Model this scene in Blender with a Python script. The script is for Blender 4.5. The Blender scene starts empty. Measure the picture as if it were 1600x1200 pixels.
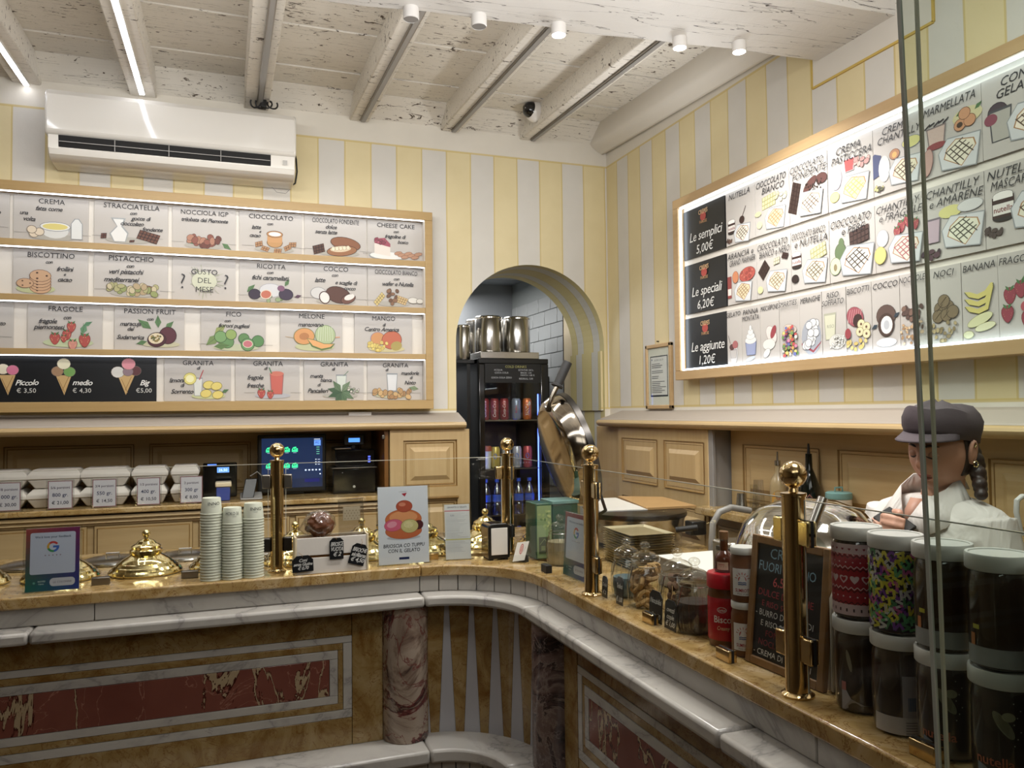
import bpy, bmesh, math, random
from mathutils import Vector, Matrix, noise
random.seed(7)
PI = math.pi
SC = bpy.context.scene
COL = SC.collection

# ---------------------------------------------------------------- camera, world, lights, exposure
F_PX, YAW, PITCH, ROLL = 1240.0, math.radians(19.9), math.radians(1.98), math.radians(-0.61)
EYE = Vector((0, 0, 1.5))
_f = Vector((math.sin(YAW) * math.cos(PITCH), math.cos(YAW) * math.cos(PITCH), math.sin(PITCH)))
_r0 = Vector((math.cos(YAW), -math.sin(YAW), 0)); _u0 = _r0.cross(_f)
_r = _r0 * math.cos(ROLL) + _u0 * math.sin(ROLL); _u = _u0 * math.cos(ROLL) - _r0 * math.sin(ROLL)
cam = bpy.data.cameras.new('camera'); cam.sensor_width = 36.0; cam.lens = F_PX / 1600 * 36.0
cam.clip_start = 0.02
cam_o = bpy.data.objects.new('camera', cam); COL.objects.link(cam_o)
M = Matrix((( _r.x, _u.x, -_f.x, 0), (_r.y, _u.y, -_f.y, 0), (_r.z, _u.z, -_f.z, EYE.z), (0, 0, 0, 1)))
cam_o.matrix_world = M; SC.camera = cam_o

def at(px, py, x=None, y=None, z=None):
    """point on a real plane of the room (x, y or z given) seen at a photograph pixel"""
    d = _f + _r * ((px - 800) / F_PX) + _u * ((600 - py) / F_PX)
    if x is not None: t = x / d.x
    elif y is not None: t = y / d.y
    else: t = (z - EYE.z) / d.z
    return EYE + d * t

w = bpy.data.worlds.new('world'); SC.world = w; w.use_nodes = True
w.node_tree.nodes['Background'].inputs[0].default_value = (1.0, 0.97, 0.93, 1)
w.node_tree.nodes['Background'].inputs[1].default_value = 0.06
SC.view_settings.view_transform = 'Standard'; SC.view_settings.look = 'None'
SC.view_settings.gamma = 1.0; SC.view_settings.use_curve_mapping = False
SC.view_settings.exposure = 0.42
try:
    SC.cycles.max_bounces = 12; SC.cycles.transparent_max_bounces = 24; SC.cycles.glossy_bounces = 6
    SC.cycles.sample_clamp_indirect = 6.0; SC.cycles.caustics_reflective = False; SC.cycles.caustics_refractive = False
except Exception: pass

def light(name, kind, loc, energy, color=(1, 0.95, 0.88), size=0.1, size_y=None, target=None, spot=None, blend=0.5):
    l = bpy.data.lights.new(name, kind); l.energy = energy; l.color = color
    if kind == 'AREA':
        l.size = size
        if size_y: l.shape = 'RECTANGLE'; l.size_y = size_y
    elif kind == 'SPOT':
        l.shadow_soft_size = size; l.spot_size = spot or 1.6; l.spot_blend = blend
    else: l.shadow_soft_size = size
    o = bpy.data.objects.new(name, l); COL.objects.link(o); o.location = loc
    if target is not None:
        o.rotation_euler = (Vector(target) - Vector(loc)).to_track_quat('-Z', 'Y').to_euler()
    return o
# the five little ceiling spots under the big beam, and added fill lights standing in for the shop's unseen lighting
SPOTS = [(0.498, 2.19), (0.70, 2.185), (0.952, 2.18), (1.37, 2.17), (1.582, 2.15)]
for i, (sx, sy) in enumerate(SPOTS):
    if i < 2: continue
    light('spot_beam', 'SPOT', (sx, sy, 2.60), 20, (1, 0.98, 0.95), 0.03, target=(sx, sy + 0.35, 0), spot=2.5, blend=0.7)
light('fill_light', 'AREA', (0.0, 2.3, 2.62), 11, (1, 0.98, 0.95), 1.8, 0.15, target=(0.1, 3.6, 1.6))  # added wash to brighten the back wall, no fixture there
light('fill_light', 'AREA', (0.2, -0.8, 2.60), 9, (1, 0.97, 0.93), 2.0, 0.8, target=(0.6, 2.6, 2.0))  # added fill from the unseen shop front, stands in for its lighting
light('fill_light', 'AREA', (1.15, 0.95, 2.58), 11, (1, 0.98, 0.95), 0.5, 0.5, target=(1.45, 1.35, 1.2))  # added fill aimed down at the worker, without a visible lamp
light('worker_fill', 'SPOT', (0.35, 1.15, 2.45), 26, (1, 0.96, 0.92), 0.08, target=(1.5, 1.38, 1.32), spot=0.6, blend=0.9)  # added soft spot that brightens the worker's face and shirt
light('ceiling_fill', 'AREA', (0.6, 1.4, 2.2), 9, (0.98, 0.98, 1.0), 1.4, 0.5, target=(0.6, 2.6, 3.1))  # added upward fill for the ceiling, floats without a fixture
light('board_glow', 'AREA', (1.78, 2.75, 2.30), 3.5, (0.96, 0.98, 1.0), 0.6, 0.08, target=(0.4, 3.1, 3.02))
light('service_fill', 'AREA', (0.1, 3.2, 2.72), 7, (1, 0.96, 0.90), 1.6, 0.12, target=(0.1, 3.1, 0))  # added fill over the gelato wells, no lamp hangs here
light('backroom_fill', 'AREA', (1.3, 4.9, 2.30), 10, (1.0, 0.98, 0.97), 0.8, 0.5, target=(1.5, 4.9, 0))  # added fill for the room behind the arch, no lamp modelled

# ---------------------------------------------------------------- colours and node helpers
def lin(c):
    if isinstance(c, str):
        c = c.lstrip('#'); c = [int(c[i:i + 2], 16) / 255 for i in (0, 2, 4)]
    return tuple(((v / 12.92) if v <= 0.04045 else ((v + 0.055) / 1.055) ** 2.4) for v in c[:3])
def L4(c): return (*lin(c), 1.0)

class N:
    """socket wrapper: arithmetic builds Math nodes"""
    def __init__(s, t, sock): s.t = t; s.s = sock
    def _m(s, op, *a):
        n = s.t.nodes.new('ShaderNodeMath'); n.operation = op
        for i, v in enumerate((s,) + a):
            if isinstance(v, N): s.t.links.new(v.s, n.inputs[i])
            else: n.inputs[i].default_value = v
        return N(s.t, n.outputs[0])
    def __add__(s, o): return s._m('ADD', o)
    def __sub__(s, o): return s._m('SUBTRACT', o)
    def __mul__(s, o): return s._m('MULTIPLY', o)
    def __truediv__(s, o): return s._m('DIVIDE', o)
    def lt(s, o): return s._m('LESS_THAN', o)
    def gt(s, o): return s._m('GREATER_THAN', o)
    def frac(s): return s._m('FRACT')
    def abs(s): return s._m('ABSOLUTE')
    def mx(s, o): return s._m('MAXIMUM', o)
    def mn(s, o): return s._m('MINIMUM', o)
    def pw(s, o): return s._m('POWER', o)
class MT:
    def __init__(s, name, rough=0.5, metal=0.0, spec=0.5, coat=0.0):
        s.m = bpy.data.materials.new(name); s.m.use_nodes = True; s.t = s.m.node_tree
        s.b = s.t.nodes['Principled BSDF']
        s.b.inputs['Roughness'].default_value = rough; s.b.inputs['Metallic'].default_value = metal
        s.b.inputs['Specular IOR Level'].default_value = spec; s.b.inputs['Coat Weight'].default_value = coat
        s.b.inputs['Coat Roughness'].default_value = 0.08
        g = s.t.nodes.new('ShaderNodeNewGeometry'); s.pos = g.outputs['Position']; s.geo = g
    def xyz(s, sock=None):
        n = s.t.nodes.new('ShaderNodeSeparateXYZ'); s.t.links.new(sock or s.pos, n.inputs[0])
        return [N(s.t, n.outputs[i]) for i in range(3)]
    def val(s, v):
        n = s.t.nodes.new('ShaderNodeValue'); n.outputs[0].default_value = v; return N(s.t, n.outputs[0])
    def scaled(s, sc=(1, 1, 1), off=None):
        n = s.t.nodes.new('ShaderNodeMapping'); s.t.links.new(s.pos, n.inputs[0]); n.inputs[3].default_value = sc
        return n.outputs[0]
    def noise(s, scale, detail=3, dist=0.0, rough=0.5, vec=None, color=False):
        n = s.t.nodes.new('ShaderNodeTexNoise'); s.t.links.new(vec or s.pos, n.inputs['Vector'])
        n.inputs['Scale'].default_value = scale; n.inputs['Detail'].default_value = detail
        n.inputs['Distortion'].default_value = dist; n.inputs['Roughness'].default_value = rough
        return N(s.t, n.outputs['Color' if color else 'Fac'])
    def voro(s, scale, vec=None, feature='DISTANCE_TO_EDGE'):
        n = s.t.nodes.new('ShaderNodeTexVoronoi'); s.t.links.new(vec or s.pos, n.inputs['Vector'])
        n.feature = feature; n.inputs['Scale'].default_value = scale; return N(s.t, n.outputs[0])
    def ramp(s, fac, stops):
        n = s.t.nodes.new('ShaderNodeValToRGB'); s.t.links.new(fac.s, n.inputs[0]); e = n.color_ramp.elements
        while len(e) < len(stops): e.new(0.5)
        for i, (p, c) in enumerate(stops): e[i].position = p; e[i].color = L4(c)
        return N(s.t, n.outputs[0])
    def mix(s, fac, a, b):
        n = s.t.nodes.new('ShaderNodeMix'); n.data_type = 'RGBA'
        for sock, v in ((n.inputs[0], fac), (n.inputs[6], a), (n.inputs[7], b)):
            if isinstance(v, N): s.t.links.new(v.s, sock)
            elif isinstance(v, (int, float)): sock.default_value = v
            else: sock.default_value = L4(v)
        return N(s.t, n.outputs[2])
    def col(s, v):
        if isinstance(v, N): s.t.links.new(v.s, s.b.inputs['Base Color'])
        else: s.b.inputs['Base Color'].default_value = L4(v)
        return s
    def rough(s, v): s.t.links.new(v.s, s.b.inputs['Roughness']); return s
    def bump(s, h, strength=0.3, dist=0.002):
        n = s.t.nodes.new('ShaderNodeBump'); n.inputs['Strength'].default_value = strength
        n.inputs['Distance'].default_value = dist; s.t.links.new(h.s, n.inputs['Height'])
        s.t.links.new(n.outputs[0], s.b.inputs['Normal']); return s
    def emit(s, c, k):
        if isinstance(c, N): s.t.links.new(c.s, s.b.inputs['Emission Color'])
        else: s.b.inputs['Emission Color'].default_value = L4(c)
        s.b.inputs['Emission Strength'].default_value = k; return s

def plain(name, c, rough=0.5, metal=0.0, spec=0.5, coat=0.0, bump=0.0, bs=40, var=0.06):
    m = MT(name, rough, metal, spec, coat)
    n = m.noise(bs, 3)
    m.col(m.mix((n - 0.5) * var * 2 + 0.5 * var * 2, c, tuple(v * 0.8 for v in [int(c[i:i + 2], 16) / 255 for i in (1, 3, 5)])))
    if bump: m.bump(n, bump)
    return m.m

def stripe_mat(name, axis, start, period, wfrac, ztop, zbot, zflip=False):
    m = MT(name, 0.62); x, y, z = m.xyz(); a = (x, y)[axis]
    nz = m.noise(9, 4, 0.3); wob = (m.noise(3.0, 2) - 0.5) * 0.006
    f = ((a + wob - start) / period).frac()
    white = f.lt(wfrac)
    yel = m.mix(nz, '#cfc095', '#d9cba2'); wht = m.mix(nz, '#c6c2b9', '#d0ccc4')
    c = m.mix(white, yel, wht)
    e = 0.0035 / period
    line = f.lt(e).mx((f - wfrac).abs().lt(e)).mx(f.gt(1 - e))
    out = z.gt(ztop).mx(z.lt(zbot))
    c = m.mix(line * 0.7, c, '#c2ab66')
    c = m.mix(out, c, m.mix(nz, '#d0cabd', '#dad4c8'))
    l2 = (z - ztop).abs().lt(0.005).mx((z - zbot).abs().lt(0.005))
    c = m.mix(l2 * 0.75, c, '#c8b26f')
    m.col(c); m.bump(m.noise(24, 5), 0.25, 0.004)
    return m
m_ = stripe_mat('striped_plaster_back', 0, 0.418, 0.2545, 0.5, 2.825, 1.512)
# inside the arch the stripes follow the depth of the opening
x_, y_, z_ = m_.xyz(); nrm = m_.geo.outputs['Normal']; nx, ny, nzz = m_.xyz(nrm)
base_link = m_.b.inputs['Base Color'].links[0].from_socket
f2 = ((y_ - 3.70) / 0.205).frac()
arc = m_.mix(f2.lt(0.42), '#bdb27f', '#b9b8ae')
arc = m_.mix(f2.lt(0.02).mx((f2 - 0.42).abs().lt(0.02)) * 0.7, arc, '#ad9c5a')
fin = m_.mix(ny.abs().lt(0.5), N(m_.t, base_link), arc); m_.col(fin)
MAT_BACK = m_.m
MAT_RIGHT = stripe_mat('striped_plaster_right', 1, 3.364, 0.2475, 0.5, 2.825, 1.516).m

def wood(name, c1, c2, axis=0, rough=0.42, gs=1.0, dark='#8a6838'):
    m = MT(name, rough, 0, 0.4)
    sc = [55 * gs] * 3; sc[axis] = 3.0 * gs
    g = m.noise(1.0, 4, 0.6, vec=m.scaled(tuple(sc))); b = m.noise(2.2, 3)
    c = m.mix(g, c1, c2); c = m.mix((b - 0.45).mx(0.0) * 0.9, c, dark)
    return m.col(c).bump(g, 0.12).m
MAT_PANEL = wood('glazed_panel_paint_z', '#bea67c', '#ac9164', 2)
MAT_PANELH = wood('glazed_panel_paint_x', '#bea67c', '#ac9164', 0)
MAT_PANELY = wood('glazed_panel_paint_y', '#bea67c', '#ac9164', 1)
MAT_GROOVE = wood('panel_groove_brown', '#8d6f40', '#7d6036', 2)  # darker brown wood for moulding grooves and the shelf bead
MAT_OAK = wood('board_frame_oak', '#b59a6a', '#a38657', 0, 0.4)
MAT_OAKY = wood('board_frame_oak_y', '#bda27a', '#ab8d64', 1, 0.4)
MAT_DARKWOOD = wood('dark_wood', '#7a5126', '#5e3c19', 2, 0.35)
MAT_CHALKWOOD = wood('chalkboard_frame_wood', '#8d6a43', '#6f4f2e', 2, 0.4)

def marble_white():
    m = MT('white_marble', 0.22, 0, 0.5)
    n = m.noise(2.2, 6, 1.2, 0.6); v = (n - 0.5).abs()
    c = m.ramp(v, [(0.0, '#8d8a86'), (0.012, '#a5a19b'), (0.06, '#b1ada6')])
    c = m.mix((m.noise(5, 4) - 0.52).mx(0.0) * 1.3, c, '#918e89')
    fl = (m.noise(26, 4, 0.5, 0.7) + (m.noise(3, 2) - 0.5) * 0.5).gt(0.73)
    c = m.mix(fl * 0.5, c, '#7d7a78')
    return m.col(c).m
MAT_WMARBLE = marble_white()
MAT_GWHITE = plain('plain_grey_white_marble', '#a9a8ab', 0.3, bs=6, var=0.08)
def marble_yellow(name, c1, c2, c3):
    m = MT(name, 0.16, 0, 0.5)
    n = m.noise(6, 6, 1.8, 0.62); v = (m.noise(11, 5, 2.5, 0.6) - 0.5).abs()
    c = m.ramp(n, [(0.3, c3), (0.48, c1), (0.68, c2)])
    c = m.mix(v.lt(0.012) * 0.6, c, '#6b4316')
    return m.col(c).m
MAT_YMARBLE = marble_yellow('yellow_siena_marble', '#8a7042', '#a08a60', '#6d4a1c')
MAT_YTOP = marble_yellow('yellow_marble_worktop', '#a68a58', '#bba580', '#84663a')
def marble_red():
    m = MT('red_veined_marble', 0.18)
    sc = m.scaled((5.5, 5.5, 1.7)); n = m.noise(1.0, 7, 0.7, 0.58, vec=sc); v = (n - 0.555).abs()
    base = m.mix(m.noise(5, 5, 1.0), '#63342b', '#7f4c40')
    c = m.mix(v.lt(0.010), base, m.mix(m.noise(30, 4), '#8f7a5c', '#b5a384'))
    c = m.mix((v - 0.0135).abs().lt(0.0035), c, '#3a140f')
    c = m.mix((m.noise(6, 5, 1.6) - 0.44).abs().lt(0.005) * 0.5, c, '#a87a68')
    return m.col(c).m
MAT_RMARBLE = marble_red()
def breccia(name, base, mid, dark, red, sc=6.0):
    m = MT(name, 0.15)
    w_ = m.noise(sc * .5, 3, color=True); n0 = m.t.nodes.new('ShaderNodeVectorMath'); n0.operation = 'MULTIPLY_ADD'; m.t.links.new(w_.s, n0.inputs[0]); n0.inputs[1].default_value = (.16, .16, .22); m.t.links.new(m.pos, n0.inputs[2])
    n = m.noise(sc, 8, 1.1, 0.62, vec=n0.outputs[0])
    c = m.ramp(n, [(0.36, dark), (0.40, mid), (0.455, base), (0.50, base), (0.515, red), (0.535, dark), (0.55, mid), (0.60, base), (0.64, red), (0.68, mid)])
    n2 = m.noise(sc * 1.3, 6, 2.2, 0.6, vec=n0.outputs[0]); v = (n2 - 0.5).abs()
    c = m.mix((v * 60)._m('MINIMUM', 1.0), red, c)
    return m.col(c).m
MAT_BRECCIA1 = breccia('breccia_column_light', '#a39383', '#7a6658', '#2e1e20', '#6d3532', 3.6)
MAT_BRECCIA2 = breccia('breccia_column_purple', '#6d5b56', '#4c3a39', '#251a1c', '#877872', 5.0)

MAT_PLASTER = plain('white_plaster', '#d2ccc1', 0.7, bump=0.25, bs=14)
MAT_CREAMTOP = plain('pale_cream_plaster', '#a0968a', 0.7)
MAT_CREAM = plain('cream_paint', '#d6c7a6', 0.5)
def flecked():
    m = MT('whitewashed_planks', 0.62); X1, Y1, Z1 = m.xyz()
    big = m.noise(2.2, 3); fl = m.noise(42, 4, 0.6, 0.7, vec=m.scaled((0.45, 1, 1)))
    patch = (big - 0.52).mx(0.0) * 0.5
    hole = (fl + patch).gt(0.645)
    c = m.mix(m.noise(6, 5), '#d3cdc2', '#dfdad0')
    c = m.mix((m.noise(1.3, 3) - 0.5).mx(0.0) * 1.0, c, '#c3b7a2')
    cr = (m.noise(3.0, 4, 0.8, vec=m.scaled((0.6, 16, 16))) - 0.5).abs().lt(0.0035)
    c = m.mix(hole.mx(cr * 0.8), c, '#4b3f33')
    return m.col(c).bump(fl * 0.4 + m.noise(14, 4) * 0.6, 0.5, 0.004).m
MAT_PLANK = flecked()
def bigbeam():
    m = MT('whitewashed_old_beam', 0.6)
    x, y, z = m.xyz()
    fl = m.noise(30, 5, 0.8, 0.75, vec=m.scaled((0.6, 1, 1)))
    edge = ((y - 2.035).abs() - 0.10).mx(0.0) * 1.35
    hole = (fl + edge * (m.noise(2.6, 2) * 1.6)).gt(0.74)
    cr = (m.noise(2.0, 4, 0.8, vec=m.scaled((0.7, 9, 9))) - 0.5).abs().lt(0.0028)
    c = m.mix(m.noise(6, 5), '#d3cfc8', '#dfdcd6')
    c = m.mix(hole.mx(cr), c, '#2f2620')
    return m.col(c).bump(fl * 0.5 + m.noise(8, 4) * 0.5, 0.6, 0.006).m
MAT_BEAM = bigbeam()
MAT_BACKROOM = plain('grey_blue_plaster', '#94989b', 0.6)
MAT_TILE = plain('grey_glazed_tile', '#a3a6a5', 0.12, bump=0.04, bs=12)
MAT_GROUT = plain('tile_grout', '#8a8f8d', 0.7)
MAT_FLOOR = marble_yellow('floor_stone', '#6f6254', '#857763', '#574b3e')
MAT_DARKSHOP = plain('far_shop_wall', '#a08f74', 0.6)

def metal(name, c, rough, var=0.05, sc=20):
    m = MT(name, rough, 1.0); n = m.noise(sc, 3)
    m.col(c); m.rough(n * var + (rough - var * 0.5)); return m.m
MAT_BRASS = metal('polished_brass', '#c8af80', 0.14, 0.08)
MAT_GOLD = metal('bright_gold_plating', '#ead9a0', 0.10)
MAT_TRAYGOLD = metal('pale_gold_cardboard', '#d6cba6', 0.38)
MAT_VOID = plain('dark_opening', '#0b0a0a', 0.8)
MAT_STEEL = metal('brushed_steel', '#b9b6b0', 0.22, 0.1)
MAT_CHROME = metal('polished_steel', '#cfcac2', 0.08)
MAT_WARMSTEEL = metal('polished_warm_steel', '#a39a8c', 0.12)
MAT_DKSTEEL = metal('dark_steel', '#55524f', 0.3)
MAT_NICKEL = metal('satin_nickel_clamp', '#8d8880', 0.3)
MAT_WHITEPL = plain('white_plastic', '#d8d4ce', 0.25, var=0.02)
MAT_ACWHITE = plain('air_conditioner_gloss_white', '#dcd8d0', 0.08, var=0.01, coat=0.6)
MAT_GREYPL = plain('grey_plastic', '#8c8985', 0.35)
MAT_BLACK = plain('black_plastic', '#141414', 0.3, var=0.02)
MAT_BLACKGLOSS = plain('black_gloss', '#0c0c0e', 0.12, var=0.0, coat=0.3)
MAT_RUBBER = plain('black_rubber', '#1d1c1b', 0.6)
MAT_CUP = plain('pale_green_paper_cup', '#c3c6b4', 0.5, var=0.02)
MAT_FOAM = plain('white_foam', '#d3cdc4', 0.6, bump=0.1, bs=90, var=0.02)
MAT_PAPER = plain('white_paper', '#d9d5cd', 0.7, var=0.03)
MAT_TILEPAPER = plain('painted_panel_paper', '#b9b4ae', 0.5, var=0.06, bs=8)
MAT_SHELF = plain('board_inner_white', '#d8d2c8', 0.4, var=0.02)
MAT_CHALK = plain('chalkboard_black', '#121417', 0.35, var=0.02)
MAT_KRAFT = plain('kraft_paper', '#b08b5a', 0.7)
MAT_LIDWHITE = plain('white_jar_lid', '#c9c9c4', 0.35, var=0.02)
MAT_CHOC = plain('hazelnut_chocolate_spread', '#27160e', 0.3, var=0.1)
MAT_RED = plain('red_plastic', '#a81624', 0.3)
MAT_BISCUIT = plain('baked_biscuit', '#c79f66', 0.7, bump=0.4, bs=60, var=0.3)
MAT_BROWN = plain('brown_biscuit', '#6d4a30', 0.7, bump=0.4, bs=60, var=0.4)
MAT_SPREAD = plain('caramel_spread', '#5f3616', 0.3)
MAT_BRIOCHE = plain('golden_brioche', '#7a431f', 0.5, bump=0.5, bs=25, var=0.5)
MAT_GREENTIN = plain('dark_green_tin', '#1f4a38', 0.35)
MAT_TEAL = plain('teal_lid', '#6f9590', 0.4)
MAT_CERAMIC = plain('cream_ceramic', '#cfc6b4', 0.3)
MAT_SKIN = plain('skin', '#c2937c', 0.5, var=0.08, bs=20)
MAT_LIP = plain('lips', '#8f4d46', 0.45)
MAT_HAIR = MT('dark_hair', 0.45); _g = MAT_HAIR.noise(1.0, 3, vec=MAT_HAIR.scaled((200, 200, 25)))
MAT_HAIR = MAT_HAIR.col(MAT_HAIR.mix(_g, '#1b1210', '#3a2a22')).bump(_g, 0.5).m
MAT_CAP = plain('dark_plum_cotton', '#4a4044', 0.8, bump=0.3, bs=120, var=0.1)
def shirt():
    m = MT('white_cotton_shirt', 0.75)
    n = m.noise(5, 3, 1.2, vec=m.scaled((2.2, 2.2, 0.8))); return m.col(m.mix(n, '#d8d3cc', '#cfcac4')).bump(n, 0.9, 0.02).m
MAT_SHIRT = shirt()
MAT_LIQUOR = plain('amber_liquor', '#4a1f0c', 0.1)
MAT_CREAMLIQ = plain('cream_liqueur', '#9c8a66', 0.2)
MAT_DKBOTTLE = plain('dark_green_bottle', '#0e120d', 0.08, coat=0.5)

def pane_mat(name, tint, refl=1.0, body=0.0, rough=0.0):
    """thin sheet: clear tinted transmission plus fresnel reflection"""
    m = bpy.data.materials.new(name); m.use_nodes = True; t = m.node_tree; t.nodes.clear()
    out = t.nodes.new('ShaderNodeOutputMaterial'); tr = t.nodes.new('ShaderNodeBsdfTransparent'); tr.inputs[0].default_value = L4(tint)
    gl = t.nodes.new('ShaderNodeBsdfGlossy'); gl.inputs['Roughness'].default_value = rough
    lw = t.nodes.new('ShaderNodeLayerWeight'); lw.inputs[0].default_value = 0.5
    pw = t.nodes.new('ShaderNodeMath'); pw.operation = 'POWER'; pw.inputs[1].default_value = 5.0; t.links.new(lw.outputs['Facing'], pw.inputs[0])
    mu = t.nodes.new('ShaderNodeMath'); mu.operation = 'MULTIPLY_ADD'; mu.inputs[1].default_value = 0.75 * refl; mu.inputs[2].default_value = 0.035 * refl + body; fr = pw
    mx = t.nodes.new('ShaderNodeMixShader')
    t.links.new(fr.outputs[0], mu.inputs[0]); t.links.new(mu.outputs[0], mx.inputs[0]); t.links.new(tr.outputs[0], mx.inputs[1])
    t.links.new(gl.outputs[0], mx.inputs[2]); t.links.new(mx.outputs[0], out.inputs[0]); return m
MAT_PANE = pane_mat('clear_pane', '#fbfdfb', 0.8)
MAT_DOORPANE = pane_mat('greenish_thick_pane', '#dbe5df', 0.7)
MAT_ACRYL = pane_mat('clear_acrylic', '#fafbfb', 0.6)
MAT_JAR = pane_mat('jar_glass', '#f6f7f4', 1.6, 0.035)
MAT_BAG = pane_mat('clear_film', '#f2f2f2', 1.6, 0.10, 0.12)
MAT_EDGE = plain('polished_glass_edge', '#a9aea6', 0.08, coat=0.5)
MAT_EDGEGLINT = plain('glass_edge_glint', '#c6c3b2', 0.1, coat=0.5)  # same glass edge with its glint put into a paler colour
def glow(name, c, k):
    m = MT(name); m.col('#111111'); m.emit(c, k); return m.m
MAT_LED = glow('led_white', '#eef4ff', 4.2)
MAT_LEDSTRIP = glow('led_tube', '#f4f6ff', 9)
MAT_LEDBOARD = glow('led_board_border', '#e6f2ff', 4.5)
MAT_SPOTON = glow('spot_lens_lit', '#fff3e0', 22)
MAT_FRIDGELED = glow('fridge_led_blue', '#5c78ff', 3.5)
def inkm(name, emis=0.0, rough=0.6):
    m = MT(name, rough); a = m.t.nodes.new('ShaderNodeAttribute'); a.attribute_name = 'Col'
    s = N(m.t, a.outputs['Color']); m.col(s)
    if emis: m.emit(s, emis)
    return m.m
MAT_INK = inkm('printed_ink'); MAT_INKGLOSS = inkm('printed_label', 0, 0.3); MAT_SCREEN = inkm('lit_screen', 1.3, 0.2)

# ---------------------------------------------------------------- mesh helpers
class MB:
    def __init__(s): s.v = []; s.f = []; s.m = []
    def add(s, vs, fs, mi=0):
        o = len(s.v); s.v += [tuple(v) for v in vs]; s.f += [tuple(i + o for i in f) for f in fs]; s.m += [mi] * len(fs); return s
    def box(s, x0, x1, y0, y1, z0, z1, mi=0):
        return s.add([(x, y, z) for x in (x0, x1) for y in (y0, y1) for z in (z0, z1)],
                     [(0, 1, 3, 2), (4, 6, 7, 5), (0, 4, 5, 1), (2, 3, 7, 6), (0, 2, 6, 4), (1, 5, 7, 3)], mi)
    def hexa(s, p, mi=0):   # 4 bottom points then 4 top points
        return s.add(p, [(0, 3, 2, 1), (4, 5, 6, 7), (0, 1, 5, 4), (1, 2, 6, 5), (2, 3, 7, 6), (3, 0, 4, 7)], mi)
    def quad(s, a, b, c, d, mi=0): return s.add([a, b, c, d], [(0, 1, 2, 3)], mi)
    def lathe(s, prof, cx=0, cy=0, n=24, mi=0, cap=(True, True), mat=None):
        vs = []; fs = []
        for r, z in prof:
            for k in range(n):
                a = 2 * PI * k / n; p = Vector((r * math.cos(a), r * math.sin(a), z))
                if mat: p = mat @ p
                vs.append((p.x + cx, p.y + cy, p.z))
        for j in range(len(prof) - 1):
            for k in range(n):
                k2 = (k + 1) % n; fs.append((j * n + k, j * n + k2, (j + 1) * n + k2, (j + 1) * n + k))
        if cap[0]: fs.append(tuple(range(n))[::-1])
        if cap[1]: fs.append(tuple((len(prof) - 1) * n + k for k in range(n)))
        return s.add(vs, fs, mi)
    def tube(s, pts, r, n=8, mi=0):
        pts = [Vector(p) for p in pts]; vs = []; fs = []; up = None
        for i, p in enumerate(pts):
            d = (pts[min(i + 1, len(pts) - 1)] - pts[max(i - 1, 0)]).normalized()
            if up is None: up = d.orthogonal().normalized()
            up = (up - d * up.dot(d)).normalized(); sd = d.cross(up); rr = r[i] if isinstance(r, (list, tuple)) else r
            for k in range(n):
                a = 2 * PI * k / n; vs.append(p + up * math.cos(a) * rr + sd * math.sin(a) * rr)
        for i in range(len(pts) - 1):
            for k in range(n):
                k2 = (k + 1) % n; fs.append((i * n + k, i * n + k2, (i + 1) * n + k2, (i + 1) * n + k))
        fs += [tuple(range(n))[::-1], tuple((len(pts) - 1) * n + k for k in range(n))]
        return s.add(vs, fs, mi)
    def prism(s, poly, a0, a1, fn, mi=0):
        """2-D polygon (u,v) extruded between a0 and a1; fn(u,v,a)->xyz"""
        n = len(poly); vs = [fn(u, v, a0) for u, v in poly] + [fn(u, v, a1) for u, v in poly]
        fs = [tuple(range(n))[::-1], tuple(range(n, 2 * n))] + [(i, (i + 1) % n, n + (i + 1) % n, n + i) for i in range(n)]
        return s.add(vs, fs, mi)
    def sphere(s, c, r, nu=16, nv=10, mi=0, sc=(1, 1, 1)):
        vs = []; fs = []
        for j in range(1, nv):
            th = PI * j / nv
            for k in range(nu):
                a = 2 * PI * k / nu
                vs.append((c[0] + r * sc[0] * math.sin(th) * math.cos(a), c[1] + r * sc[1] * math.sin(th) * math.sin(a), c[2] + r * sc[2] * math.cos(th)))
        vs += [(c[0], c[1], c[2] + r * sc[2]), (c[0], c[1], c[2] - r * sc[2])]
        for j in range(nv - 2):
            for k in range(nu): fs.append((j * nu + k, (j + 1) * nu + k, (j + 1) * nu + (k + 1) % nu, j * nu + (k + 1) % nu))
        t = len(vs) - 2
        for k in range(nu): fs.append((t, k, (k + 1) % nu)); fs.append((t + 1, (nv - 2) * nu + (k + 1) % nu, (nv - 2) * nu + k))
        return s.add(vs, fs, mi)
    def xf(s, m):
        s.v = [tuple(m @ Vector(v)) for v in s.v]; return s

OFF = {}
def obj(name, mb, mats, parent=None, bev=0.0, smooth=True, seg=2, ang=35):
    me = bpy.data.meshes.new(name); off = OFF.get(parent.name, Vector()) if parent else Vector()
    me.from_pydata([(v[0] - off.x, v[1] - off.y, v[2] - off.z) for v in mb.v], [], mb.f)
    if not isinstance(mats, (list, tuple)): mats = [mats]
    for m in mats: me.materials.append(m)
    if len(mats) > 1: me.polygons.foreach_set('material_index', mb.m)
    bm = bmesh.new(); bm.from_mesh(me); bmesh.ops.recalc_face_normals(bm, faces=bm.faces); bm.to_mesh(me); bm.free()
    if smooth:
        me.polygons.foreach_set('use_smooth', [True] * len(me.polygons)); me.set_sharp_from_angle(angle=math.radians(ang))
    o = bpy.data.objects.new(name, me); COL.objects.link(o)
    if parent: o.parent = parent
    OFF[o.name] = off
    if bev:
        b = o.modifiers.new('Bevel', 'BEVEL'); b.width = bev; b.segments = seg; b.limit_method = 'ANGLE'; b.angle_limit = math.radians(40)
    return o
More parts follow.
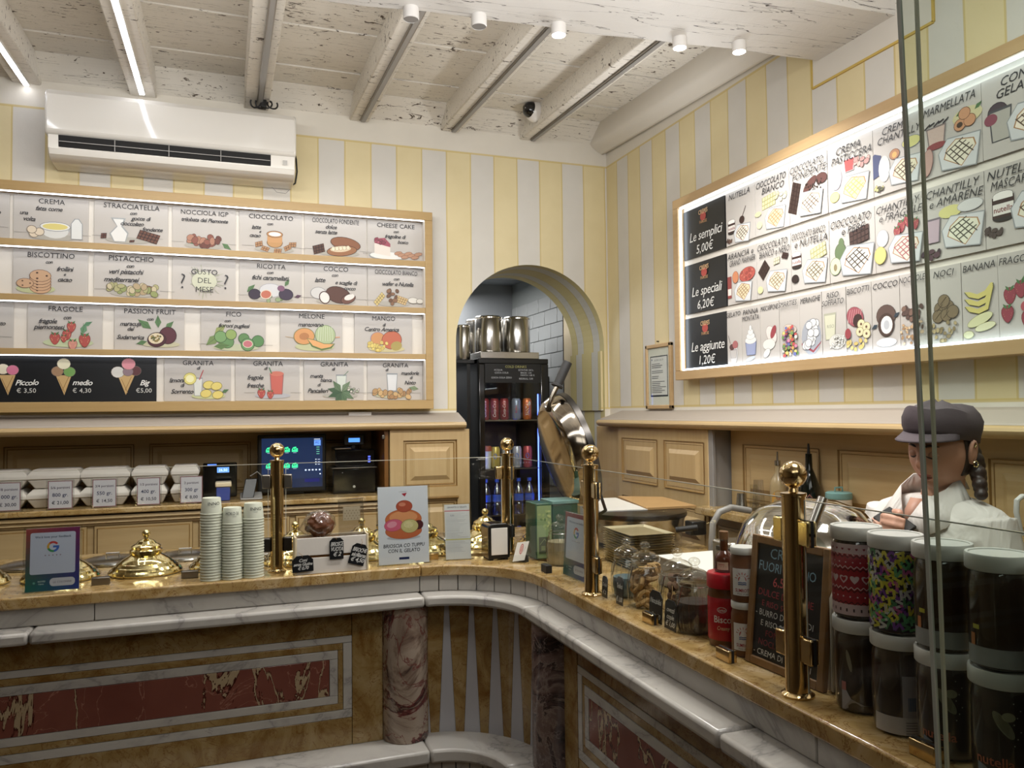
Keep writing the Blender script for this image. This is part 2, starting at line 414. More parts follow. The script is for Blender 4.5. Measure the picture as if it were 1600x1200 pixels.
def tag(o, label, cat, group=None):
    o['label'] = label; o['category'] = cat
    if group: o['group'] = group
    return o
def lab(o, l): o['label'] = l; return o
def thing(name, label, cat, loc=(0, 0, 0), group=None, rotz=0):
    o = bpy.data.objects.new(name, None); COL.objects.link(o); o.empty_display_size = 0.05
    o.location = loc; o.rotation_euler = (0, 0, rotz); OFF[o.name] = Vector(loc) if rotz == 0 else Vector()
    return tag(o, label, cat, group)
def struct(name, mb, mats, **k):
    o = obj(name, mb, mats, **k); o['kind'] = 'structure'; return o
def copy_tree(o, parent=None):
    c = o.copy(); COL.objects.link(c)
    if parent: c.parent = parent
    OFF[c.name] = OFF.get(o.name, Vector())
    for ch in list(o.children): copy_tree(ch, c)
    return c
def dup(o, loc, label=None, rotz=None, group=None):
    c = copy_tree(o); c.location = loc
    if rotz is not None: c.rotation_euler = (0, 0, rotz)
    if label: c['label'] = label
    if group: c['group'] = group
    return c

# glyph outlines for lettering
_tc = bpy.data.curves.new('glyphs', 'FONT'); _tc.resolution_u = 2
_to = bpy.data.objects.new('glyphs', _tc); COL.objects.link(_to)
GL = {}
def _width(body):
    _tc.body = body; bpy.context.view_layer.update()
    return _to.evaluated_get(bpy.context.evaluated_depsgraph_get()).dimensions.x
for off_, key in ((0.0, 'r'), (-0.014, 't'), (0.014, 'b')):
    _tc.offset = off_; base = _width('HH')
    for ch in 'ABCDEFGHIJKLMNOPQRSTUVWXYZabcdefghijklmnopqrstuvwxyz0123456789.,:?€/-+\'&*=':
        adv = _width('H' + ch + 'H') - base
        _tc.body = ch; bpy.context.view_layer.update()
        ev = _to.evaluated_get(bpy.context.evaluated_depsgraph_get()); me = ev.to_mesh()
        GL[key, ch] = ([(v.co.x, v.co.y) for v in me.vertices], [tuple(p.vertices) for p in me.polygons], adv)
        ev.to_mesh_clear()
    GL[key, ' '] = ([], [], 0.30)
bpy.data.objects.remove(_to); bpy.data.curves.remove(_tc)

class Art:
    """flat print: coloured shapes in layers, mapped onto a plane or a cylinder"""
    def __init__(s, ox=0, oy=0, sc=1.0): s.v = []; s.f = []; s.c = []; s.L = 0; s.ox = ox; s.oy = oy; s.sc = sc; s.rnd = random.Random(3); s.mute = 0.0
    def _add(s, pts, faces, col):
        s.L += 1; o = len(s.v); c = lin(col); g_ = sum(c) / 3; c = tuple(q * (1 - s.mute) + g_ * s.mute for q in c)
        s.v += [(s.ox + x * s.sc, s.oy + y * s.sc, s.L) for x, y in pts]; s.f += [tuple(i + o for i in f) for f in faces]; s.c += [c] * len(faces)
        return s
    def poly(s, pts, col): return s._add(pts, [tuple(range(len(pts)))], col)
    def rect(s, x0, y0, x1, y1, col, nx=1):
        pts = [(x0 + (x1 - x0) * i / nx, y) for i in range(nx + 1) for y in (y0, y1)]
        return s._add(pts, [(2 * i, 2 * i + 2, 2 * i + 3, 2 * i + 1) for i in range(nx)], col)
    def ell(s, cx, cy, rx, ry, col, rot=0, n=16, out=None, ow=0.9):
        if out: s.ell(cx, cy, rx + ow, ry + ow, out, rot, n)
        ca, sa = math.cos(rot), math.sin(rot)
        return s.poly([(cx + rx * math.cos(t) * ca - ry * math.sin(t) * sa, cy + rx * math.cos(t) * sa + ry * math.sin(t) * ca) for t in (2 * PI * k / n for k in range(n))], col)
    def line(s, pts, w, col):
        vs = []; fs = []
        for i in range(len(pts) - 1):
            (x0, y0), (x1, y1) = pts[i], pts[i + 1]; l = math.hypot(x1 - x0, y1 - y0) or 1e-6
            nx, ny = -(y1 - y0) / l * w / 2, (x1 - x0) / l * w / 2; k = len(vs)
            vs += [(x0 + nx, y0 + ny), (x0 - nx, y0 - ny), (x1 - nx, y1 - ny), (x1 + nx, y1 + ny)]; fs.append((k, k + 1, k + 2, k + 3))
        return s._add(vs, fs, col)
    def text(s, t, cx, cy, h, col, st='t', slant=0.0, fit=None, rot=0, track=0.0, jit=0.0, al='c', sx=1.0):
        vs = []; fs = []; x = 0
        for ch in t:
            g = GL.get((st, ch)) or GL[st, ' ']; o = len(vs); jy = s.rnd.uniform(-jit, jit); jr = s.rnd.uniform(-jit, jit)
            vs += [(x + vx * sx + vy * (slant + jr), vy + jy) for vx, vy in g[0]]; fs += [tuple(i + o for i in f) for f in g[1]]; x += (g[2] + track) * sx
        k = h / 0.70
        kx = k if not fit or x * k <= fit else fit / x
        ox = {'c': -x * kx / 2, 'l': 0, 'r': -x * kx}[al]; ca, sa = math.cos(rot), math.sin(rot)
        pts = [(ox + vx * kx, vy * k - h / 2) for vx, vy in vs]
        return s._add([(cx + a * ca - b * sa, cy + a * sa + b * ca) for a, b in pts], fs, col)
    def hand(s, t, cx, cy, h, col='#1d1d22', fit=None, **k): return s.text(t, cx, cy, h, col, 'b', 0.32, fit, track=-0.05, jit=0.035, **k)
    def caps(s, t, cx, cy, h, col='#333036', fit=None, st='t', **k): return s.text(t, cx, cy, h, col, st, k.pop('slant', 0.03), fit, jit=0.03, **k)
    def build(s, name, parent, fn, mat=None, eps=5e-5, base=3e-4):
        me = bpy.data.meshes.new(name); off = OFF.get(parent.name, Vector()) if parent else Vector()
        me.from_pydata([tuple(Vector(fn(x, y, base + l * eps)) - off) for x, y, l in s.v], [], s.f)
        ca = me.color_attributes.new('Col', 'BYTE_COLOR', 'CORNER'); data = []
        for p, c in zip(me.polygons, s.c): data += [*c, 1.0] * p.loop_total
        ca.data.foreach_set('color', data)
        me.materials.append(mat or MAT_INK); o = bpy.data.objects.new(name, me); COL.objects.link(o)
        if parent: o.parent = parent
        OFF[o.name] = off; return o
def plane_fn(O, U, Vv):
    O, U, Vv = Vector(O), Vector(U), Vector(Vv); Nn = U.cross(Vv).normalized()
    return lambda x, y, h: O + U * x + Vv * y + Nn * h
def cyl_fn(cx, cy, z0, r, a0):
    """u (metres) runs to the viewer's right round a cylinder whose u=0 faces angle a0"""
    return lambda x, y, h: ((cx + (r + h) * math.cos(a0 + x / r)), (cy + (r + h) * math.sin(a0 + x / r)), z0 + y)

def panel(name, parent, fn, w, h, mat, prof=((0, 0), (0.006, -0.010), (0.012, -0.004), (0.022, -0.012), (0.030, -0.010), (0.055, 0.004), (0.060, 0.004))):
    """raised and fielded panel: nested rectangles; fn(u,v,depth)"""
    mb = MB(); n = 0
    for ins, d in prof:
        ins = min(ins, min(w, h) * 0.45)
        mb.v += [tuple(fn(u, v, d)) for u, v in ((ins, ins), (w - ins, ins), (w - ins, h - ins), (ins, h - ins))]; n += 1
    for i in range(n - 1):
        for k in range(4): mb.f.append((4 * i + k, 4 * i + (k + 1) % 4, 4 * i + 4 + (k + 1) % 4, 4 * i + 4 + k)); mb.m.append(1 if i in (0, 2) else 0)
    mb.f.append(tuple(4 * (n - 1) + k for k in range(4))); mb.m.append(0)
    return obj(name, mb, [mat, MAT_GROOVE], parent, smooth=False)

# ================================================================ THE ROOM
YB, XR = 3.856, 1.957
zj = lambda y: 2.925 - 0.045 * (YB - y)          # underside of the joists, falling gently towards the shop front
XL, YF = -2.6, -2.6
NY = 4.14                                        # back of the niche
AX, AR, AZ, YI = 1.512, 0.415, 1.852, 4.275      # arch centre, radius, spring, inner face of the wall
mb = MB()
mb.box(XL, AX - AR, YB, YI, 1.42, 3.15); mb.box(XL, 0.732, YB, YI + .1, 0, 1.09); mb.box(XL, 0.732, NY, YI + .1, 1.09, 1.42)
mb.box(0.732, AX - AR, YB, YI, 0, 1.42); mb.box(AX + AR, XR + .25, YB, YI, 0, 3.15)
fn = lambda u, v, a: (u, a, v)
na = 40; top = [(AX + AR * math.cos(PI * k / na), AZ + AR * math.sin(PI * k / na)) for k in range(na + 1)]
for k in range(na):     # wall above the arch, one slice per arc step
    (xa, za), (xb, zb) = top[k], top[k + 1]
    mb.add([(xa, YB, za), (xb, YB, zb), (xb, YB, 3.15), (xa, YB, 3.15)], [(0, 1, 2, 3)])
    mb.add([(xa, YB, za), (xb, YB, zb), (xb, YI, zb), (xa, YI, za)], [(0, 1, 2, 3)])
    mb.add([(xa, YI, za), (xb, YI, zb), (xb, YI, 3.15), (xa, YI, 3.15)], [(0, 1, 2, 3)])
mb.box(AX + AR - 0.012, AX + AR + .02, YB + .02, YI, 1.50, AZ - 0.03)      # thicker lower jamb, the step seen below the spring
struct('wall_back', mb, MAT_BACK, smooth=False)
mb = MB(); mb.box(XR, XR + .25, YF, YB, 0, 3.15); wr = struct('wall_right', mb, MAT_RIGHT, smooth=False)
mb = MB(); mb.box(XL - .2, XL, YF, YI, 0, 3.15); struct('wall_left', mb, MAT_DARKSHOP, smooth=False)
mb = MB(); mb.box(XL, XR, YF - .2, YF, 0, 3.15); struct('wall_front', mb, MAT_DARKSHOP, smooth=False)
mb = MB(); mb.box(XL, XR + .25, YF, 6.3, -0.1, 0); struct('floor', mb, MAT_FLOOR, smooth=False)
# plaster patch where the big beam enters the right wall, with its painted outline
mb = MB(); mb.box(XR - 0.004, XR, 1.73, 2.24, 2.63, 2.84)
lab(obj('plaster_patch', mb, MAT_PLASTER, wr, smooth=False), 'patch of bare plaster under the end of the big beam')
mb = MB(); mb.box(XR - 0.006, XR, 2.236, 2.244, 2.63, 2.83); mb.box(XR - 0.006, XR, 1.73, 2.24, 2.626, 2.634); mb.box(XR - 0.006, XR, 1.726, 1.734, 2.63, 2.83)
obj('painted_line', mb, plain('ochre_paint_line', '#c3a654', 0.6), wr, smooth=False)
# ceiling: planks over joists
mb = MB(); mb.add([(XL, YF, zj(YF) + .16), (XR + .2, YF, zj(YF) + .16), (XR + .2, YB, zj(YB) + .16), (XL, YB, zj(YB) + .16)], [(0, 1, 2, 3)])
mb.box(XL, XR + .2, YF, YB + .3, 3.13, 3.2)
ceil = struct('ceiling', mb, MAT_DARKWOOD, smooth=False)
ys = [3.73, 3.52, 3.40, 3.10, 2.97, 2.70, 2.56, 2.26, 2.12, 1.80, 1.50, 1.10, 0.70, 0.3, -0.2, -0.8, -1.4, -2.0, -2.6]
for i in range(len(ys) - 1):
    y1, y0 = ys[i], ys[i + 1]; d = 0.002 if i % 2 == 0 else 0.0
    for k, (xa, xb) in enumerate(((XL, 0.62), (0.62, XR - .05))):
        mb = MB(); za, zb = zj(y0) + .105 - d, zj(y1) + .105 - d + (0.003 if i % 2 else 0)
        g = random.uniform(0.0012, 0.0030)
        mb.hexa([(xa, y0 + g, za), (xb, y0 + g, za), (xb, y1 - g, zb), (xa, y1 - g, zb), (xa, y0 + g, za + .03), (xb, y0 + g, za + .03), (xb, y1 - g, zb + .03), (xa, y1 - g, zb + .03)])
        obj('plank', mb, MAT_PLANK, ceil, smooth=False)
mb = MB(); mb.hexa([(XL, 3.73, zj(3.73) + .10), (XR - .05, 3.73, zj(3.73) + .10), (XR - .05, YB, 2.945), (XL, YB, 2.945), (XL, 3.73, zj(3.73) + .13), (XR - .05, 3.73, zj(3.73) + .13), (XR - .05, YB, 2.99), (XL, YB, 2.99)])
lab(obj('plank', mb, MAT_PLANK, ceil, smooth=False), 'slanting closing board along the wall')
JX = (-1.70, -1.25, -0.80, -0.345, 0.135, 0.615, 1.072, 1.50)
for jx in JX:
    mb = MB(); y0, y1 = (2.19 if jx > 1.2 else YF), YB + .001
    wob = [(random.uniform(-.004, .004)) for _ in range(4)]
    hw = 0.047 if jx > .3 else 0.055
    mb.hexa([(jx - hw, y0, zj(y0)), (jx + hw, y0, zj(y0)), (jx + hw, y1, zj(y1)), (jx - hw, y1, zj(y1)), (jx - hw, y0, zj(y0) + .14), (jx + hw, y0, zj(y0) + .14), (jx + hw, y1, zj(y1) + .14), (jx - hw, y1, zj(y1) + .14)])
    obj('joist', mb, MAT_PLANK, ceil, bev=0.006)
mb = MB(); y0, y1 = YF, YB
prof = [(1.872, 0.0), (1.86, 0.02), (1.86, .14), (XR, .14), (XR, -.02), (1.93, -.035), (1.895, -.015)]
mb.prism(prof, y0, y1, lambda u, v, a: (u, a, zj(a) + v)); lab(obj('wall_plate', mb, MAT_PLASTER, ceil, bev=.008), 'rounded plastered beam along the right wall')
# big cross beam with its rough underside
mb = MB(); n = 26; xs = [XL + (XR - XL) * k / n for k in range(n + 1)]
rng = random.Random(5)
def bz(x): return 2.655 + 0.062 * (x - 0.5) / 1.45
for k in range(n):
    a, b = xs[k], xs[k + 1]
    ja, jb = [0.006 * math.sin(7 * v) + .004 * math.sin(19 * v) for v in (a, b)]
    mb.hexa([(a, 1.865 + ja, bz(a)), (b, 1.865 + jb, bz(b)), (b, 2.205 + jb, bz(b)), (a, 2.205 + ja, bz(a)), (a, 1.83 + ja, bz(a) + .22), (b, 1.83 + jb, bz(b) + .22), (b, 2.205 + jb, bz(b) + .30), (a, 2.205 + ja, bz(a) + .30)])
lab(obj('cross_beam', mb, MAT_BEAM, ceil, smooth=False), 'big whitewashed old beam with cracks and worn edges')

# LED tracks under the joists
for jx, lit, ya, yb, l in ((-0.345, 1, 1.9, 3.79, 'lit white LED strip under the joist above the air conditioner'), (-0.80, 1, 1.9, 3.845, 'lit white LED strip under the leftmost joist'),
                           (0.135, 0, 2.0, 3.80, 'unlit grey LED track on the joist ending at the black cables'), (0.615, 0, 2.25, 3.82, 'unlit grey LED track on the joist right of the air conditioner'),
                           (1.072, 0, 2.25, 3.82, 'unlit grey LED track under the middle joist behind the lit spots'), (1.50, 0, 2.25, 3.82, 'unlit grey LED track under the joist carrying the dome camera')):
    t = thing('led_track', l, 'light', (jx, 3.7, zj(3.7)), 'LED tracks under the ceiling joists')
    xx = jx + (0.012 if not lit else 0)
    mb = MB(); mb.hexa([(xx - .013, ya, zj(ya) - .010), (xx + .013, ya, zj(ya) - .010), (xx + .013, yb, zj(yb) - .010), (xx - .013, yb, zj(yb) - .010), (xx - .013, ya, zj(ya)), (xx + .013, ya, zj(ya)), (xx + .013, yb, zj(yb)), (xx - .013, yb, zj(yb))])
    obj('channel', mb, MAT_NICKEL if not lit else MAT_WHITEPL, t, smooth=False)
    mb = MB(); mb.hexa([(xx - .009, ya, zj(ya) - .013), (xx + .009, ya, zj(ya) - .013), (xx + .009, yb, zj(yb) - .013), (xx - .009, yb, zj(yb) - .013), (xx - .009, ya, zj(ya) - .0102), (xx + .009, ya, zj(ya) - .0102), (xx + .009, yb, zj(yb) - .0102), (xx - .009, yb, zj(yb) - .0102)])
    obj('diffuser', mb, MAT_LEDSTRIP if lit else MAT_GREYPL, t, smooth=False)
# round ceiling spots
for i, (sx, sy) in enumerate(SPOTS):
    lit = i >= 2
    l = ['unlit white cylinder spot at the left end of the beam', 'unlit white cylinder spot second from the left', 'lit cylinder spot at the end of the middle joist',
         'lit cylinder spot fourth from the left under the beam', 'lit cylinder spot nearest the right wall'][i]
    zb = bz(sx)
    t = thing('ceiling_spot', l, 'spotlight', (sx, sy, zb), 'cylinder spots under the big beam')
    mb = MB(); mb.lathe([(0.021, zb - .034), (0.023, zb - .032), (0.023, zb), ], sx, sy, 24, cap=(False, True)); mb.lathe([(0.021, zb - .034), (0.019, zb - .024)], sx, sy, 24, cap=(False, False))
    obj('spot_body', mb, MAT_WHITEPL, t)
    mb = MB(); mb.lathe([(0.019, zb - .0335), (0.019, zb - .030)], sx, sy, 24); obj('lens', mb, MAT_SPOTON if lit else MAT_GREYPL, t)
# dome camera on the last joist
p = at(838, 176, x=1.45); cz = p.z; cy = p.y
t = thing('dome_camera', 'white dome security camera with black eye on the joist side', 'camera', (1.45, cy, cz))
R = Matrix.Rotation(math.radians(-90), 4, 'Y') @ Matrix.Rotation(math.radians(18), 4, 'X')
T = Matrix.Translation((1.453, cy, cz)) @ Matrix.Rotation(math.radians(-28), 4, 'X')
mb = MB(); mb.lathe([(0.050, 0), (0.052, .012), (0.048, .032), (0.040, .042)], mat=R, n=28); mb.xf(T); obj('housing', mb, MAT_WHITEPL, t)
mb = MB(); mb.lathe([(0.040, .040), (0.038, .052), (0.030, .066), (0.016, .075), (0.004, .077)], mat=R, n=24); mb.xf(T); obj('dome', mb, MAT_BLACKGLOSS, t)
mb = MB(); mb.lathe([(0.012, .070), (0.011, .080)], mat=R, n=16); mb.xf(T); obj('camera_lens', mb, MAT_DKSTEEL, t)

# ---------------------------------------------------------------- back room seen through the arch
mb = MB(); mb.box(0.6, 2.4, 5.35, 5.5, 0, 3.1); struct('wall_back_room_far', mb, MAT_BACKROOM, smooth=False)
mb = MB(); mb.box(1.935, 2.1, YI, 4.42, 0, 2.6); mb2 = struct('trim_1', mb, MAT_CREAM, smooth=False)
mb = MB(); mb.box(1.945, 2.1, 4.42, 5.35, 0, 3.1); wt = struct('wall_back_room_right', mb, MAT_GROUT, smooth=False)
mb = MB(); mb.box(0.5, 0.62, YI, 5.5, 0, 3.1); struct('wall_back_room_left', mb, MAT_BACKROOM, smooth=False)
mb = MB(); mb.box(0.5, 2.4, YI, 5.5, 2.42, 2.5); bc = struct('ceiling_back_room', mb, MAT_GROUT, smooth=False)
for i in range(3):
    for j in range(3):
        mb = MB(); mb.box(0.63 + i * .45, 1.07 + i * .45, 4.3 + j * .42, 4.71 + j * .42, 2.405, 2.42); obj('ceiling_tile', mb, MAT_BACKROOM, bc, bev=.004)
tile = None
for r in range(13):
    for k in range(5):
        y0 = 4.425 + k * .205 + (0.1 if r % 2 else 0); y1 = min(y0 + .2, 5.34)
        if r % 2 and k == 0:
            mb = MB(); mb.box(1.938, 1.945, 4.425, 4.52, 1.03 + r * .093, 1.12 + r * .093); obj('tile', mb, MAT_TILE, wt, bev=.003)
        if y0 > 5.3 : continue
        mb = MB(); mb.box(1.938, 1.945, y0, y1, 1.03 + r * .093, 1.12 + r * .093); obj('tile', mb, MAT_TILE, wt, bev=.003)
mb = MB(); mb.box(1.932, 1.946, 4.415, 4.424, 1.0, 2.24); obj('edge_trim', mb, MAT_DKSTEEL, wt, smooth=False)
t = thing('picture', 'small dark framed picture on the tiled wall of the back room', 'picture', (1.93, 4.72, 1.62))
mb = MB(); mb.box(1.924, 1.937, 4.66, 4.80, 1.55, 1.72); obj('frame', mb, MAT_BLACK, t); mb = MB(); mb.box(1.922, 1.925, 4.68, 4.78, 1.57, 1.70); obj('print', mb, MAT_BRECCIA1, t)

# ---------------------------------------------------------------- panelling
PF = 3.74
def dadocap(name, pts_front, axis, a0, a1, label, z0=1.418):
    """nosing with a sloping top board; axis 0 runs along x (front towards -y), axis 1 along y (front towards -x)"""
    s = [(-.02, 0.0), (-0.122, 0), (-0.138, .004), (-0.147, .012), (-0.150, .020), (-0.147, .028), (-0.138, .034), (-.02, .034)]
    s2 = [(0.0, .080), (0.0, .030), (-.130, .0345), (-.124, .040)]
    mb = MB(); mb2 = MB()
    for q, b_ in ((s, mb), (s2, mb2)):
        if axis == 0: b_.prism(q, a0, a1, lambda u, v, a: (a, YB + u, z0 + v))
        else: b_.prism(q, a0, a1, lambda u, v, a: (XR + u, a, z0 + v))
    o = struct(name, mb, MAT_PANELH if axis == 0 else MAT_PANELY); lab(o, label); lab(obj('sloping_top', mb2, MAT_CREAMTOP, o, smooth=False), 'white painted sloping top'); return o
dadocap('trim_2', None, 0, XL, 1.105, 'pale wooden rail above the panelled back niche')
dadocap('trim_3', None, 1, YF, 3.72, 'pale wooden rail along the right wall')
mb = MB(); mb.box(1.90, XR, 3.72, YB, 1.418, 1.466); struct('trim_4', mb, MAT_PANELY, bev=.008)
# cabinet right of the till, full height
t = thing('panelled_cabinet', 'pale glazed wooden cabinet between the till niche and the black fridge', 'cabinet', (0.91, PF, 0))
mb = MB(); mb.box(0.736, 1.128, PF + .012, YB - .001, 0, 1.417); obj('carcass', mb, MAT_PANEL, t, bev=.003)
mb = MB(); mb.box(0.736, 0.80, PF, PF + .012, 0, 1.417); mb.box(1.066, 1.128, PF, PF + .012, 0, 1.417); mb.box(.80, 1.066, PF, PF + .012, 1.366, 1.417)
mb.box(.80, 1.066, PF, PF + .012, 1.075, 1.14); mb.box(.80, 1.066, PF, PF + .012, 0.40, 0.46); obj('face_frame', mb, MAT_PANEL, t, smooth=False)
panel('door_panel', t, lambda u, v, d: (0.80 + u, PF + .004 - d, 1.14 + v), .266, .226, MAT_PANEL)
panel('door_panel', t, lambda u, v, d: (0.80 + u, PF + .004 - d, .46 + v), .266, .615, MAT_PANEL)
mb = MB(); mb.box(0.80, 1.07, PF - .014, PF, 1.083, 1.096); obj('shelf_bead', mb, MAT_GROOVE, t, bev=.004)
# niche: back panels
t = thing('niche_panelling', 'shaded panelling at the back of the till niche', 'panelling', (-0.5, NY, 1.1))
mb = MB(); mb.box(XL, .731, NY - .02, NY - .001, 1.115, 1.418); obj('backing', mb, MAT_PANELH, t, smooth=False)
for xa, xb in ((-1.55, -1.0), (-0.93, -0.40), (-0.335, 0.12), (0.19, 0.66)):
    panel('wall_panel', t, lambda u, v, d, xa=xa: (xa + u, NY - .021 - d - .006, 1.13 + v), xb - xa, .235, MAT_PANELH)
t = thing('niche_end_panel', 'dark brown end board of the till niche by the cabinet', 'panelling', (.725, 3.95, 1.1))
mb = MB(); mb.box(0.712, .7315, PF + .015, NY - .03, 1.116, 1.417); obj('board', mb, MAT_DARKWOOD, t, smooth=False)
mb = MB(); mb.box(0.7, .716, PF + .012, PF + .028, 1.375, 1.395); obj('hinge', mb, MAT_NICKEL, t, bev=.003)
# back worktop and the panelled base under it
mb = MB(); mb.box(-1.9, .7315, PF - .035, NY - .022, 1.0905, 1.114)
tag(obj('back_worktop', mb, MAT_YTOP, bev=.005), 'veined yellow marble worktop under the takeaway boxes and till', 'worktop')
t = thing('base_cabinet', 'panelled wooden base cabinet under the back worktop', 'cabinet', (-0.5, PF, 0))
mb = MB(); mb.box(XL, .735, PF + .012, YB - .001, 0, 1.083); obj('carcass', mb, MAT_PANELH, t, smooth=False)
mb = MB(); prof = [(0.012, 1.083), (-.018, 1.083), (-.022, 1.070), (-.008, 1.062), (-.012, 1.052), (0.0, 1.046), (0.0, 1.040), (.012, 1.04)]
mb.prism(prof, XL, .735, lambda u, v, a: (a, PF + u, v)); obj('cornice_moulding', mb, MAT_PANELH, t)
edges = [-1.8, -1.33, -0.93, -0.528, -0.118, .29, .70]
for i in range(len(edges) - 1):
    xa, xb = edges[i] + .012, edges[i + 1] - .012
    panel('drawer_front', t, lambda u, v, d, xa=xa: (xa + u, PF + .008 - d, .905 + v), xb - xa, .135, MAT_PANELH, prof=((0, 0.0), (0.003, .004), (0.012, .004), (0.016, 0.010), (0.022, .010)))
    panel('door_panel', t, lambda u, v, d, xa=xa: (xa + u, PF + .008 - d, .30 + v), xb - xa, .585, MAT_PANEL)
# right wall panelling
XP = 1.85
t = thing('wall_panelling', 'pale two panel wainscot on the right wall beside the arch', 'panelling', (XP, 3.2, 0))
mb = MB(); mb.box(XP, XR - .001, 2.775, 3.56, 0, 1.417); mb.box(1.875, XR - .001, 3.56, YB - .001, 0, 1.417); obj('carcass', mb, MAT_PANEL, t, bev=.003)
for ya, yb, za, zb in ((3.175, 3.515, 1.155, 1.365), (2.80, 3.115, 1.155, 1.365), (3.175, 3.515, .92, 1.085), (2.80, 3.115, .92, 1.085), (3.175, 3.515, .35, .85), (2.80, 3.115, .35, .85)):
    panel('wall_panel', t, lambda u, v, d, yb=yb, za=za: (XP - .006 - d, yb - u, za + v), yb - ya, zb - za, MAT_PANEL)
mb = MB(); mb.box(XP + .002, XP + .016, 2.745, 2.775, .0, 1.416); mb.box(XP + .016, XR - .001, 2.757, 2.775, 0, 1.416); lab(obj('end_board', mb, MAT_GREYPL, t, bev=.002), 'grey end strip with hinge')
mb = MB(); mb.box(1.884, XR, 4.0, 4.2, 0, 1.40)
t = thing('niche_panelling', 'panelling behind the worker under the right wall rail', 'panelling', (XR, 1.5, 1.1))
mb = MB(); mb.box(XR - .018, XR - .001, YF + .01, 2.744, 1.115, 1.417); obj('backing', mb, MAT_PANELY, t, smooth=False)
for yb, ya in ((2.66, 2.23), (2.14, 1.66), (1.58, 1.10), (1.02, .5)):
    panel('wall_panel', t, lambda u, v, d, yb=yb: (XR - .024 - d, yb - u, 1.135 + v), yb - ya, .225, MAT_PANELY)
mb = MB(); mb.box(1.79, XR - .019, YF + .01, 2.79, 1.078, 1.108)
tag(obj('side_worktop', mb, MAT_YTOP, bev=.004), 'veined marble shelf along the right wall behind the worker', 'worktop')
t = thing('base_cabinet', 'panelled wooden base cabinet under the right wall shelf', 'cabinet', (XP, 1.5, 0))
mb = MB(); mb.box(XP + .001, XR - .001, YF + .01, 2.744, 0, 1.077); obj('carcass', mb, MAT_PANELY, t, smooth=False)
for yb, ya in ((2.72, 2.30), (2.26, 1.84), (1.80, 1.38), (1.34, .92)):
    panel('drawer_front', t, lambda u, v, d, yb=yb: (XP - .005 - d, yb - u, .90 + v), yb - ya, .14, MAT_PANELY)
    panel('door_panel', t, lambda u, v, d, yb=yb: (XP - .005 - d, yb - u, .3 + v), yb - ya, .56, MAT_PANELY)

# ================================================================ THE MARBLE COUNTER
CX, CY = 0.90, 2.545      # front planes of the worktop
RC = 0.30                 # radius of the inner corner
YN = 0.20                 # near end of the right run
ctr = thing('marble_counter', 'L-shaped serving counter of inlaid yellow, white and red marble with columns', 'counter', (0.6, 2.3, 0))
def offs_path(d, n=14, x0=-1.5, y0=YN, full=True):
    """front line of the counter set back by d: straight, quarter arc, straight"""
    cx, cy = CX - RC, CY - RC; r = RC + d
    return [(cx + r * math.sin(PI / 2 * k / n), cy + r * math.cos(PI / 2 * k / n)) for k in range(n + 1)]
def run(name, d0, d1, z0, z1, part, mat, bev=.004, n=14, x0=-1.6, y0=YN, label=None, a=0, b=None):
    mb = MB(); b = n if b is None else b
    if part == 'back': mb.box(x0, CX - RC, CY + d0, CY + d1, z0, z1)
    elif part == 'right': mb.box(CX + d0, CX + d1, y0, CY - RC, z0, z1)
    else:
        P, Q = offs_path(d0, n), offs_path(d1, n); poly = P[a:b + 1] + Q[a:b + 1][::-1]
        mb.prism(poly, z0, z1, lambda u, v, w_: (u, v, w_))
    o = obj(name, mb, mat, ctr, bev=bev, ang=30)
    if label: o['label'] = label
    return o
# worktop: back, curved, right and the surface behind it
for part in ('back', 'curve', 'right'):
    run('worktop_edge_slab', 0, .16 if part != 'right' else .14, .966, 1.0, part, MAT_YTOP, .005, 20)
mb = MB(); mb.box(-1.6, CX - RC - .0, CY + .161, CY + .70, .962, .999); obj('worktop', mb, MAT_YTOP, ctr, smooth=False)
mb = MB(); mb.box(CX - RC, 1.66, CY - .10, CY + .70, .962, .9985) if 0 else mb.box(CX - RC, 1.66, CY + .161, CY + .70, .962, .999); mb.box(1.42, 1.66, CY - .30, CY + .161, .962, .999); mb.box(CX + .141, 1.42, YN, CY + .16, .962, .999); mb.box(CX - .03, CX + .14, CY - .0, CY + .16, .96, .9985); obj('worktop', mb, MAT_YTOP, ctr, smooth=False)
mb = MB(); mb.box(-1.6, CX - RC, CY + .06, CY + .68, 0, .961); mb.box(CX + .06, 1.40, YN, CY + .68, 0, .961); mb.box(CX - RC, CX + .06, CY + .06, CY + .68, 0, .961); mb.box(1.40, 1.64, CY - .28, CY + .68, 0, .961)
lab(obj('body', mb, MAT_PANEL, ctr, smooth=False), 'wooden core of the counter')
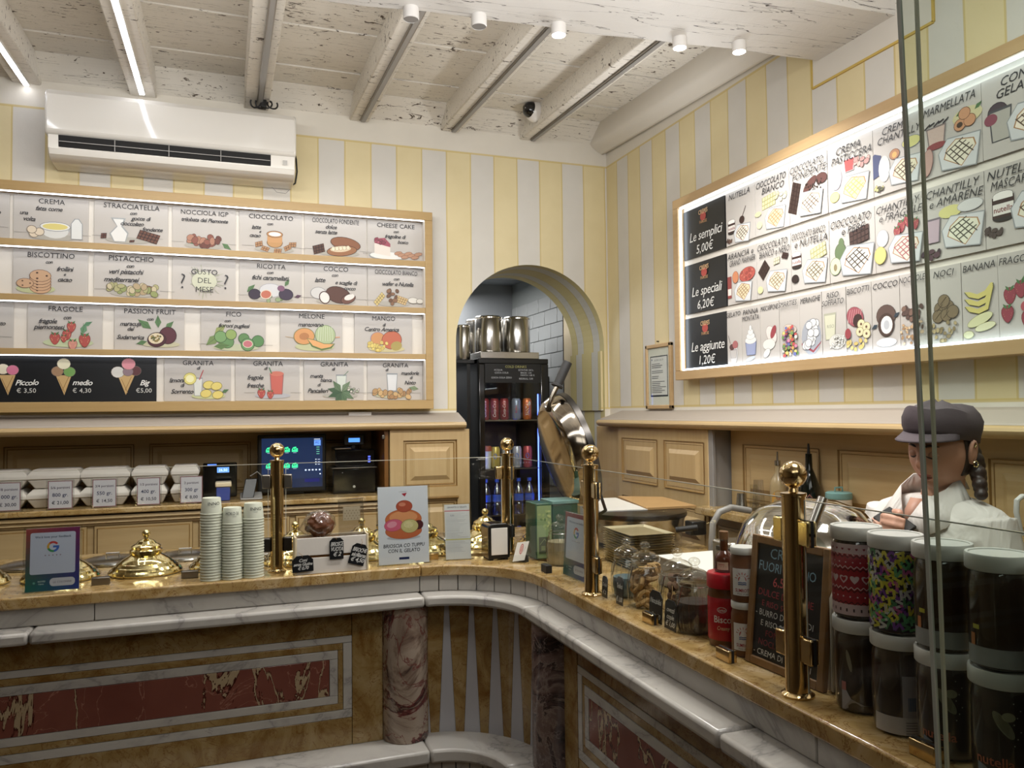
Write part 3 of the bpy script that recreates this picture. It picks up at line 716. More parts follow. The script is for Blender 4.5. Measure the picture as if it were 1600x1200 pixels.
# fascia under the slab: long pieces, seven narrow tiles round the curve
def long_back(name, segs, d0, d1, z0, z1, mat, bev=.003):
    for xa, xb in segs:
        mb = MB(); mb.box(xa + .0008, xb - .0008, CY + d0, CY + d1, z0, z1); obj(name, mb, mat, ctr, bev=bev)
def long_right(name, segs, d0, d1, z0, z1, mat, bev=.003):
    for ya, yb in segs:
        mb = MB(); mb.box(CX + d0, CX + d1, ya + .0008, yb - .0008, z0, z1); obj(name, mb, mat, ctr, bev=bev)
def curved(name, k, d0, d1, z0, z1, mat, bev=.002, gap=.0012, a0=0.0, a1=PI / 2, sub=4):
    cx, cy = CX - RC, CY - RC
    for i in range(k):
        aa = a0 + (a1 - a0) * i / k; ab = a0 + (a1 - a0) * (i + 1) / k; g = gap / (RC + d0)
        th = [aa + g + (ab - aa - 2 * g) * j / sub for j in range(sub + 1)]
        poly = [(cx + (RC + d0) * math.sin(t), cy + (RC + d0) * math.cos(t)) for t in th] + [(cx + (RC + d1) * math.sin(t), cy + (RC + d1) * math.cos(t)) for t in th[::-1]]
        mb = MB(); mb.prism(poly, z0, z1, lambda u, v, w_: (u, v, w_)); obj(name, mb, mat, ctr, bev=bev, ang=30)
C0 = CX - RC; CR0 = CY - RC
long_back('fascia_stone', ((-1.6, -.35), (-.35, C0)), .018, .055, .914, .966, MAT_WMARBLE)
long_right('fascia_stone', ((1.08, CR0), (YN, 1.08)), .018, .055, .914, .966, MAT_WMARBLE)
curved('fascia_tile', 8, .018, .05, .914, .966, MAT_WMARBLE)
# upper ledge with a rounded front
def ledge(z0, z1, d0, d1, name='ledge_stone'):
    long_back(name, ((-1.6, -.5), (-.5, C0)), d0, d1, z0, z1, MAT_WMARBLE, .009)
    long_right(name, ((1.25, CR0), (YN, 1.25)), d0, d1, z0, z1, MAT_WMARBLE, .009)
    curved(name, 1, d0, d1, z0, z1, MAT_WMARBLE, .009, sub=16)
ledge(.880, .914, -.058, .05)
DP = 0.022                # plane of the inlaid panels, behind the ledge
ZT, ZB = .880, .455
# inlay on the back run: frame bands around a red field
XE = 0.478                # pilaster starts / ends
def band_back(z0, z1, xa, xb, mat, name, pr=0.0):
    mb = MB(); mb.box(xa, xb, CY + DP - pr, CY + DP + .03, z0, z1); return obj(name, mb, mat, ctr, bev=.0012)
def band_right(z0, z1, ya, yb, mat, name, pr=0.0):
    mb = MB(); mb.box(CX + DP - pr, CX + DP + .03, ya, yb, z0, z1); return obj(name, mb, mat, ctr, bev=.0012)
def inlay(band, e, far, sgn, zt=ZT, zb=ZB):
    """nested rectangles of stone: yellow field, white, yellow, white bands, red centre; e = end next to the pilaster, far = far end"""
    g = .0006
    def bb(z0, z1, a, b, mat, name, pr=0.0):
        a, b = min(a, b), max(a, b); band(z0 + g, z1 - g, a + g, b - g, mat, name, pr)
    b1, b2, b3, b4 = e + sgn * .098, e + sgn * .126, e + sgn * .142, e + sgn * .168
    bb(.796, zt, far, b1 - sgn * .0, MAT_YMARBLE, 'yellow_stone'); bb(zb, .541, far, b1, MAT_YMARBLE, 'yellow_stone')
    bb(.775, .796, far, b1, MAT_WMARBLE, 'white_band', .001); bb(.541, .567, far, b1, MAT_WMARBLE, 'white_band', .001); bb(.567, .775, b1, b2, MAT_WMARBLE, 'white_band', .001)
    bb(.754, .775, far, b2, MAT_YMARBLE, 'yellow_band'); bb(.567, .588, far, b2, MAT_YMARBLE, 'yellow_band'); bb(.588, .754, b2, b3, MAT_YMARBLE, 'yellow_band')
    bb(.727, .754, far, b3, MAT_WMARBLE, 'white_band', .001); bb(.588, .613, far, b3, MAT_WMARBLE, 'white_band', .001); bb(.613, .727, b3, b4, MAT_WMARBLE, 'white_band', .001)
    bb(.613, .727, far, b4, MAT_RMARBLE, 'red_stone')
    bb(zb, zt, e, b1, MAT_YMARBLE, 'pilaster_stone', .002)
inlay(band_back, XE, -1.6, -1)
inlay(band_right, 2.135, YN, -1)
# columns
for (x, y, m, l) in ((0.552, CY + .028, MAT_BRECCIA1, 'rose and grey breccia half column left of the corner'), (CX + .028, 2.20, MAT_BRECCIA2, 'dark purple breccia half column right of the corner')):
    mb = MB(); mb.lathe([(0.0735, ZB + .001), (0.0745, ZB + .004), (0.0745, .879)], x, y, 48); lab(obj('column', mb, m, ctr), l)
# curved panel of wedges between the columns
cx, cy = CX - RC, CY - RC; rr = RC + DP
def arcp(t, z): return (cx + rr * math.sin(t), cy + rr * math.cos(t), z)
def wedge(ta0, tb0, ta1, tb1, mat, name):
    """piece whose angular extent is ta0..tb0 at the foot and ta1..tb1 at the top"""
    mb = MB(); n = 3; g = .0016
    for k in range(n):
        f0, f1 = k / n, (k + 1) / n
        A = [arcp(ta0 + g + (tb0 - ta0 - 2 * g) * f, ZB) for f in (f0, f1)]; B = [arcp(ta1 + g + (tb1 - ta1 - 2 * g) * f, ZT) for f in (f1, f0)]
        F4 = A + B; back = [(cx + (p[0] - cx) * 1.08, cy + (p[1] - cy) * 1.08, p[2]) for p in F4]
        mb.add(F4 + back, [(0, 1, 2, 3), (0, 4, 5, 1), (2, 6, 7, 3)] + ([(0, 3, 7, 4)] if k == 0 else []) + ([(1, 5, 6, 2)] if k == n - 1 else []))
    obj(name, mb, mat, ctr, smooth=False)
t0, t1, nw = 0.02, PI / 2 - .02, 6; st = (t1 - t0) / nw
for k in range(nw):
    c = t0 + st * (k + .5); wt_, wb_ = st * .42, st * .17
    wedge(c - wb_, c + wb_, c - wt_, c + wt_, MAT_YMARBLE, 'yellow_wedge')
for k in range(nw + 1):
    c = t0 + st * k; wt_, wb_ = st * .08, st * .33
    lo = 0.0 if k == 0 else 1; hi = 0.0 if k == nw else 1
    wedge(c - wb_ * lo, c + wb_ * hi, c - wt_ * lo, c + wt_ * hi, MAT_GWHITE, 'white_wedge')
mb = MB(); P = [arcp(-.02 + (PI / 2 + .04) * k / 16, 0) for k in range(17)]
mb.prism([(cx + (p[0] - cx) * 1.03, cy + (p[1] - cy) * 1.03) for p in P] + [(cx + (p[0] - cx) * 1.10, cy + (p[1] - cy) * 1.10) for p in P[::-1]], .05, .90, lambda u, v, w_: (u, v, w_))
obj('mortar_bed', mb, MAT_GROUT, ctr, smooth=False)
# lower ledge and plinth
ledge(.412, .455, -.115, .05)
long_back('plinth_stone', ((-1.6, -.5), (-.5, C0)), -.075, .05, 0, .412, MAT_WMARBLE)
long_right('plinth_stone', ((1.25, CR0), (YN, 1.25)), -.075, .05, 0, .412, MAT_WMARBLE)
curved('plinth_tile', 8, -.075, -.03, 0, .412, MAT_WMARBLE)

# ================================================================ MENU BOARDS
# little painted pictures, in a 100-wide coordinate system
def crepe(a, x, y, s, fill='#e3d6bf', grid='#5c4632', edge='#a97538'):
    a.poly([(x - 19 * s, y - 12 * s), (x + 17 * s, y - 16 * s), (x + 22 * s, y + 13 * s), (x - 12 * s, y + 16 * s), (x - 22 * s, y + 4 * s)], '#8b8f92')
    a.poly([(x - 18 * s, y - 11 * s), (x + 16 * s, y - 15 * s), (x + 21 * s, y + 12 * s), (x - 12 * s, y + 15 * s), (x - 21 * s, y + 4 * s)], '#c3c6c8')
    P = [(x - 15 * s, y - 2 * s), (x + 2 * s, y - 12 * s), (x + 16 * s, y + 2 * s), (x + 14 * s, y + 8 * s), (x - 3 * s, y + 12 * s), (x - 12 * s, y + 6 * s)]
    a.poly([(x + (p - x) * 1.08, y + (q - y) * 1.08) for p, q in P], edge); a.poly(P, fill)
    for k in (-.6, -.2, .2, .6):
        a.line([(x + (k * 12 - 7) * s, y + (k * 5 + 7) * s), (x + (k * 12 + 7) * s, y + (k * 7 - 7) * s)], 1.0 * s, grid)
        a.line([(x + (k * 8 - 9) * s, y - (k * 8 + 2) * s), (x + (k * 8 + 9) * s, y + (-k * 8 + 7) * s)], 1.0 * s, grid)
def shadow(a, x, y, w, c='#a9a49a'): a.ell(x, y, w, w * .16, c); a.line([(x - w * 1.6, y + 5), (x - w, y + 5.2)], .5, '#8d8880'); a.line([(x + w, y + 5), (x + w * 1.6, y + 4.6)], .5, '#8d8880')
def nuts(a, x, y, s, cols, n, sx=1, sy=1, out='#3c2a20', seed=1):
    r = random.Random(seed)
    for i in range(n): a.ell(x + r.uniform(-1, 1) * s * 3.2 * sx, y + r.uniform(-1, 1) * s * 1.4 * sy, s * r.uniform(.8, 1.15), s * r.uniform(.6, .9), cols[i % len(cols)], r.uniform(0, 3), 10, out, .5)
def leaf(a, x, y, l, rot, c='#4f7a44'):
    a.poly([(x, y), (x + l * .5 * math.cos(rot + .5), y + l * .5 * math.sin(rot + .5)), (x + l * math.cos(rot), y + l * math.sin(rot)), (x + l * .5 * math.cos(rot - .5), y + l * .5 * math.sin(rot - .5))], c)
    a.line([(x, y), (x + l * math.cos(rot), y + l * math.sin(rot))], .4, '#2c4a2a')
def jar(a, x, y, s, c='#3a2018', lid='#e4e0da', lab_='#d8d2ca', txt=None):
    a.ell(x, y - 8 * s, 8.6 * s, 3 * s, '#2a211e'); a.rect(x - 8.5 * s, y - 8 * s, x + 8.5 * s, y + 7 * s, c); a.rect(x - 8 * s, y - 6 * s, x + 8 * s, y + 2 * s, lab_)
    a.ell(x, y + 8 * s, 7.5 * s, 2.4 * s, lid, out='#55504c', ow=.6); a.rect(x - 7.5 * s, y + 5 * s, x + 7.5 * s, y + 8 * s, lid)
    if txt: a.text(txt, x, y - 2 * s, 4 * s, '#7c1f1f', 'b', fit=15 * s)
def bar(a, x, y, s, c='#4b2a1d', rot=0.15, nx=4, ny=2, g='#2a140d'):
    ca, sa = math.cos(rot), math.sin(rot)
    q = lambda u, v: (x + (u * ca - v * sa) * s, y + (u * sa + v * ca) * s)
    w_, h_ = nx * 4.2, ny * 4.2; a.poly([q(-w_ / 2, -h_ / 2), q(w_ / 2, -h_ / 2), q(w_ / 2 + 1.5, h_ / 2), q(-w_ / 2 + 1.5, h_ / 2)], g)
    for i in range(nx):
        for j in range(ny):
            u, v = -w_ / 2 + 4.2 * i + .5 + j * .8, -h_ / 2 + 4.2 * j + .5; a.poly([q(u, v), q(u + 3.3, v), q(u + 3.6, v + 3.3), q(u + .3, v + 3.3)], c)
def glass(a, x, y, w, h, c, rim='#8d9498'):
    a.poly([(x - w * .4, y), (x + w * .4, y), (x + w * .5, y + h), (x - w * .5, y + h)], rim); a.poly([(x - w * .34, y + 1), (x + w * .34, y + 1), (x + w * .44, y + h * .92), (x - w * .44, y + h * .92)], c)
def cookie(a, x, y, r, c='#c79a6b'):
    a.ell(x, y, r, r * .62, c, 0, 14, '#6d4a33', .7)
    for k in range(5): a.ell(x + r * .6 * math.cos(k * 2.1), y + r * .35 * math.sin(k * 2.1), r * .12, r * .1, '#4a2a1c', 0, 6)
def d_crema(a):
    shadow(a, 52, 8, 32); a.ell(55, 20, 20, 9, '#aab0b2'); a.ell(55, 17, 18, 11, '#cfd0cc'); a.ell(55, 24, 20, 6.5, '#dcdcd6', out='#7f8588'); a.ell(55, 24, 17, 4.8, '#dccb58')
    for x, y in ((27, 12), (34, 15), (24, 18)): a.ell(x, y, 6, 5.4, '#dbc9ab', 0, 14, '#7a6a58')
    a.poly([(76, 6), (92, 6), (92, 30), (87, 38), (81, 38), (76, 30)], '#8b9296'); a.poly([(77, 7), (91, 7), (91, 30), (86, 37), (82, 37), (77, 30)], '#d6d8d6')
def d_strac(a):
    shadow(a, 45, 9, 30); a.poly([(26, 6), (42, 6), (46, 20), (38, 30), (42, 42), (22, 42), (30, 30), (20, 18)], '#9ba0a2'); a.poly([(27, 7), (41, 7), (44, 19), (36, 29), (39, 40), (25, 40), (31, 29), (22, 18)], '#dcdcd8')
    bar(a, 72, 16, 1.15, '#6a3a27', -.25, 6, 3); bar(a, 12, 14, .9, '#5f3222', .1, 2, 2); bar(a, 50, 8, .8, '#5f3222', .1, 2, 1)
def d_nocc(a): shadow(a, 50, 8, 32); leaf(a, 22, 12, 20, .3); leaf(a, 78, 14, 18, -.6); leaf(a, 66, 12, 18, 2.6); nuts(a, 50, 16, 6, ['#8e4a35', '#b17455', '#6f3425'], 18, 1.2, .9)
def d_ciocc(a):
    shadow(a, 55, 8, 32); a.ell(56, 20, 12, 8, '#c08a3e', out='#6d4a22'); a.rect(44, 20, 68, 34, '#c98f45'); a.ell(56, 34, 12.5, 5, '#b98244', out='#6d4a22'); a.ell(56, 34, 10, 3.6, '#dddcd8')
    for x, y, r in ((30, 16, .3), (40, 9, -.3), (76, 12, .5), (84, 18, .1), (60, 6, 0)): bar(a, x, y, .95, '#b07c45', r, 3, 2, '#6d4622')
def d_fond(a):
    shadow(a, 55, 8, 34); bar(a, 22, 13, 1.1, '#54301f', .3, 4, 3); a.ell(66, 24, 24, 10, '#8d5328', -.15, 20, '#3f2413'); a.ell(60, 12, 24, 8, '#9a6230', .12, 20, '#3f2413'); a.ell(58, 15, 17, 5, '#d9c39b', .12)
    for k in range(5): a.ell(46 + k * 6, 14.5 + k * .8, 2.8, 3.4, '#e4d5b5', 0, 8, '#8a6a45', .4)
def d_cheese(a):
    shadow(a, 40, 6, 30); a.ell(36, 8, 34, 8, '#8f9698'); a.ell(36, 9, 32, 6.5, '#dfdeda'); a.poly([(12, 12), (40, 8), (40, 26), (12, 32)], '#ddd2c6'); a.poly([(12, 30), (40, 24), (40, 30), (30, 40), (14, 38)], '#a33a55'); nuts(a, 24, 34, 3, ['#b04560', '#8c2b45'], 8)
    for k in range(7): a.ell(54 + k * 6, 14 - (k % 3) * 3, 7, 3, '#b98560', .2, 10, '#6b4530', .5)
def d_bisc(a):
    a.ell(30, 10, 26, 7, '#b3bb83'); [cookie(a, 36, 12 + 4.5 * k, 14) for k in range(5)]; cookie(a, 16, 18, 11)
def d_pist(a): shadow(a, 55, 8, 34); a.ell(68, 14, 16, 6, '#8d6a3c', out='#4a3420'); nuts(a, 52, 14, 5, ['#a9a566', '#c3b58a', '#8d9a4f', '#b39b6d'], 26, 2.0, .9, '#4c4428')
def d_gusto(a):
    r = random.Random(4)
    for k in range(46):
        t = r.uniform(0, 2 * PI); l0, l1 = r.uniform(2, 12), r.uniform(18, 34); a.line([(50 + l0 * math.cos(t), 34 + l0 * math.sin(t) * .9), (50 + l1 * math.cos(t), 34 + l1 * math.sin(t) * .9)], .5, r.choice(['#8a9b5e', '#a3a98a', '#7f8f63', '#b8bb9b']))
    a.ell(50, 34, 20, 16, '#c3c6a8'); a.caps('GUSTO', 50, 50, 9, st='r'); a.caps('DEL', 50, 35, 9, st='r'); a.caps('MESE', 50, 20, 9, st='r'); a.caps('?', 16, 34, 26, st='t'); a.caps('?', 84, 34, 26, st='t')
def d_ricotta(a):
    shadow(a, 52, 8, 34); a.ell(50, 22, 18, 11, '#c9c9cb', out='#9a9aa2'); leaf(a, 12, 18, 18, .8); leaf(a, 72, 30, 14, 1.0); nuts(a, 50, 10, 4, ['#6b8a55', '#8aa070'], 6, 2)
    a.ell(24, 15, 9, 8, '#33273c', 0, 16, '#1a141f'); a.ell(42, 15, 8, 6.5, '#c4603f', .2, 16, '#d9c7b0', 1.5); a.ell(74, 16, 11, 9, '#3b2d48', 0, 16, '#1a141f'); leaf(a, 88, 12, 12, .3, '#5a2c50'); a.ell(66, 26, 6, 5, '#7c4a6d')
def d_cocco(a): shadow(a, 50, 7, 32); a.ell(22, 20, 12, 9, '#c6c5c2', out='#8a8a8c'); a.ell(54, 18, 20, 13, '#5d372b', -.25, 20, '#2f1a14'); a.ell(32, 13, 7.5, 9, '#ddd9d4', .3, 16, '#4a2c22', 1.6); a.ell(70, 12, 12, 7, '#6f4436', .4, 14, '#2f1a14'); a.ell(72, 15, 9, 4.5, '#dcd8d2', .4)
def d_bianco(a): shadow(a, 45, 7, 30); bar(a, 20, 14, 1.1, '#d2ba68', .9, 5, 2, '#8f7b3a'); bar(a, 58, 14, 1.0, '#cfae6d', -.3, 5, 3, '#8f7038'); nuts(a, 44, 20, 4, ['#6f4a2e', '#8a5f3c'], 9, .6, 2.4); a.ell(80, 14, 9, 5, '#d6d2c8', 0, 12, '#8a8478'); a.ell(92, 13, 6, 4, '#d6d2c8', 0, 12, '#8a8478')
def berry(a, x, y, r, c='#b2372c'):
    for k_, c_ in ((1.07, '#6d1c18'), (1.0, c)): a.poly([(x + r * k_ * math.sin(t_) * (.80 + .24 * math.cos(t_)), y + r * k_ * (1.08 * math.cos(t_) - .05)) for t_ in (2 * PI * q / 18 for q in range(18))], c_)
    for k in range(6): a.ell(x + r * .55 * math.cos(k * 1.9), y + r * .5 * math.sin(k * 1.9), .5, .6, '#e4c27d', 0, 5)
    leaf(a, x - 1, y + r * .6, r * .9, 2.2); leaf(a, x + 1, y + r * .6, r * .9, .9)
def d_frag(a): a.ell(54, 10, 34, 7, '#b3c193'); leaf(a, 72, 22, 20, 1.3, '#5b9268'); leaf(a, 74, 36, 14, .5, '#4f8a5e'); a.line([(72, 12), (74, 40)], .6, '#55764a'); [berry(a, *p) for p in ((36, 16, 8), (52, 22, 7), (58, 34, 7), (76, 14, 9), (48, 16, 5))]; berry(a, 60, 7, 7, '#cc7d6b')
def d_passion(a): a.ell(66, 10, 28, 5, '#b9b58f'); leaf(a, 52, 34, 24, 2.5); leaf(a, 62, 36, 20, 1.6); leaf(a, 72, 34, 18, .8); leaf(a, 46, 14, 16, 3.4); a.ell(76, 24, 12, 13, '#5a2030', 0, 20, '#2b0f18'); a.ell(60, 17, 13, 11, '#4c1c28', .15, 20, '#2b0f18'); a.ell(59, 19, 11, 8.5, '#d9c9a0', .15); nuts(a, 59, 19, 1.4, ['#6d7033', '#a88a2c'], 12, 1.4, 2.2, '#4c4a20')
def d_fico(a): shadow(a, 54, 7, 36, '#b5bb98'); leaf(a, 8, 10, 30, .7, '#6d8a45'); leaf(a, 20, 26, 26, .8, '#8d9a48'); [a.ell(x, y, r, r, c, 0, 16, '#33552c') for x, y, r, c in ((40, 16, 10, '#5e9250'), (30, 24, 9, '#6fa05a'), (46, 28, 8, '#8aa64c'), (66, 22, 8, '#5a8a4a'), (88, 18, 9, '#4f8a4a'), (72, 12, 10, '#5f9455'))]; a.ell(72, 13, 7, 5.5, '#c25f6d', 0, 14, '#dfcfb8', 1); leaf(a, 20, 8, 24, .1, '#587d3e')
def d_melone(a):
    a.ell(55, 10, 32, 7, '#b9bd8a'); a.line([(8, 26), (24, 24)], 1, '#b99b6d'); a.line([(84, 26), (96, 27)], 2, '#d99a6d'); a.ell(72, 30, 16, 16, '#a9bb86', 0, 24, '#6f8558')
    for k in range(7): a.line([(60 + k * 4, 20), (62 + k * 3.4, 44)], .5, '#d5dcc0')
    a.ell(38, 27, 16, 13, '#d8903a', .1, 22, '#7f7a3a', 1.2); a.ell(38, 27, 8, 6, '#b9742c', .1)
    a.poly([(42, 24), (50, 10), (66, 4), (82, 8), (88, 16), (70, 16), (54, 22)], '#5f7a3a'); a.poly([(43, 23), (52, 12), (66, 7), (80, 10), (86, 15), (70, 15), (54, 21)], '#e3a04a')
def d_mango(a): a.ell(55, 9, 32, 6, '#c3b983'); a.ell(40, 26, 12, 11, '#cf8a3c', 0, 16, '#8a6a8a'); a.ell(64, 24, 17, 15, '#c4592a', .3, 22, '#7a3a1c'); a.ell(72, 14, 10, 8, '#a9963a', .3); nuts(a, 40, 13, 3.4, ['#ddc64a', '#d1b83f'], 16, 1.4, 1.5, '#a08428')
def d_limone(a): a.ell(66, 8, 26, 5, '#b9bf83'); glass(a, 50, 8, 14, 30, '#cfd2ca'); a.line([(52, 34), (58, 50)], 1.4, '#b9303a'); a.ell(38, 36, 9, 9, '#ddd15a', 0, 14, '#a39a38'); a.ell(38, 36, 6, 6, '#e6e2a0'); [a.ell(x, y, 8, 6, '#ddc94a', .2, 14, '#8f8530') for x, y in ((66, 26), (78, 24), (62, 12), (80, 10))]; leaf(a, 86, 14, 12, .4)
def d_granfr(a): shadow(a, 58, 8, 28, '#a9aab2'); glass(a, 64, 10, 22, 34, '#c9503c', '#9b5a58'); a.ell(64, 44, 11, 4, '#d86a4c'); a.line([(56, 44), (52, 54)], 1.6, '#3d7a4a'); berry(a, 40, 12, 7); berry(a, 54, 10, 6)
def d_menta(a): shadow(a, 60, 8, 30); glass(a, 62, 14, 18, 30, '#c3ccc0'); a.line([(66, 42), (74, 50)], 1.2, '#6a8a6a'); [leaf(a, 62, 14, 24, t, c) for t, c in ((2.9, '#3d5f40'), (.2, '#4d6f4a'), (-.5, '#5a7a55'), (3.5, '#355a3a'), (-1.2, '#4d6f4a'), (-2, '#3d5f40'), (.9, '#6a8560'), (2.2, '#57754f'))]; nuts(a, 84, 18, 2.4, ['#c9c6bb', '#9aa38a'], 8, 1.3, 1.6)
def d_mandorle(a): shadow(a, 45, 8, 32, '#b3b08f'); glass(a, 44, 16, 20, 32, '#cfd0d0'); leaf(a, 8, 12, 22, .2, '#7a8f63'); leaf(a, 92, 20, 18, 3.0, '#7a8f63'); nuts(a, 44, 12, 5, ['#c9a05a', '#b58a48', '#a87a3e'], 20, 2.0, .9)

# the flavour board: oak frame with four lit rows
lb = thing('flavour_board', 'long oak framed lit ice cream flavour board on the back wall', 'menu board', (-0.4, 3.80, 2.0))
FY = 3.79
ROWZ = [(2.243, 2.446), (2.012, 2.214), (1.785, 1.985), (1.560, 1.759)]
bars = [(2.446, 2.487)] + [(ROWZ[i + 1][1], ROWZ[i][0]) for i in range(3)] + [(1.517, 1.560)]
XEND = 0.925
for i, (za, zb) in enumerate(bars):
    mb = MB(); mb.box(-1.6, XEND + .038 if i in (0, 4) else XEND, FY, YB - .001, za, zb); obj('rail', mb, MAT_OAK, lb, bev=.002)
mb = MB(); mb.box(XEND, XEND + .038, FY + .0005, YB - .001, 1.560, 2.446); lab(obj('end_stile', mb, MAT_OAK, lb, bev=.002), 'right end stile of the frame')
mb = MB(); mb.box(-1.6, XEND, YB - .006, YB - .001, 1.56, 2.446); obj('backing', mb, MAT_SHELF, lb, smooth=False)
for za, zb in ROWZ:
    mb = MB(); mb.box(-1.6, XEND - .004, FY + .006, FY + .016, zb - .004, zb - .0005); obj('led_strip', mb, MAT_LED, lb, smooth=False)
    mb = MB(); mb.box(XEND - .003, XEND - .0005, FY + .002, YB - .007, za + .001, zb - .001); obj('inner_lining', mb, MAT_SHELF, lb, smooth=False)
def X(px): return at(px, 470, y=3.835).x
T1 = [(13, 0, 'x'), (19, 137, ('CREMA', [('fatta come', 46, 51, 6.5), ('una', 13, 43, 6), ('volta', 20, 34, 6.5)], d_crema)), (146, 262, ('STRACCIATELLA', [('con', 52, 52, 5), ('gocce di', 62, 44.5, 6), ('cioccolato', 50, 36, 6), ('fondente', 78, 29, 6)], d_strac)),
      (269, 368, ('NOCCIOLA IGP', [('trilobata del Piemonte', 50, 50, 6.5)], d_nocc)), (374, 472, ('CIOCCOLATO', [('con', 48, 51, 5), ('latte', 26, 44, 6.5), ('e', 32, 37, 5), ('cacao', 24, 30, 6)], d_ciocc)),
      (476, 573, ('CIOCCOLATO FONDENTE', [('dolce', 42, 52, 6.5), ('senza latte', 34, 43, 6.5)], d_fond)), (575, 663, ('CHEESE CAKE', [('con', 50, 52, 5), ('fragoline di', 48, 43, 6.5), ('bosco', 62, 34, 6)], d_cheese))]
T2 = [(19, 137, ('BISCOTTINO', [('con', 47, 52, 5), ('frollini', 68, 42, 7), ('e', 68, 34, 5), ('cacao', 68, 26, 6.5)], d_bisc)), (146, 262, ('PISTACCHIO', [('con', 48, 51, 5.5), ('veri pistacchi', 42, 42, 7), ('mediterranei', 36, 30, 7)], d_pist)),
      (269, 368, (None, [], d_gusto)), (374, 472, ('RICOTTA', [('con', 48, 52, 5.5), ('fichi caramellati', 48, 43, 7.5)], d_ricotta)), (476, 573, ('COCCO', [('con', 48, 52, 5.5), ('latte', 24, 43, 7.5), ('e scaglie di', 66, 40, 6.5), ('cocco', 72, 31, 6)], d_cocco)),
      (575, 663, ('CIOCCOLATO BIANCO', [('con', 50, 51, 5.5), ('wafer e Nutella', 52, 42, 7)], d_bianco))]
T3 = [(0, 21, 'x'), (43, 160, ('FRAGOLE', [('con', 52, 49, 5.5), ('fragole', 26, 43, 7), ('piemontesi', 28, 34, 7)], d_frag)), (179, 288, ('PASSION FRUIT', [('con', 50, 50, 5), ('maracuja', 22, 42, 6.5), ('del', 22, 34, 6), ('Sudamerica', 22, 21, 6.5)], d_passion)),
      (314, 415, ('FICO', [('con', 40, 51, 5), ('fioroni pugliesi', 50, 43, 6.5)], d_fico)), (438, 535, ('MELONE', [('mantovano', 48, 48, 7)], d_melone)), (554, 644, ('MANGO', [('di', 50, 51, 5.5), ('Centro America', 46, 43, 7)], d_mango))]
T4 = [(257, 361, ('GRANITA', [('di', 50, 54, 5.5), ('limoni', 18, 34, 7), ('di', 26, 26, 6), ('Sorrento', 26, 16, 7)], d_limone)), (368, 468, ('GRANITA', [('di', 46, 54, 5.5), ('fragole', 30, 39, 7), ('fresche', 30, 26, 7)], d_granfr)),
      (475, 568, ('GRANITA', [('di', 48, 54, 5.5), ('menta', 20, 42, 6.5), ('bianca', 36, 35, 6), ('di', 24, 27, 5.5), ('Pancalieri', 22, 17, 7)], d_menta)), (574, 660, ('GRANITA', [('di', 34, 54, 5.5), ('mandorle', 76, 48, 6.5), ('di', 78, 40, 5.5), ('Noto', 76, 31, 7)], d_mandorle))]
ti = 0
for row, tiles in zip(ROWZ, (T1, T2, T3, T4)):
    for pa, pb, spec in tiles:
        if pb == 0: pa, pb = -110, 13
        if spec == 'x' and pa == 0: pa, pb = -90, 21
        xa, xb = X(pa), X(pb); h = row[1] - row[0] - .006; yk = YB - .0075 - random.uniform(0, .002)
        tilt = random.uniform(-.002, .002)
        mb = MB(); mb.hexa([(xa, yk - .004, row[0] + .002), (xb, yk - .004, row[0] + .002), (xb, yk, row[0] + .002), (xa, yk, row[0] + .002), (xa, yk - .004 - .002, row[0] + h), (xb, yk - .004 - .002, row[0] + h), (xb, yk, row[0] + h), (xa, yk, row[0] + h)])
        tl = obj('flavour_panel', mb, MAT_TILEPAPER, lb, smooth=False)
        sc = (xb - xa) / 100; H = h / sc
        a = Art(0, 0, sc); a.mute = .25
        if spec != 'x':
            head, lines, dr = spec
            dy = H - 70
            a.oy = 0; dr(a)
            for t_, x_, y_, hh in lines: a.hand(t_, x_, y_ + dy * .5, hh, '#25252c', fit=88)
            if head: a.caps(head, 50, 62 + dy * .6, 7.6, '#1f1f26', fit=76, st='r')
        else:
            a.line([(60, 20), (98, 19)], .6, '#8d8880'); a.hand('gusto', 78, 42, 7)
        a.build('painting', tl, plane_fn((xa, yk - .0062, row[0] + .002), (1, 0, 0), (0, 0, 1)))
        OFF[tl.name] = OFF[lb.name]
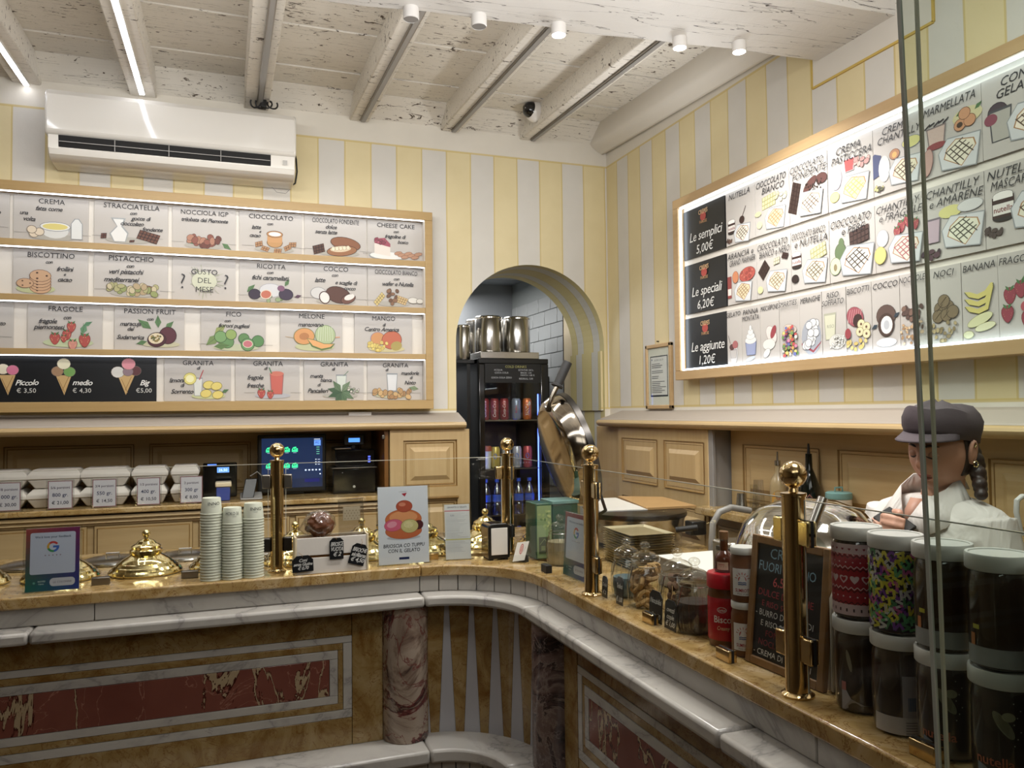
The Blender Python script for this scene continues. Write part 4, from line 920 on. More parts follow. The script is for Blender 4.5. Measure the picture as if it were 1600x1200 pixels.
# black size panel of the bottom row
row = ROWZ[3]; xa, xb = -1.35, X(245); yk = YB - .012; mb = MB(); mb.box(xa, xb, yk, YB - .0065, row[0] + .001, row[1] - .001)
tl = lab(obj('size_panel', mb, MAT_CHALK, lb, smooth=False), 'black panel with cone sizes and prices')
a = Art(0, 0, .01)
def cone(a, x, y, scoops, wafer=1):
    a.poly([(x - 3, y + 8.5), (x + 3, y + 8.5), (x + .3, y)] if wafer else [(x - 3.4, y + 8.5), (x + 3.6, y + 9.5), (x - .2, y)], '#b99a68'); a.line([(x - 2, y + 7), (x + .5, y + 1)], .25, '#8a6a3c'); a.line([(x + 2, y + 8), (x - .5, y + 2)], .25, '#8a6a3c')
    for dx, dy, r, c in scoops: a.ell(x + dx, y + 8 + dy, r, r * .92, c, 0, 14, '#6d625a', .15)
for px_, sc_, nm, pr in ((12, [(-1.6, 3, 2.3, '#dcd3bb'), (1.9, 2.6, 2.2, '#c9718d')], 'Piccolo', '€ 3,50'), (100, [(-2.4, 2.2, 2.2, '#9a7a5c'), (2.2, 2.0, 2.2, '#6f9a52'), (0, 5.4, 2.5, '#d9d3b5')], 'medio', '€ 4,30'), (198, [(-3.4, 2.0, 2.6, '#cfcdc6'), (3.6, 2.6, 2.2, '#5a3236'), (.6, 2.2, 2.0, '#8a747c'), (.8, 5.6, 2.7, '#cf8a92')], 'Big', '€5,00')):
    xx = (X(px_) - xa) * 100
    cone(a, xx, 3.0, sc_, 0 if nm == 'Big' else 1); a.hand(nm, xx + 7.0, 8.4, 2.3, '#d8d8d4'); a.text(pr, xx + 7.0, 5.0, 1.9, '#c9c9c5', 'r', fit=9)
a.build('chalk_writing', tl, plane_fn((xa, yk - .0002, row[0]), (1, 0, 0), (0, 0, 1)))

# the crepe board on the right wall
rb = thing('crepe_board', 'oak framed crepe menu board with glowing white border on the right wall', 'menu board', (XR, 2.0, 2.0))
FX = 1.892
Y0, Y1 = 3.083, 0.30; ZA, ZBo = 1.631, 2.437; fw = .040
mb = MB(); mb.box(FX, XR - .001, Y1, Y0, ZBo - fw, ZBo); obj('rail', mb, MAT_OAKY, rb, bev=.002)
mb = MB(); mb.box(FX, XR - .001, Y1, Y0, ZA, ZA + fw); obj('rail', mb, MAT_OAKY, rb, bev=.002)
mb = MB(); mb.box(FX + .0005, XR - .001, Y0 - fw, Y0, ZA + fw, ZBo - fw); obj('end_stile', mb, MAT_OAKY, rb, bev=.002)
mb = MB(); mb.box(XR - .03, XR - .001, Y1, Y0 - fw, ZA + fw, ZBo - fw); obj('backing', mb, MAT_SHELF, rb, smooth=False)
xl = XR - .032
mb = MB(); mb.box(FX + .010, FX + .018, Y1, Y0 - fw - .004, ZBo - fw - .008, ZBo - fw - .0005); mb.box(FX + .010, FX + .018, Y1, Y0 - fw - .004, ZA + fw + .0005, ZA + fw + .008); mb.box(FX + .010, FX + .018, Y0 - fw - .008, Y0 - fw - .0005, ZA + fw + .008, ZBo - fw - .008)
lab(obj('led_border', mb, MAT_LEDBOARD, rb, smooth=False), 'glowing LED strip round the inside of the frame')
xk = XR - .037
def rtile(y_l, y_r, za, zb, name='crepe_panel', mat=MAT_TILEPAPER, label=None):
    mb = MB(); mb.box(xk - random.uniform(0, .002), XR - .031, y_r + .0012, y_l - .0012, za, zb); o = obj(name, mb, mat, rb, smooth=False)
    if label: o['label'] = label
    OFF[o.name] = OFF[rb.name]; return o
def rfn(y_l, z0): return plane_fn((xk - .0022, y_l, z0), (0, -1, 0), (0, 0, 1))
RZ = [(2.160, 2.374), (1.920, 2.134), (1.681, 1.899)]
for (za, zb), w1, pr in zip(RZ, ('semplici', 'speciali', 'aggiunte'), ('5,00€', '6,20€', '1,20€')):
    yl, yr = 3.036, 2.725
    o = rtile(yl, yr, za, zb, 'price_panel', MAT_CHALK, 'black panel reading Le %s %s' % (w1, pr))
    a = Art(0, 0, (yl - yr) / 100)
    a.ell(50, 53, 7, 6, '#a3443c'); a.text('CREPES', 50, 60, 6, '#c9a77c', 'b', fit=22, jit=.04); a.text('FAMOSE', 50, 46, 4, '#b08a63', 'b', fit=18)
    a.text('Le ' + w1, 54, 29, 13, '#dcdcd8', 'r', .22, fit=84, track=-.03); a.text(pr, 52, 10, 12, '#dcdcd8', 'r', .15)
    a.build('chalk_writing', o, rfn(yl, za))
def c_nutella(a): jar(a, 20, 38, 1.5, txt='nutella'); a.line([(70, 72), (56, 50)], 2, '#5d4b45'); a.ell(56, 46, 9, 8, '#3a2118'); crepe(a, 56, 18, 1.3, grid='#3f2c22'); nuts(a, 14, 10, 3, ['#4a3025', '#6b4a38'], 7)
def c_bianco(a): bar(a, 40, 60, 1.9, '#cfc98a', .1, 5, 3, '#9a9458'); nuts(a, 80, 62, 5, ['#c9c68f', '#dcd9ae'], 6); crepe(a, 60, 24, 1.4, '#d9c08f', '#a9793c'); a.ell(14, 20, 8, 7, '#cfcc98'); a.ell(10, 42, 10, 5, '#c9c68f')
def c_fond(a): bar(a, 14, 46, 1.9, '#3a241c', 1.3, 7, 3); a.ell(56, 62, 20, 8, '#5a3028', .6, 16, '#2a1512'); a.ell(86, 66, 14, 9, '#5a3028', -.1, 16, '#2a1512'); nuts(a, 66, 58, 1.6, ['#2c1c16'], 22, 4, 4); crepe(a, 58, 28, 1.5)
def c_past(a): a.ell(20, 52, 12, 18, '#c9c6cf', 0, 18, '#9a94a8'); a.ell(16, 22, 10, 8, '#d8cd6a', 0, 14, '#a39a48'); glass(a, 50, 56, 24, 22, '#b03a38', '#b9aab0'); nuts(a, 80, 66, 5, ['#cf9a90', '#b9807a'], 8, 1, 1); crepe(a, 60, 26, 1.5, '#ddcd8a', '#c9a23c')
def c_chant(a): a.poly([(0, 30), (16, 34), (18, 66), (4, 72), (0, 70)], '#3a4470'); a.ell(24, 42, 12, 22, '#c9c9c6'); a.ell(80, 70, 18, 9, '#cfc96a', 0, 16, '#5a648a'); a.ell(46, 60, 10, 8, '#b5794a', 0, 14, '#7a4a2c'); a.ell(46, 59, 5, 5, '#dba53c'); crepe(a, 66, 28, 1.5, '#dfd3ae'); nuts(a, 14, 12, 3, ['#c9c06a', '#5a5a3c'], 7)
def c_marm(a): a.ell(78, 72, 24, 12, '#c9c08a'); leaf(a, 60, 76, 20, .3); leaf(a, 90, 76, 14, .6); glass(a, 26, 44, 34, 30, '#c4a79a', '#7a6a68'); a.ell(26, 45, 17, 5, '#8d2c30'); [a.line([(6 + 8 * k, 74 + 3 * (k % 2)), (16 + 8 * k, 80)], 2.2, '#2f2a30') for k in range(5)]; [a.ell(x, y, 9, 8, '#c98a58', 0, 16, '#7a4a2c') for x, y in ((66, 62), (82, 64), (74, 76))]; a.ell(66, 62, 5, 4, '#4a3626'); crepe(a, 64, 24, 1.6, '#dcd6ba', '#4c3f30'); a.ell(10, 24, 9, 20, '#b58a7c', -.2, 16, '#7d4a44')
def c_gel(a): a.ell(24, 60, 14, 12, '#4a3a44', 0, 16, '#2a2028'); glass(a, 28, 20, 34, 44, '#a9a49a', '#4a4a50'); a.ell(14, 52, 10, 8, '#8a3a50'); crepe(a, 74, 34, 1.7)
def c_aran(a): a.rect(2, 14, 16, 60, '#8d2c24'); a.rect(3, 20, 15, 34, '#d8cfc4'); a.ell(30, 56, 10, 12, '#c9763a', 0, 14, '#8a4a20'); a.ell(70, 56, 26, 14, '#b5402c', .1, 18, '#6d2018'); nuts(a, 70, 56, 4, ['#c95a40', '#a03424'], 10, 1.4, 1.6); crepe(a, 56, 22, 1.4, '#dcc596', '#8d6a3c')
def c_bn(a): bar(a, 22, 52, 1.8, '#3a241c', .8, 4, 3); bar(a, 60, 64, 1.4, '#cfc6a0', .1, 3, 2, '#8a8468'); bar(a, 84, 70, 1.3, '#3a241c', -.3, 3, 2); a.ell(12, 16, 8, 7, '#cfcb8a'); crepe(a, 60, 26, 1.4, '#dccfae', '#7d5c34')
def c_bnut(a): jar(a, 16, 56, 1.5, txt='nutella'); bar(a, 72, 60, 1.9, '#cfc98a', .25, 5, 3, '#9a9458'); crepe(a, 64, 28, 1.5, '#dcd0b0'); a.ell(12, 22, 9, 7, '#2f1d18', 0, 14, '#1a100c')
def c_pere(a): a.ell(26, 48, 12, 14, '#5e7548', 0, 18, '#2f4226'); a.ell(28, 62, 6, 9, '#5e7548'); a.ell(14, 26, 12, 14, '#c9cba0', 0, 18, '#5e7548'); a.ell(14, 24, 4, 6, '#8a7a50'); bar(a, 66, 66, 2, '#4a3028', .15, 5, 3); crepe(a, 62, 28, 1.7, '#dcd6c6', '#40302a')
def c_frag(a): a.ell(16, 56, 12, 14, '#c9c9c9', 0, 16, '#9a9a9a'); [berry(a, *p, '#a0313a') for p in ((56, 68, 9), (70, 74, 9), (84, 66, 8), (48, 60, 8))]; a.ell(12, 28, 12, 14, '#d8cc5a', 0, 16, '#a99c38'); crepe(a, 64, 30, 1.6, '#dfcdb8', '#a8505a')
def c_amar(a): a.ell(46, 66, 20, 9, '#cdc86a'); a.ell(78, 68, 20, 8, '#c6c6c4', 0, 16, '#9a9a9a'); glass(a, 16, 26, 26, 36, '#b59aa8', '#6d5f6a'); nuts(a, 14, 12, 5, ['#3a2430', '#54343f'], 7, 1, 1); crepe(a, 66, 34, 1.6, '#d8d8bc', '#4c4a38')
def c_masc(a): jar(a, 28, 54, 1.9, txt='nutella'); nuts(a, 16, 22, 4, ['#4a3a34'], 8, 1, 1); crepe(a, 76, 40, 1.7, '#d8d4b8'); a.ell(80, 70, 12, 5, '#8d2c30')
def k_gel(a): a.ell(50, 40, 24, 40, '#c9c6c4'); glass(a, 48, 22, 44, 32, '#b9b4b0', '#8a8684'); a.ell(40, 64, 16, 12, '#5a3634'); a.ell(60, 72, 17, 15, '#a85a5a'); a.line([(30, 78), (18, 110)], 2.5, '#5a4a44')
def k_pan(a): glass(a, 50, 24, 60, 44, '#8f9ac0', '#6a769a'); [a.ell(50, 74 + 14 * k, 30 - 8 * k, 12 - k, '#dedcd8', 0, 16, '#8d9094') for k in range(4)]; a.ell(46, 12, 26, 6, '#b9c6d8', .2)
def k_masc(a): a.ell(60, 86, 34, 22, '#d2ccc4', -.9, 18, '#7a4a4a'); a.ell(70, 94, 12, 24, '#9a2c38', -.5); a.ell(46, 54, 32, 18, '#d8d5ce', 0, 16, '#8a8680'); a.ell(34, 26, 20, 12, '#dad7d0', .6, 16, '#4a4a4c')
def k_smar(a): a.ell(54, 96, 32, 14, '#c9b9a9', -.2, 16, '#6a5a50'); r = random.Random(8); [a.ell(r.uniform(14, 88), r.uniform(10, 86), 7, 6, r.choice(['#c9403c', '#d8a03a', '#5a6ab5', '#d2cfc8', '#7a3a8a', '#d27aa0', '#6d9a4a', '#e0cf5a']), 0, 8, '#5a4a48', .8) for _ in range(62)]; [a.ell(r.uniform(30, 78), r.uniform(88, 102), 6, 5, r.choice(['#c9403c', '#d8a03a', '#5a6ab5']), 0, 8) for _ in range(12)]
def k_mer(a): a.ell(52, 60, 44, 56, '#9aa0aa'); a.poly([(8, 44), (60, 18), (96, 44), (92, 36), (60, 10), (8, 36)], '#9a3a4a'); r = random.Random(2); [a.ell(50 + r.uniform(-26, 26), 58 + r.uniform(-26, 46), 14, 12, '#d6d6d4', 0, 10, '#5d6066', 1.6) for _ in range(16)]
def k_riso(a): glass(a, 34, 44, 50, 80, '#c6c6a8', '#a5a58c'); a.text('RISO', 36, 84, 10, '#8a8a78', 'r'); r = random.Random(2); a.ell(62, 36, 34, 22, '#cbc9bf', 0, 16, '#9a988c'); [a.ell(62 + r.uniform(-28, 28), 36 + r.uniform(-16, 16), 3.5, 3, '#dddbd4', 0, 6, '#8d8b80', .8) for _ in range(40)]
def k_bis(a): a.ell(36, 104, 34, 28, '#a04450', -.5, 18, '#5a2c30'); [a.line([(8 + 9 * k, 88), (18 + 9 * k, 126)], 2, '#c98a8c') for k in range(6)]; a.ell(46, 92, 18, 20, '#3f2420', -.4); [a.ell(x, y, 14, 13, '#d6cd9a', 0, 14, '#8a7c4a', 1.4) for x, y in ((60, 80), (80, 70), (54, 58), (80, 50))]; [a.ell(x, y, 4, 4, '#6d4c30') for x, y in ((60, 80), (80, 70), (54, 58), (80, 50))]; nuts(a, 42, 20, 8, ['#d8c26a', '#cfb24a'], 10, 1.4, 1.2); a.ell(8, 56, 12, 16, '#9a2c38')
def k_coc(a): a.ell(52, 92, 34, 30, '#5d463c', 0, 18, '#2a1d18'); leaf(a, 78, 84, 26, .5, '#2d3a4a'); leaf(a, 22, 70, 26, 3.6, '#2d3a4a'); a.ell(52, 66, 28, 32, '#4a332a', 0, 18, '#2a1d18'); a.ell(54, 66, 21, 25, '#dcdad8'); a.ell(54, 66, 10, 13, '#b5b9be'); a.ell(52, 18, 36, 12, '#cfd2d6')
def k_nocc(a): nuts(a, 46, 96, 9, ['#5a4038', '#7d5c4a'], 14, 1.1, 1.6); nuts(a, 36, 40, 5, ['#c9a06a', '#a87f4c', '#d8bf94'], 34, 1.8, 4.5, '#6d5030', 5); nuts(a, 78, 56, 6, ['#4c3a30', '#b9a07c'], 5, .4, 4)
def k_noci(a): [a.ell(x, y, 17, 16, '#7d6a4a', .2, 14, '#3c3020', 1.6) for x, y in ((36, 90), (60, 92), (48, 108), (30, 70), (56, 72), (74, 78))]; [a.line([(x - 10, y - 8), (x + 8, y + 10)], 1.3, '#4c3e28') for x, y in ((36, 90), (60, 92), (48, 108), (30, 70), (56, 72))]; nuts(a, 44, 30, 6, ['#b5a06d', '#8f7c50'], 18, 2, 3)
def k_ban(a):
    for k in range(3):
        y = 112 - 18 * k; P = [(8, y + 8), (20, y - 6), (48, y - 14), (74, y - 6), (90, y + 20 + 14 * k), (84, y + 22 + 14 * k), (66, y + 4), (44, y - 2), (24, y + 6)]; a.poly([(x, q) for x, q in P], '#5a5a2c'); a.poly([(50 + (x - 50) * .95, q + .8) for x, q in P], '#cfc25a')
    a.ell(50, 48, 36, 12, '#d2d29a', .35, 18, '#8a8a4a'); a.ell(64, 30, 28, 9, '#d6d6a8', .2, 18, '#8a8a4a'); a.ell(18, 14, 14, 9, '#d6d6a8', 0, 14, '#8a8a4a')
def k_frag(a): [berry(a, *p, '#962c40') for p in ((30, 96, 18), (58, 108, 18), (80, 94, 17), (24, 54, 18), (76, 36, 20))]; leaf(a, 60, 126, 30, .4); a.ell(70, 66, 12, 12, '#b5404f')
R1 = [(['NUTELLA'], c_nutella), (['CIOCCOLATO', 'BIANCO'], c_bianco), (['CIOCCOLATO', 'FONDENTE'], c_fond), (['CREMA', 'PASTICCERA'], c_past), (['CREMA', 'CHANTILLY'], c_chant), (['MARMELLATA'], c_marm), (['CON', 'GELATO'], c_gel)]
R2 = [(['ARANCIA e', 'GRAND MARNIER'], c_aran), (['CIOCCOLATO', 'BIANCO e NERO'], c_bn), (['CIOCCOLATO BIANCO', 'e NUTELLA'], c_bnut), (['CIOCCOLATO', 'e PERE'], c_pere), (['CHANTILLY', 'e FRAGOLE'], c_frag), (['CHANTILLY', 'e AMARENE'], c_amar), (['NUTELLA e', 'MASCARPONE'], c_masc)]
YC1 = [2.718, 2.528, 2.331, 2.138, 1.937, 1.751, 1.555, 1.36]
for (za, zb), R_ in ((RZ[0], R1), (RZ[1], R2)):
    for i, (tx, dr) in enumerate(R_):
        yl, yr = YC1[i], YC1[i + 1]; o = rtile(yl, yr, za, zb); sc = (yl - yr) / 100; a = Art(0, 0, sc); a.mute = .25; dr(a)
        H = (zb - za) / sc
        for k, t_ in enumerate(tx): a.text(t_, 48 + (6 if k else 0), H - 11 - 15 * k, 12, '#2c2a2e', 'r', .28, fit=88, jit=.03)
        a.build('painting', o, rfn(yl, za))
YC3 = [2.735, 2.629, 2.514, 2.403, 2.292, 2.18, 2.068, 1.959, 1.848, 1.744, 1.634, 1.523, 1.412]
for i, (tx, dr) in enumerate([(['GELATO'], k_gel), (['PANNA', 'MONTATA'], k_pan), (['MASCARPONE'], k_masc), (['SMARTIES'], k_smar), (['MERINGHE'], k_mer), (['RISO', 'SOFFIATO'], k_riso), (['BISCOTTI'], k_bis), (['COCCO'], k_coc), (['NOCCIOLE'], k_nocc), (['NOCI'], k_noci), (['BANANA'], k_ban), (['FRAGOLE'], k_frag)]):
    yl, yr = YC3[i], YC3[i + 1]; o = rtile(yl, yr, RZ[2][0], RZ[2][1]); sc = (yl - yr) / 100; a = Art(0, 0, sc); a.mute = .22; dr(a); H = (RZ[2][1] - RZ[2][0]) / sc
    for k, t_ in enumerate(tx): a.text(t_, 50, H - 18 - 22 * k, 17, '#2c2a2e', 'r', .22, fit=90, jit=.03)
    a.build('painting', o, rfn(yl, RZ[2][0]))

# framed notice between arch and crepe board
t = thing('framed_notice', 'narrow gilt framed notice with black bordered text left of the crepe board', 'picture', (XR, 3.3, 1.66))
ya, yb, za, zb = 3.20, 3.435, 1.505, 1.815
for bx in ((yb - .018, yb, za, zb), (ya, ya + .018, za, zb), (ya, yb, zb - .018, zb), (ya, yb, za, za + .018)):
    mb = MB(); mb.box(XR - .018, XR - .001, *bx); obj('frame_bar', mb, MAT_OAKY, t, bev=.003)
mb = MB(); mb.box(XR - .010, XR - .002, ya + .018, yb - .018, za + .018, zb - .018); obj('paper', mb, MAT_PAPER, t, smooth=False)
a = Art(); a.rect(.02, .04, .18, .235, '#20242c'); a.rect(.025, .048, .175, .230, '#c9c9c6'); a.ell(.036, .218, .004, .004, '#2c3a6d')
a.text('SISTEMA HACCP', .10, .215, .008, '#55555a', 'r', fit=.11); r_ = random.Random(3)
for k in range(17):
    if k in (3, 6, 9): continue
    a.rect(.034, .195 - k * .0085, .034 + r_.uniform(.06, .13), .1985 - k * .0085, '#6a6a6c' if k not in (1, 2) else '#33333a')
a.build('notice_text', t, plane_fn((XR - .0102, yb - .018, za + .018), (0, -1, 0), (0, 0, 1)))
mb = MB(); mb.box(XR - .012, XR - .0105, ya + .018, yb - .018, za + .018, zb - .018); obj('glass', mb, MAT_PANE, t, smooth=False)
mb = MB(); mb.tube([(XR - .001, 3.33, 1.828), (XR - .012, 3.33, 1.828)], .003); obj('nail', mb, MAT_DKSTEEL, t)
# thermostat
t = thing('thermostat', 'small white thermostat with green display under the flavour board', 'thermostat', (.61, YB, 1.47))
xa, xb, za, zb = .555, .665, 1.435, 1.505
mb = MB(); mb.box(xa, xb, YB - .028, YB - .001, za, zb); obj('case', mb, MAT_WHITEPL, t, bev=.004)
a = Art(0, 0, 1); a.rect(.010, .028, .052, .044, '#2f4a3a'); a.text('21.5', .031, .036, .010, '#7fae8c', 'r'); a.line([(.078, .030), (.086, .038)], .004, '#2a2a2a'); a.line([(.078, .042), (.086, .048)], .004, '#2a2a2a')
a.build('display', t, plane_fn((xa, YB - .0281, za), (1, 0, 0), (0, 0, 1)))

# ---------------------------------------------------------------- air conditioner
ac = thing('air_conditioner', 'white glossy wall air conditioner under the ceiling joists', 'air conditioner', (-.2, YB, 2.55))
xa, xb = -.694, .300
mb = MB(); prof = [(0, 2.53), (-.10, 2.535), (-.155, 2.565), (-.165, 2.60), (-.15, 2.63), (-.19, 2.62), (-.205, 2.66), (-.206, 2.76), (-.195, 2.825), (-.165, 2.852), (0, 2.855)]
prof = [(0, 2.560), (-.09, 2.560), (-.15, 2.567), (-.178, 2.580), (-.190, 2.602), (-.191, 2.608), (-.11, 2.609), (-.11, 2.655), (0, 2.655)]
mb.prism(prof, xa + .01, xb - .004, lambda u, v, a: (a, YB - .002 + u, v)); obj('base_housing', mb, MAT_ACWHITE, ac, bev=.004)
prof = [(-.0, 2.655), (-.19, 2.655), (-.203, 2.66), (-.210, 2.675), (-.214, 2.76), (-.208, 2.82), (-.192, 2.842), (-.165, 2.852), (0, 2.852)]
mb = MB(); mb.prism(prof, xa, xb, lambda u, v, a: (a, YB - .002 + u, v)); obj('front_panel', mb, MAT_ACWHITE, ac, bev=.010, seg=3, ang=20)
# dark outlet with louvres, divider ribs and the end cheeks
mb = MB(); mb.hexa([(xa + .05, YB - .1935, 2.609), (xb - .11, YB - .1935, 2.609), (xb - .11, YB - .12, 2.609), (xa + .05, YB - .12, 2.609), (xa + .05, YB - .200, 2.6545), (xb - .11, YB - .200, 2.6545), (xb - .11, YB - .12, 2.6545), (xa + .05, YB - .12, 2.6545)]); obj('air_outlet', mb, MAT_VOID, ac, smooth=False)
for f in (.45,):
    mb = MB(); y_ = YB - .2005 - .006 * f; mb.hexa([(xa + .052, y_, 2.606 + .046 * f), (xb - .112, y_, 2.606 + .046 * f), (xb - .112, y_ + .004, 2.607 + .046 * f), (xa + .052, y_ + .004, 2.607 + .046 * f), (xa + .052, y_, 2.609 + .046 * f), (xb - .112, y_, 2.609 + .046 * f), (xb - .112, y_ + .004, 2.61 + .046 * f), (xa + .052, y_ + .004, 2.61 + .046 * f)]); obj('louvre', mb, MAT_GREYPL, ac, smooth=False)
for k in range(1, 4):
    xx = xa + .05 + (xb - xa - .16) * k / 4; mb = MB(); mb.box(xx - .0015, xx + .0015, YB - .204, YB - .195, 2.605, 2.654); obj('outlet_rib', mb, MAT_GREYPL, ac, smooth=False)
mb = MB(); mb.prism([(-.10, 2.60), (-.191, 2.60), (-.197, 2.655), (-.10, 2.655)], xa + .012, xa + .049, lambda u, v, a: (a, YB - .002 + u, v)); mb.prism([(-.10, 2.60), (-.191, 2.60), (-.197, 2.655), (-.10, 2.655)], xb - .109, xb - .006, lambda u, v, a: (a, YB - .002 + u, v)); obj('end_cheek', mb, MAT_ACWHITE, ac, smooth=False)
a = Art(); a.rect(.002, 0, .022, .022, '#b9b6b0'); [a.rect(.004 + .006 * (k % 3), .004 + .006 * (k // 3), .008 + .006 * (k % 3), .007 + .006 * (k // 3), '#8a8a88') for k in range(9)]
a.build('sticker', ac, plane_fn((xb - .06, YB - .2005, 2.615), (1, 0, 0), (0, 0, 1)))
mb = MB(); mb.tube([(xb + .006, YB - .02, 2.74), (xb + .014, YB - .03, 2.70), (xb + .018, YB - .03, 2.64), (xb + .010, YB - .03, 2.585), (xb - .02, YB - .03, 2.565)], .004); obj('cable', mb, MAT_RUBBER, ac)
mb = MB(); mb.tube([(xb - .10, YB - .12, 2.534), (xb - .08, YB - .12, 2.512), (xb - .04, YB - .12, 2.508), (xb - .02, YB - .1, 2.534)], .0015, 5); obj('wire_loop', mb, MAT_GREYPL, ac)
t = thing('ceiling_cables', 'tangle of black cables and connector above the air conditioner', 'cable', (.17, 3.75, 2.93))
mb = MB(); mb.box(.15, .175, 3.70, 3.74, 2.885, 2.925); obj('connector', mb, MAT_BLACK, t, bev=.003)
r_ = random.Random(6)
for k in range(4):
    x0 = .12 + k * .022; a0_ = r_.uniform(0, 3); mb = MB(); mb.tube([(x0 + .016 * math.cos(a0_ + q) + .004 * q, 3.72 + .01 * math.sin(q * 1.3), 2.905 + .020 * math.sin(a0_ + q)) for q in [i_ * .5 for i_ in range(14)]], .0038, 6); obj('cable', mb, MAT_RUBBER, t)

# ================================================================ GLASS RAIL: posts, clamps, panes
GY, GX, GT = 2.648, 0.940, 1.341
def post(x, y, label, clamps, zc=(1.285, 1.085)):
    t = thing('brass_post', label, 'post', (x, y, 1.0), 'polished brass posts carrying the counter glass')
    mb = MB(); mb.lathe([(0.0285, 1.0003), (0.0285, 1.004), (0.024, 1.007), (0.0225, 1.009)], x, y, 32); obj('base_flange', mb, MAT_BRASS, t)
    mb = MB(); mb.lathe([(0.0205, 1.007), (0.0205, 1.346)], x, y, 32); obj('tube', mb, MAT_BRASS, t)
    mb = MB(); mb.lathe([(0.0222, 1.346), (0.0226, 1.349), (0.0222, 1.352), (0.009, 1.354), (0.007, 1.360), (0.010, 1.364)], x, y, 32); obj('collar', mb, MAT_BRASS, t)
    mb = MB(); mb.sphere((x, y, 1.384), .0238, 32, 20); obj('ball_finial', mb, MAT_BRASS, t)
    for dx, dy, z, m in clamps:
        mb = MB(); l = .026; cx_, cy_ = x + dx, y + dy
        if abs(dx) > abs(dy): mb.box(cx_ - .013, cx_ + .013, cy_ - .010, cy_ + .010, z - .022, z + .022)
        else: mb.box(cx_ - .010, cx_ + .010, cy_ - .013, cy_ + .013, z - .022, z + .022)
        c = obj('glass_clamp', mb, m, t, bev=.003)
        mb = MB()
        if abs(dx) > abs(dy): mb.box(cx_ - .0135, cx_ + .0135, cy_ - .003, cy_ + .003, z - .0225, z + .0225)
        else: mb.box(cx_ - .003, cx_ + .003, cy_ - .0135, cy_ + .0135, z - .0225, z + .0225)
        obj('rubber_pad', mb, MAT_RUBBER, c, smooth=False)
    return t
post(.157, GY, 'brass post with ball top left of the grey display box', [(-.033, 0, 1.285, MAT_NICKEL), (.033, 0, 1.285, MAT_NICKEL), (-.033, 0, 1.085, MAT_DKSTEEL), (.033, 0, 1.085, MAT_DKSTEEL)])
post(-.668, GY, 'brass post at the far left edge, mostly out of frame', [(.033, 0, 1.26, MAT_BLACK), (.033, 0, 1.085, MAT_BLACK)])
post(GX, 2.655, 'brass post at the counter corner in front of the fridge', [(-.033, 0, 1.285, MAT_BRASS), (0, -.033, 1.285, MAT_BRASS), (0, -.033, 1.085, MAT_DKSTEEL)])
post(GX, 1.975, 'brass post left of the glass biscuit jars', [(0, -.033, 1.285, MAT_BRASS), (0, .033, 1.285, MAT_BRASS), (0, -.033, 1.085, MAT_BRASS)])
post(GX, 1.150, 'nearest and largest brass post, right of the chalkboard', [(0, -.033, 1.285, MAT_GOLD), (0, .033, 1.285, MAT_GOLD), (0, -.033, 1.085, MAT_BRASS), (0, .033, 1.085, MAT_BRASS)])
def pane(label, a, b, clips=(), mat=MAT_PANE, clipm=MAT_BRASS):
    (x0, y0), (x1, y1) = a, b
    t = thing('counter_glass', label, 'glass screen', (x0, y0, 1.012), 'clear panes of the counter glass')
    mb = MB(); al = abs(x1 - x0) > abs(y1 - y0)
    if al: mb.add([(x0, y0, 1.012), (x1, y0, 1.012), (x1, y0, GT), (x0, y0, GT)], [(0, 1, 2, 3)])
    else: mb.add([(x0, y0, 1.012), (x0, y1, 1.012), (x0, y1, GT), (x0, y0, GT)], [(0, 1, 2, 3)])
    obj('sheet', mb, mat, t, smooth=False)
    for z in (GT,):
        mb = MB()
        if al: mb.box(x0, x1, y0 - .002, y0 + .002, z - .0006, z + .0010)
        else: mb.box(x0 - .002, x0 + .002, min(y0, y1), max(y0, y1), z - .0006, z + .0010)
        obj('top_edge', mb, MAT_EDGEGLINT if al else MAT_EDGE, t, smooth=False)
    for (ex, ey) in (a, b):
        mb = MB(); mb.box(ex - .0009, ex + .0009, ey - .0009, ey + .0009, 1.012, GT); obj('side_edge', mb, MAT_EDGEGLINT if al else MAT_EDGE, t, smooth=False)
    for c in clips:
        mb = MB()
        if al: mb.box(c - .024, c + .024, y0 - .010, y0 + .010, 1.0002, 1.022)
        else: mb.box(x0 - .010, x0 + .010, c - .022, c + .022, 1.0002, 1.024)
        k = obj('floor_clip', mb, clipm, t, bev=.0015)
        mb = MB()
        if al: mb.box(c - .0245, c + .0245, y0 - .003, y0 + .003, 1.0004, 1.0225)
        else: mb.box(x0 - .003, x0 + .003, c - .0225, c + .0225, 1.0004, 1.0245)
        obj('rubber_pad', mb, MAT_RUBBER, k, smooth=False)
pane('clear low pane between the left edge and the left brass post', (-.640, GY), (.130, GY), (-.345, -.10), clipm=MAT_NICKEL)
pane('clear low pane between the left post and the corner post', (.184, GY), (.915, GY), (.42, .66), clipm=MAT_BRASS)
pane('clear low pane between the corner post and the middle post', (GX, 2.628), (GX, 2.002), (2.50, 2.30), clipm=MAT_RUBBER)
pane('clear low pane in front of the biscuit jars', (GX, 1.948), (GX, 1.178), (1.66, 1.36))
pane('clear low pane in front of the big spread jars', (GX, 1.122), (GX, .42), (.88, .6))
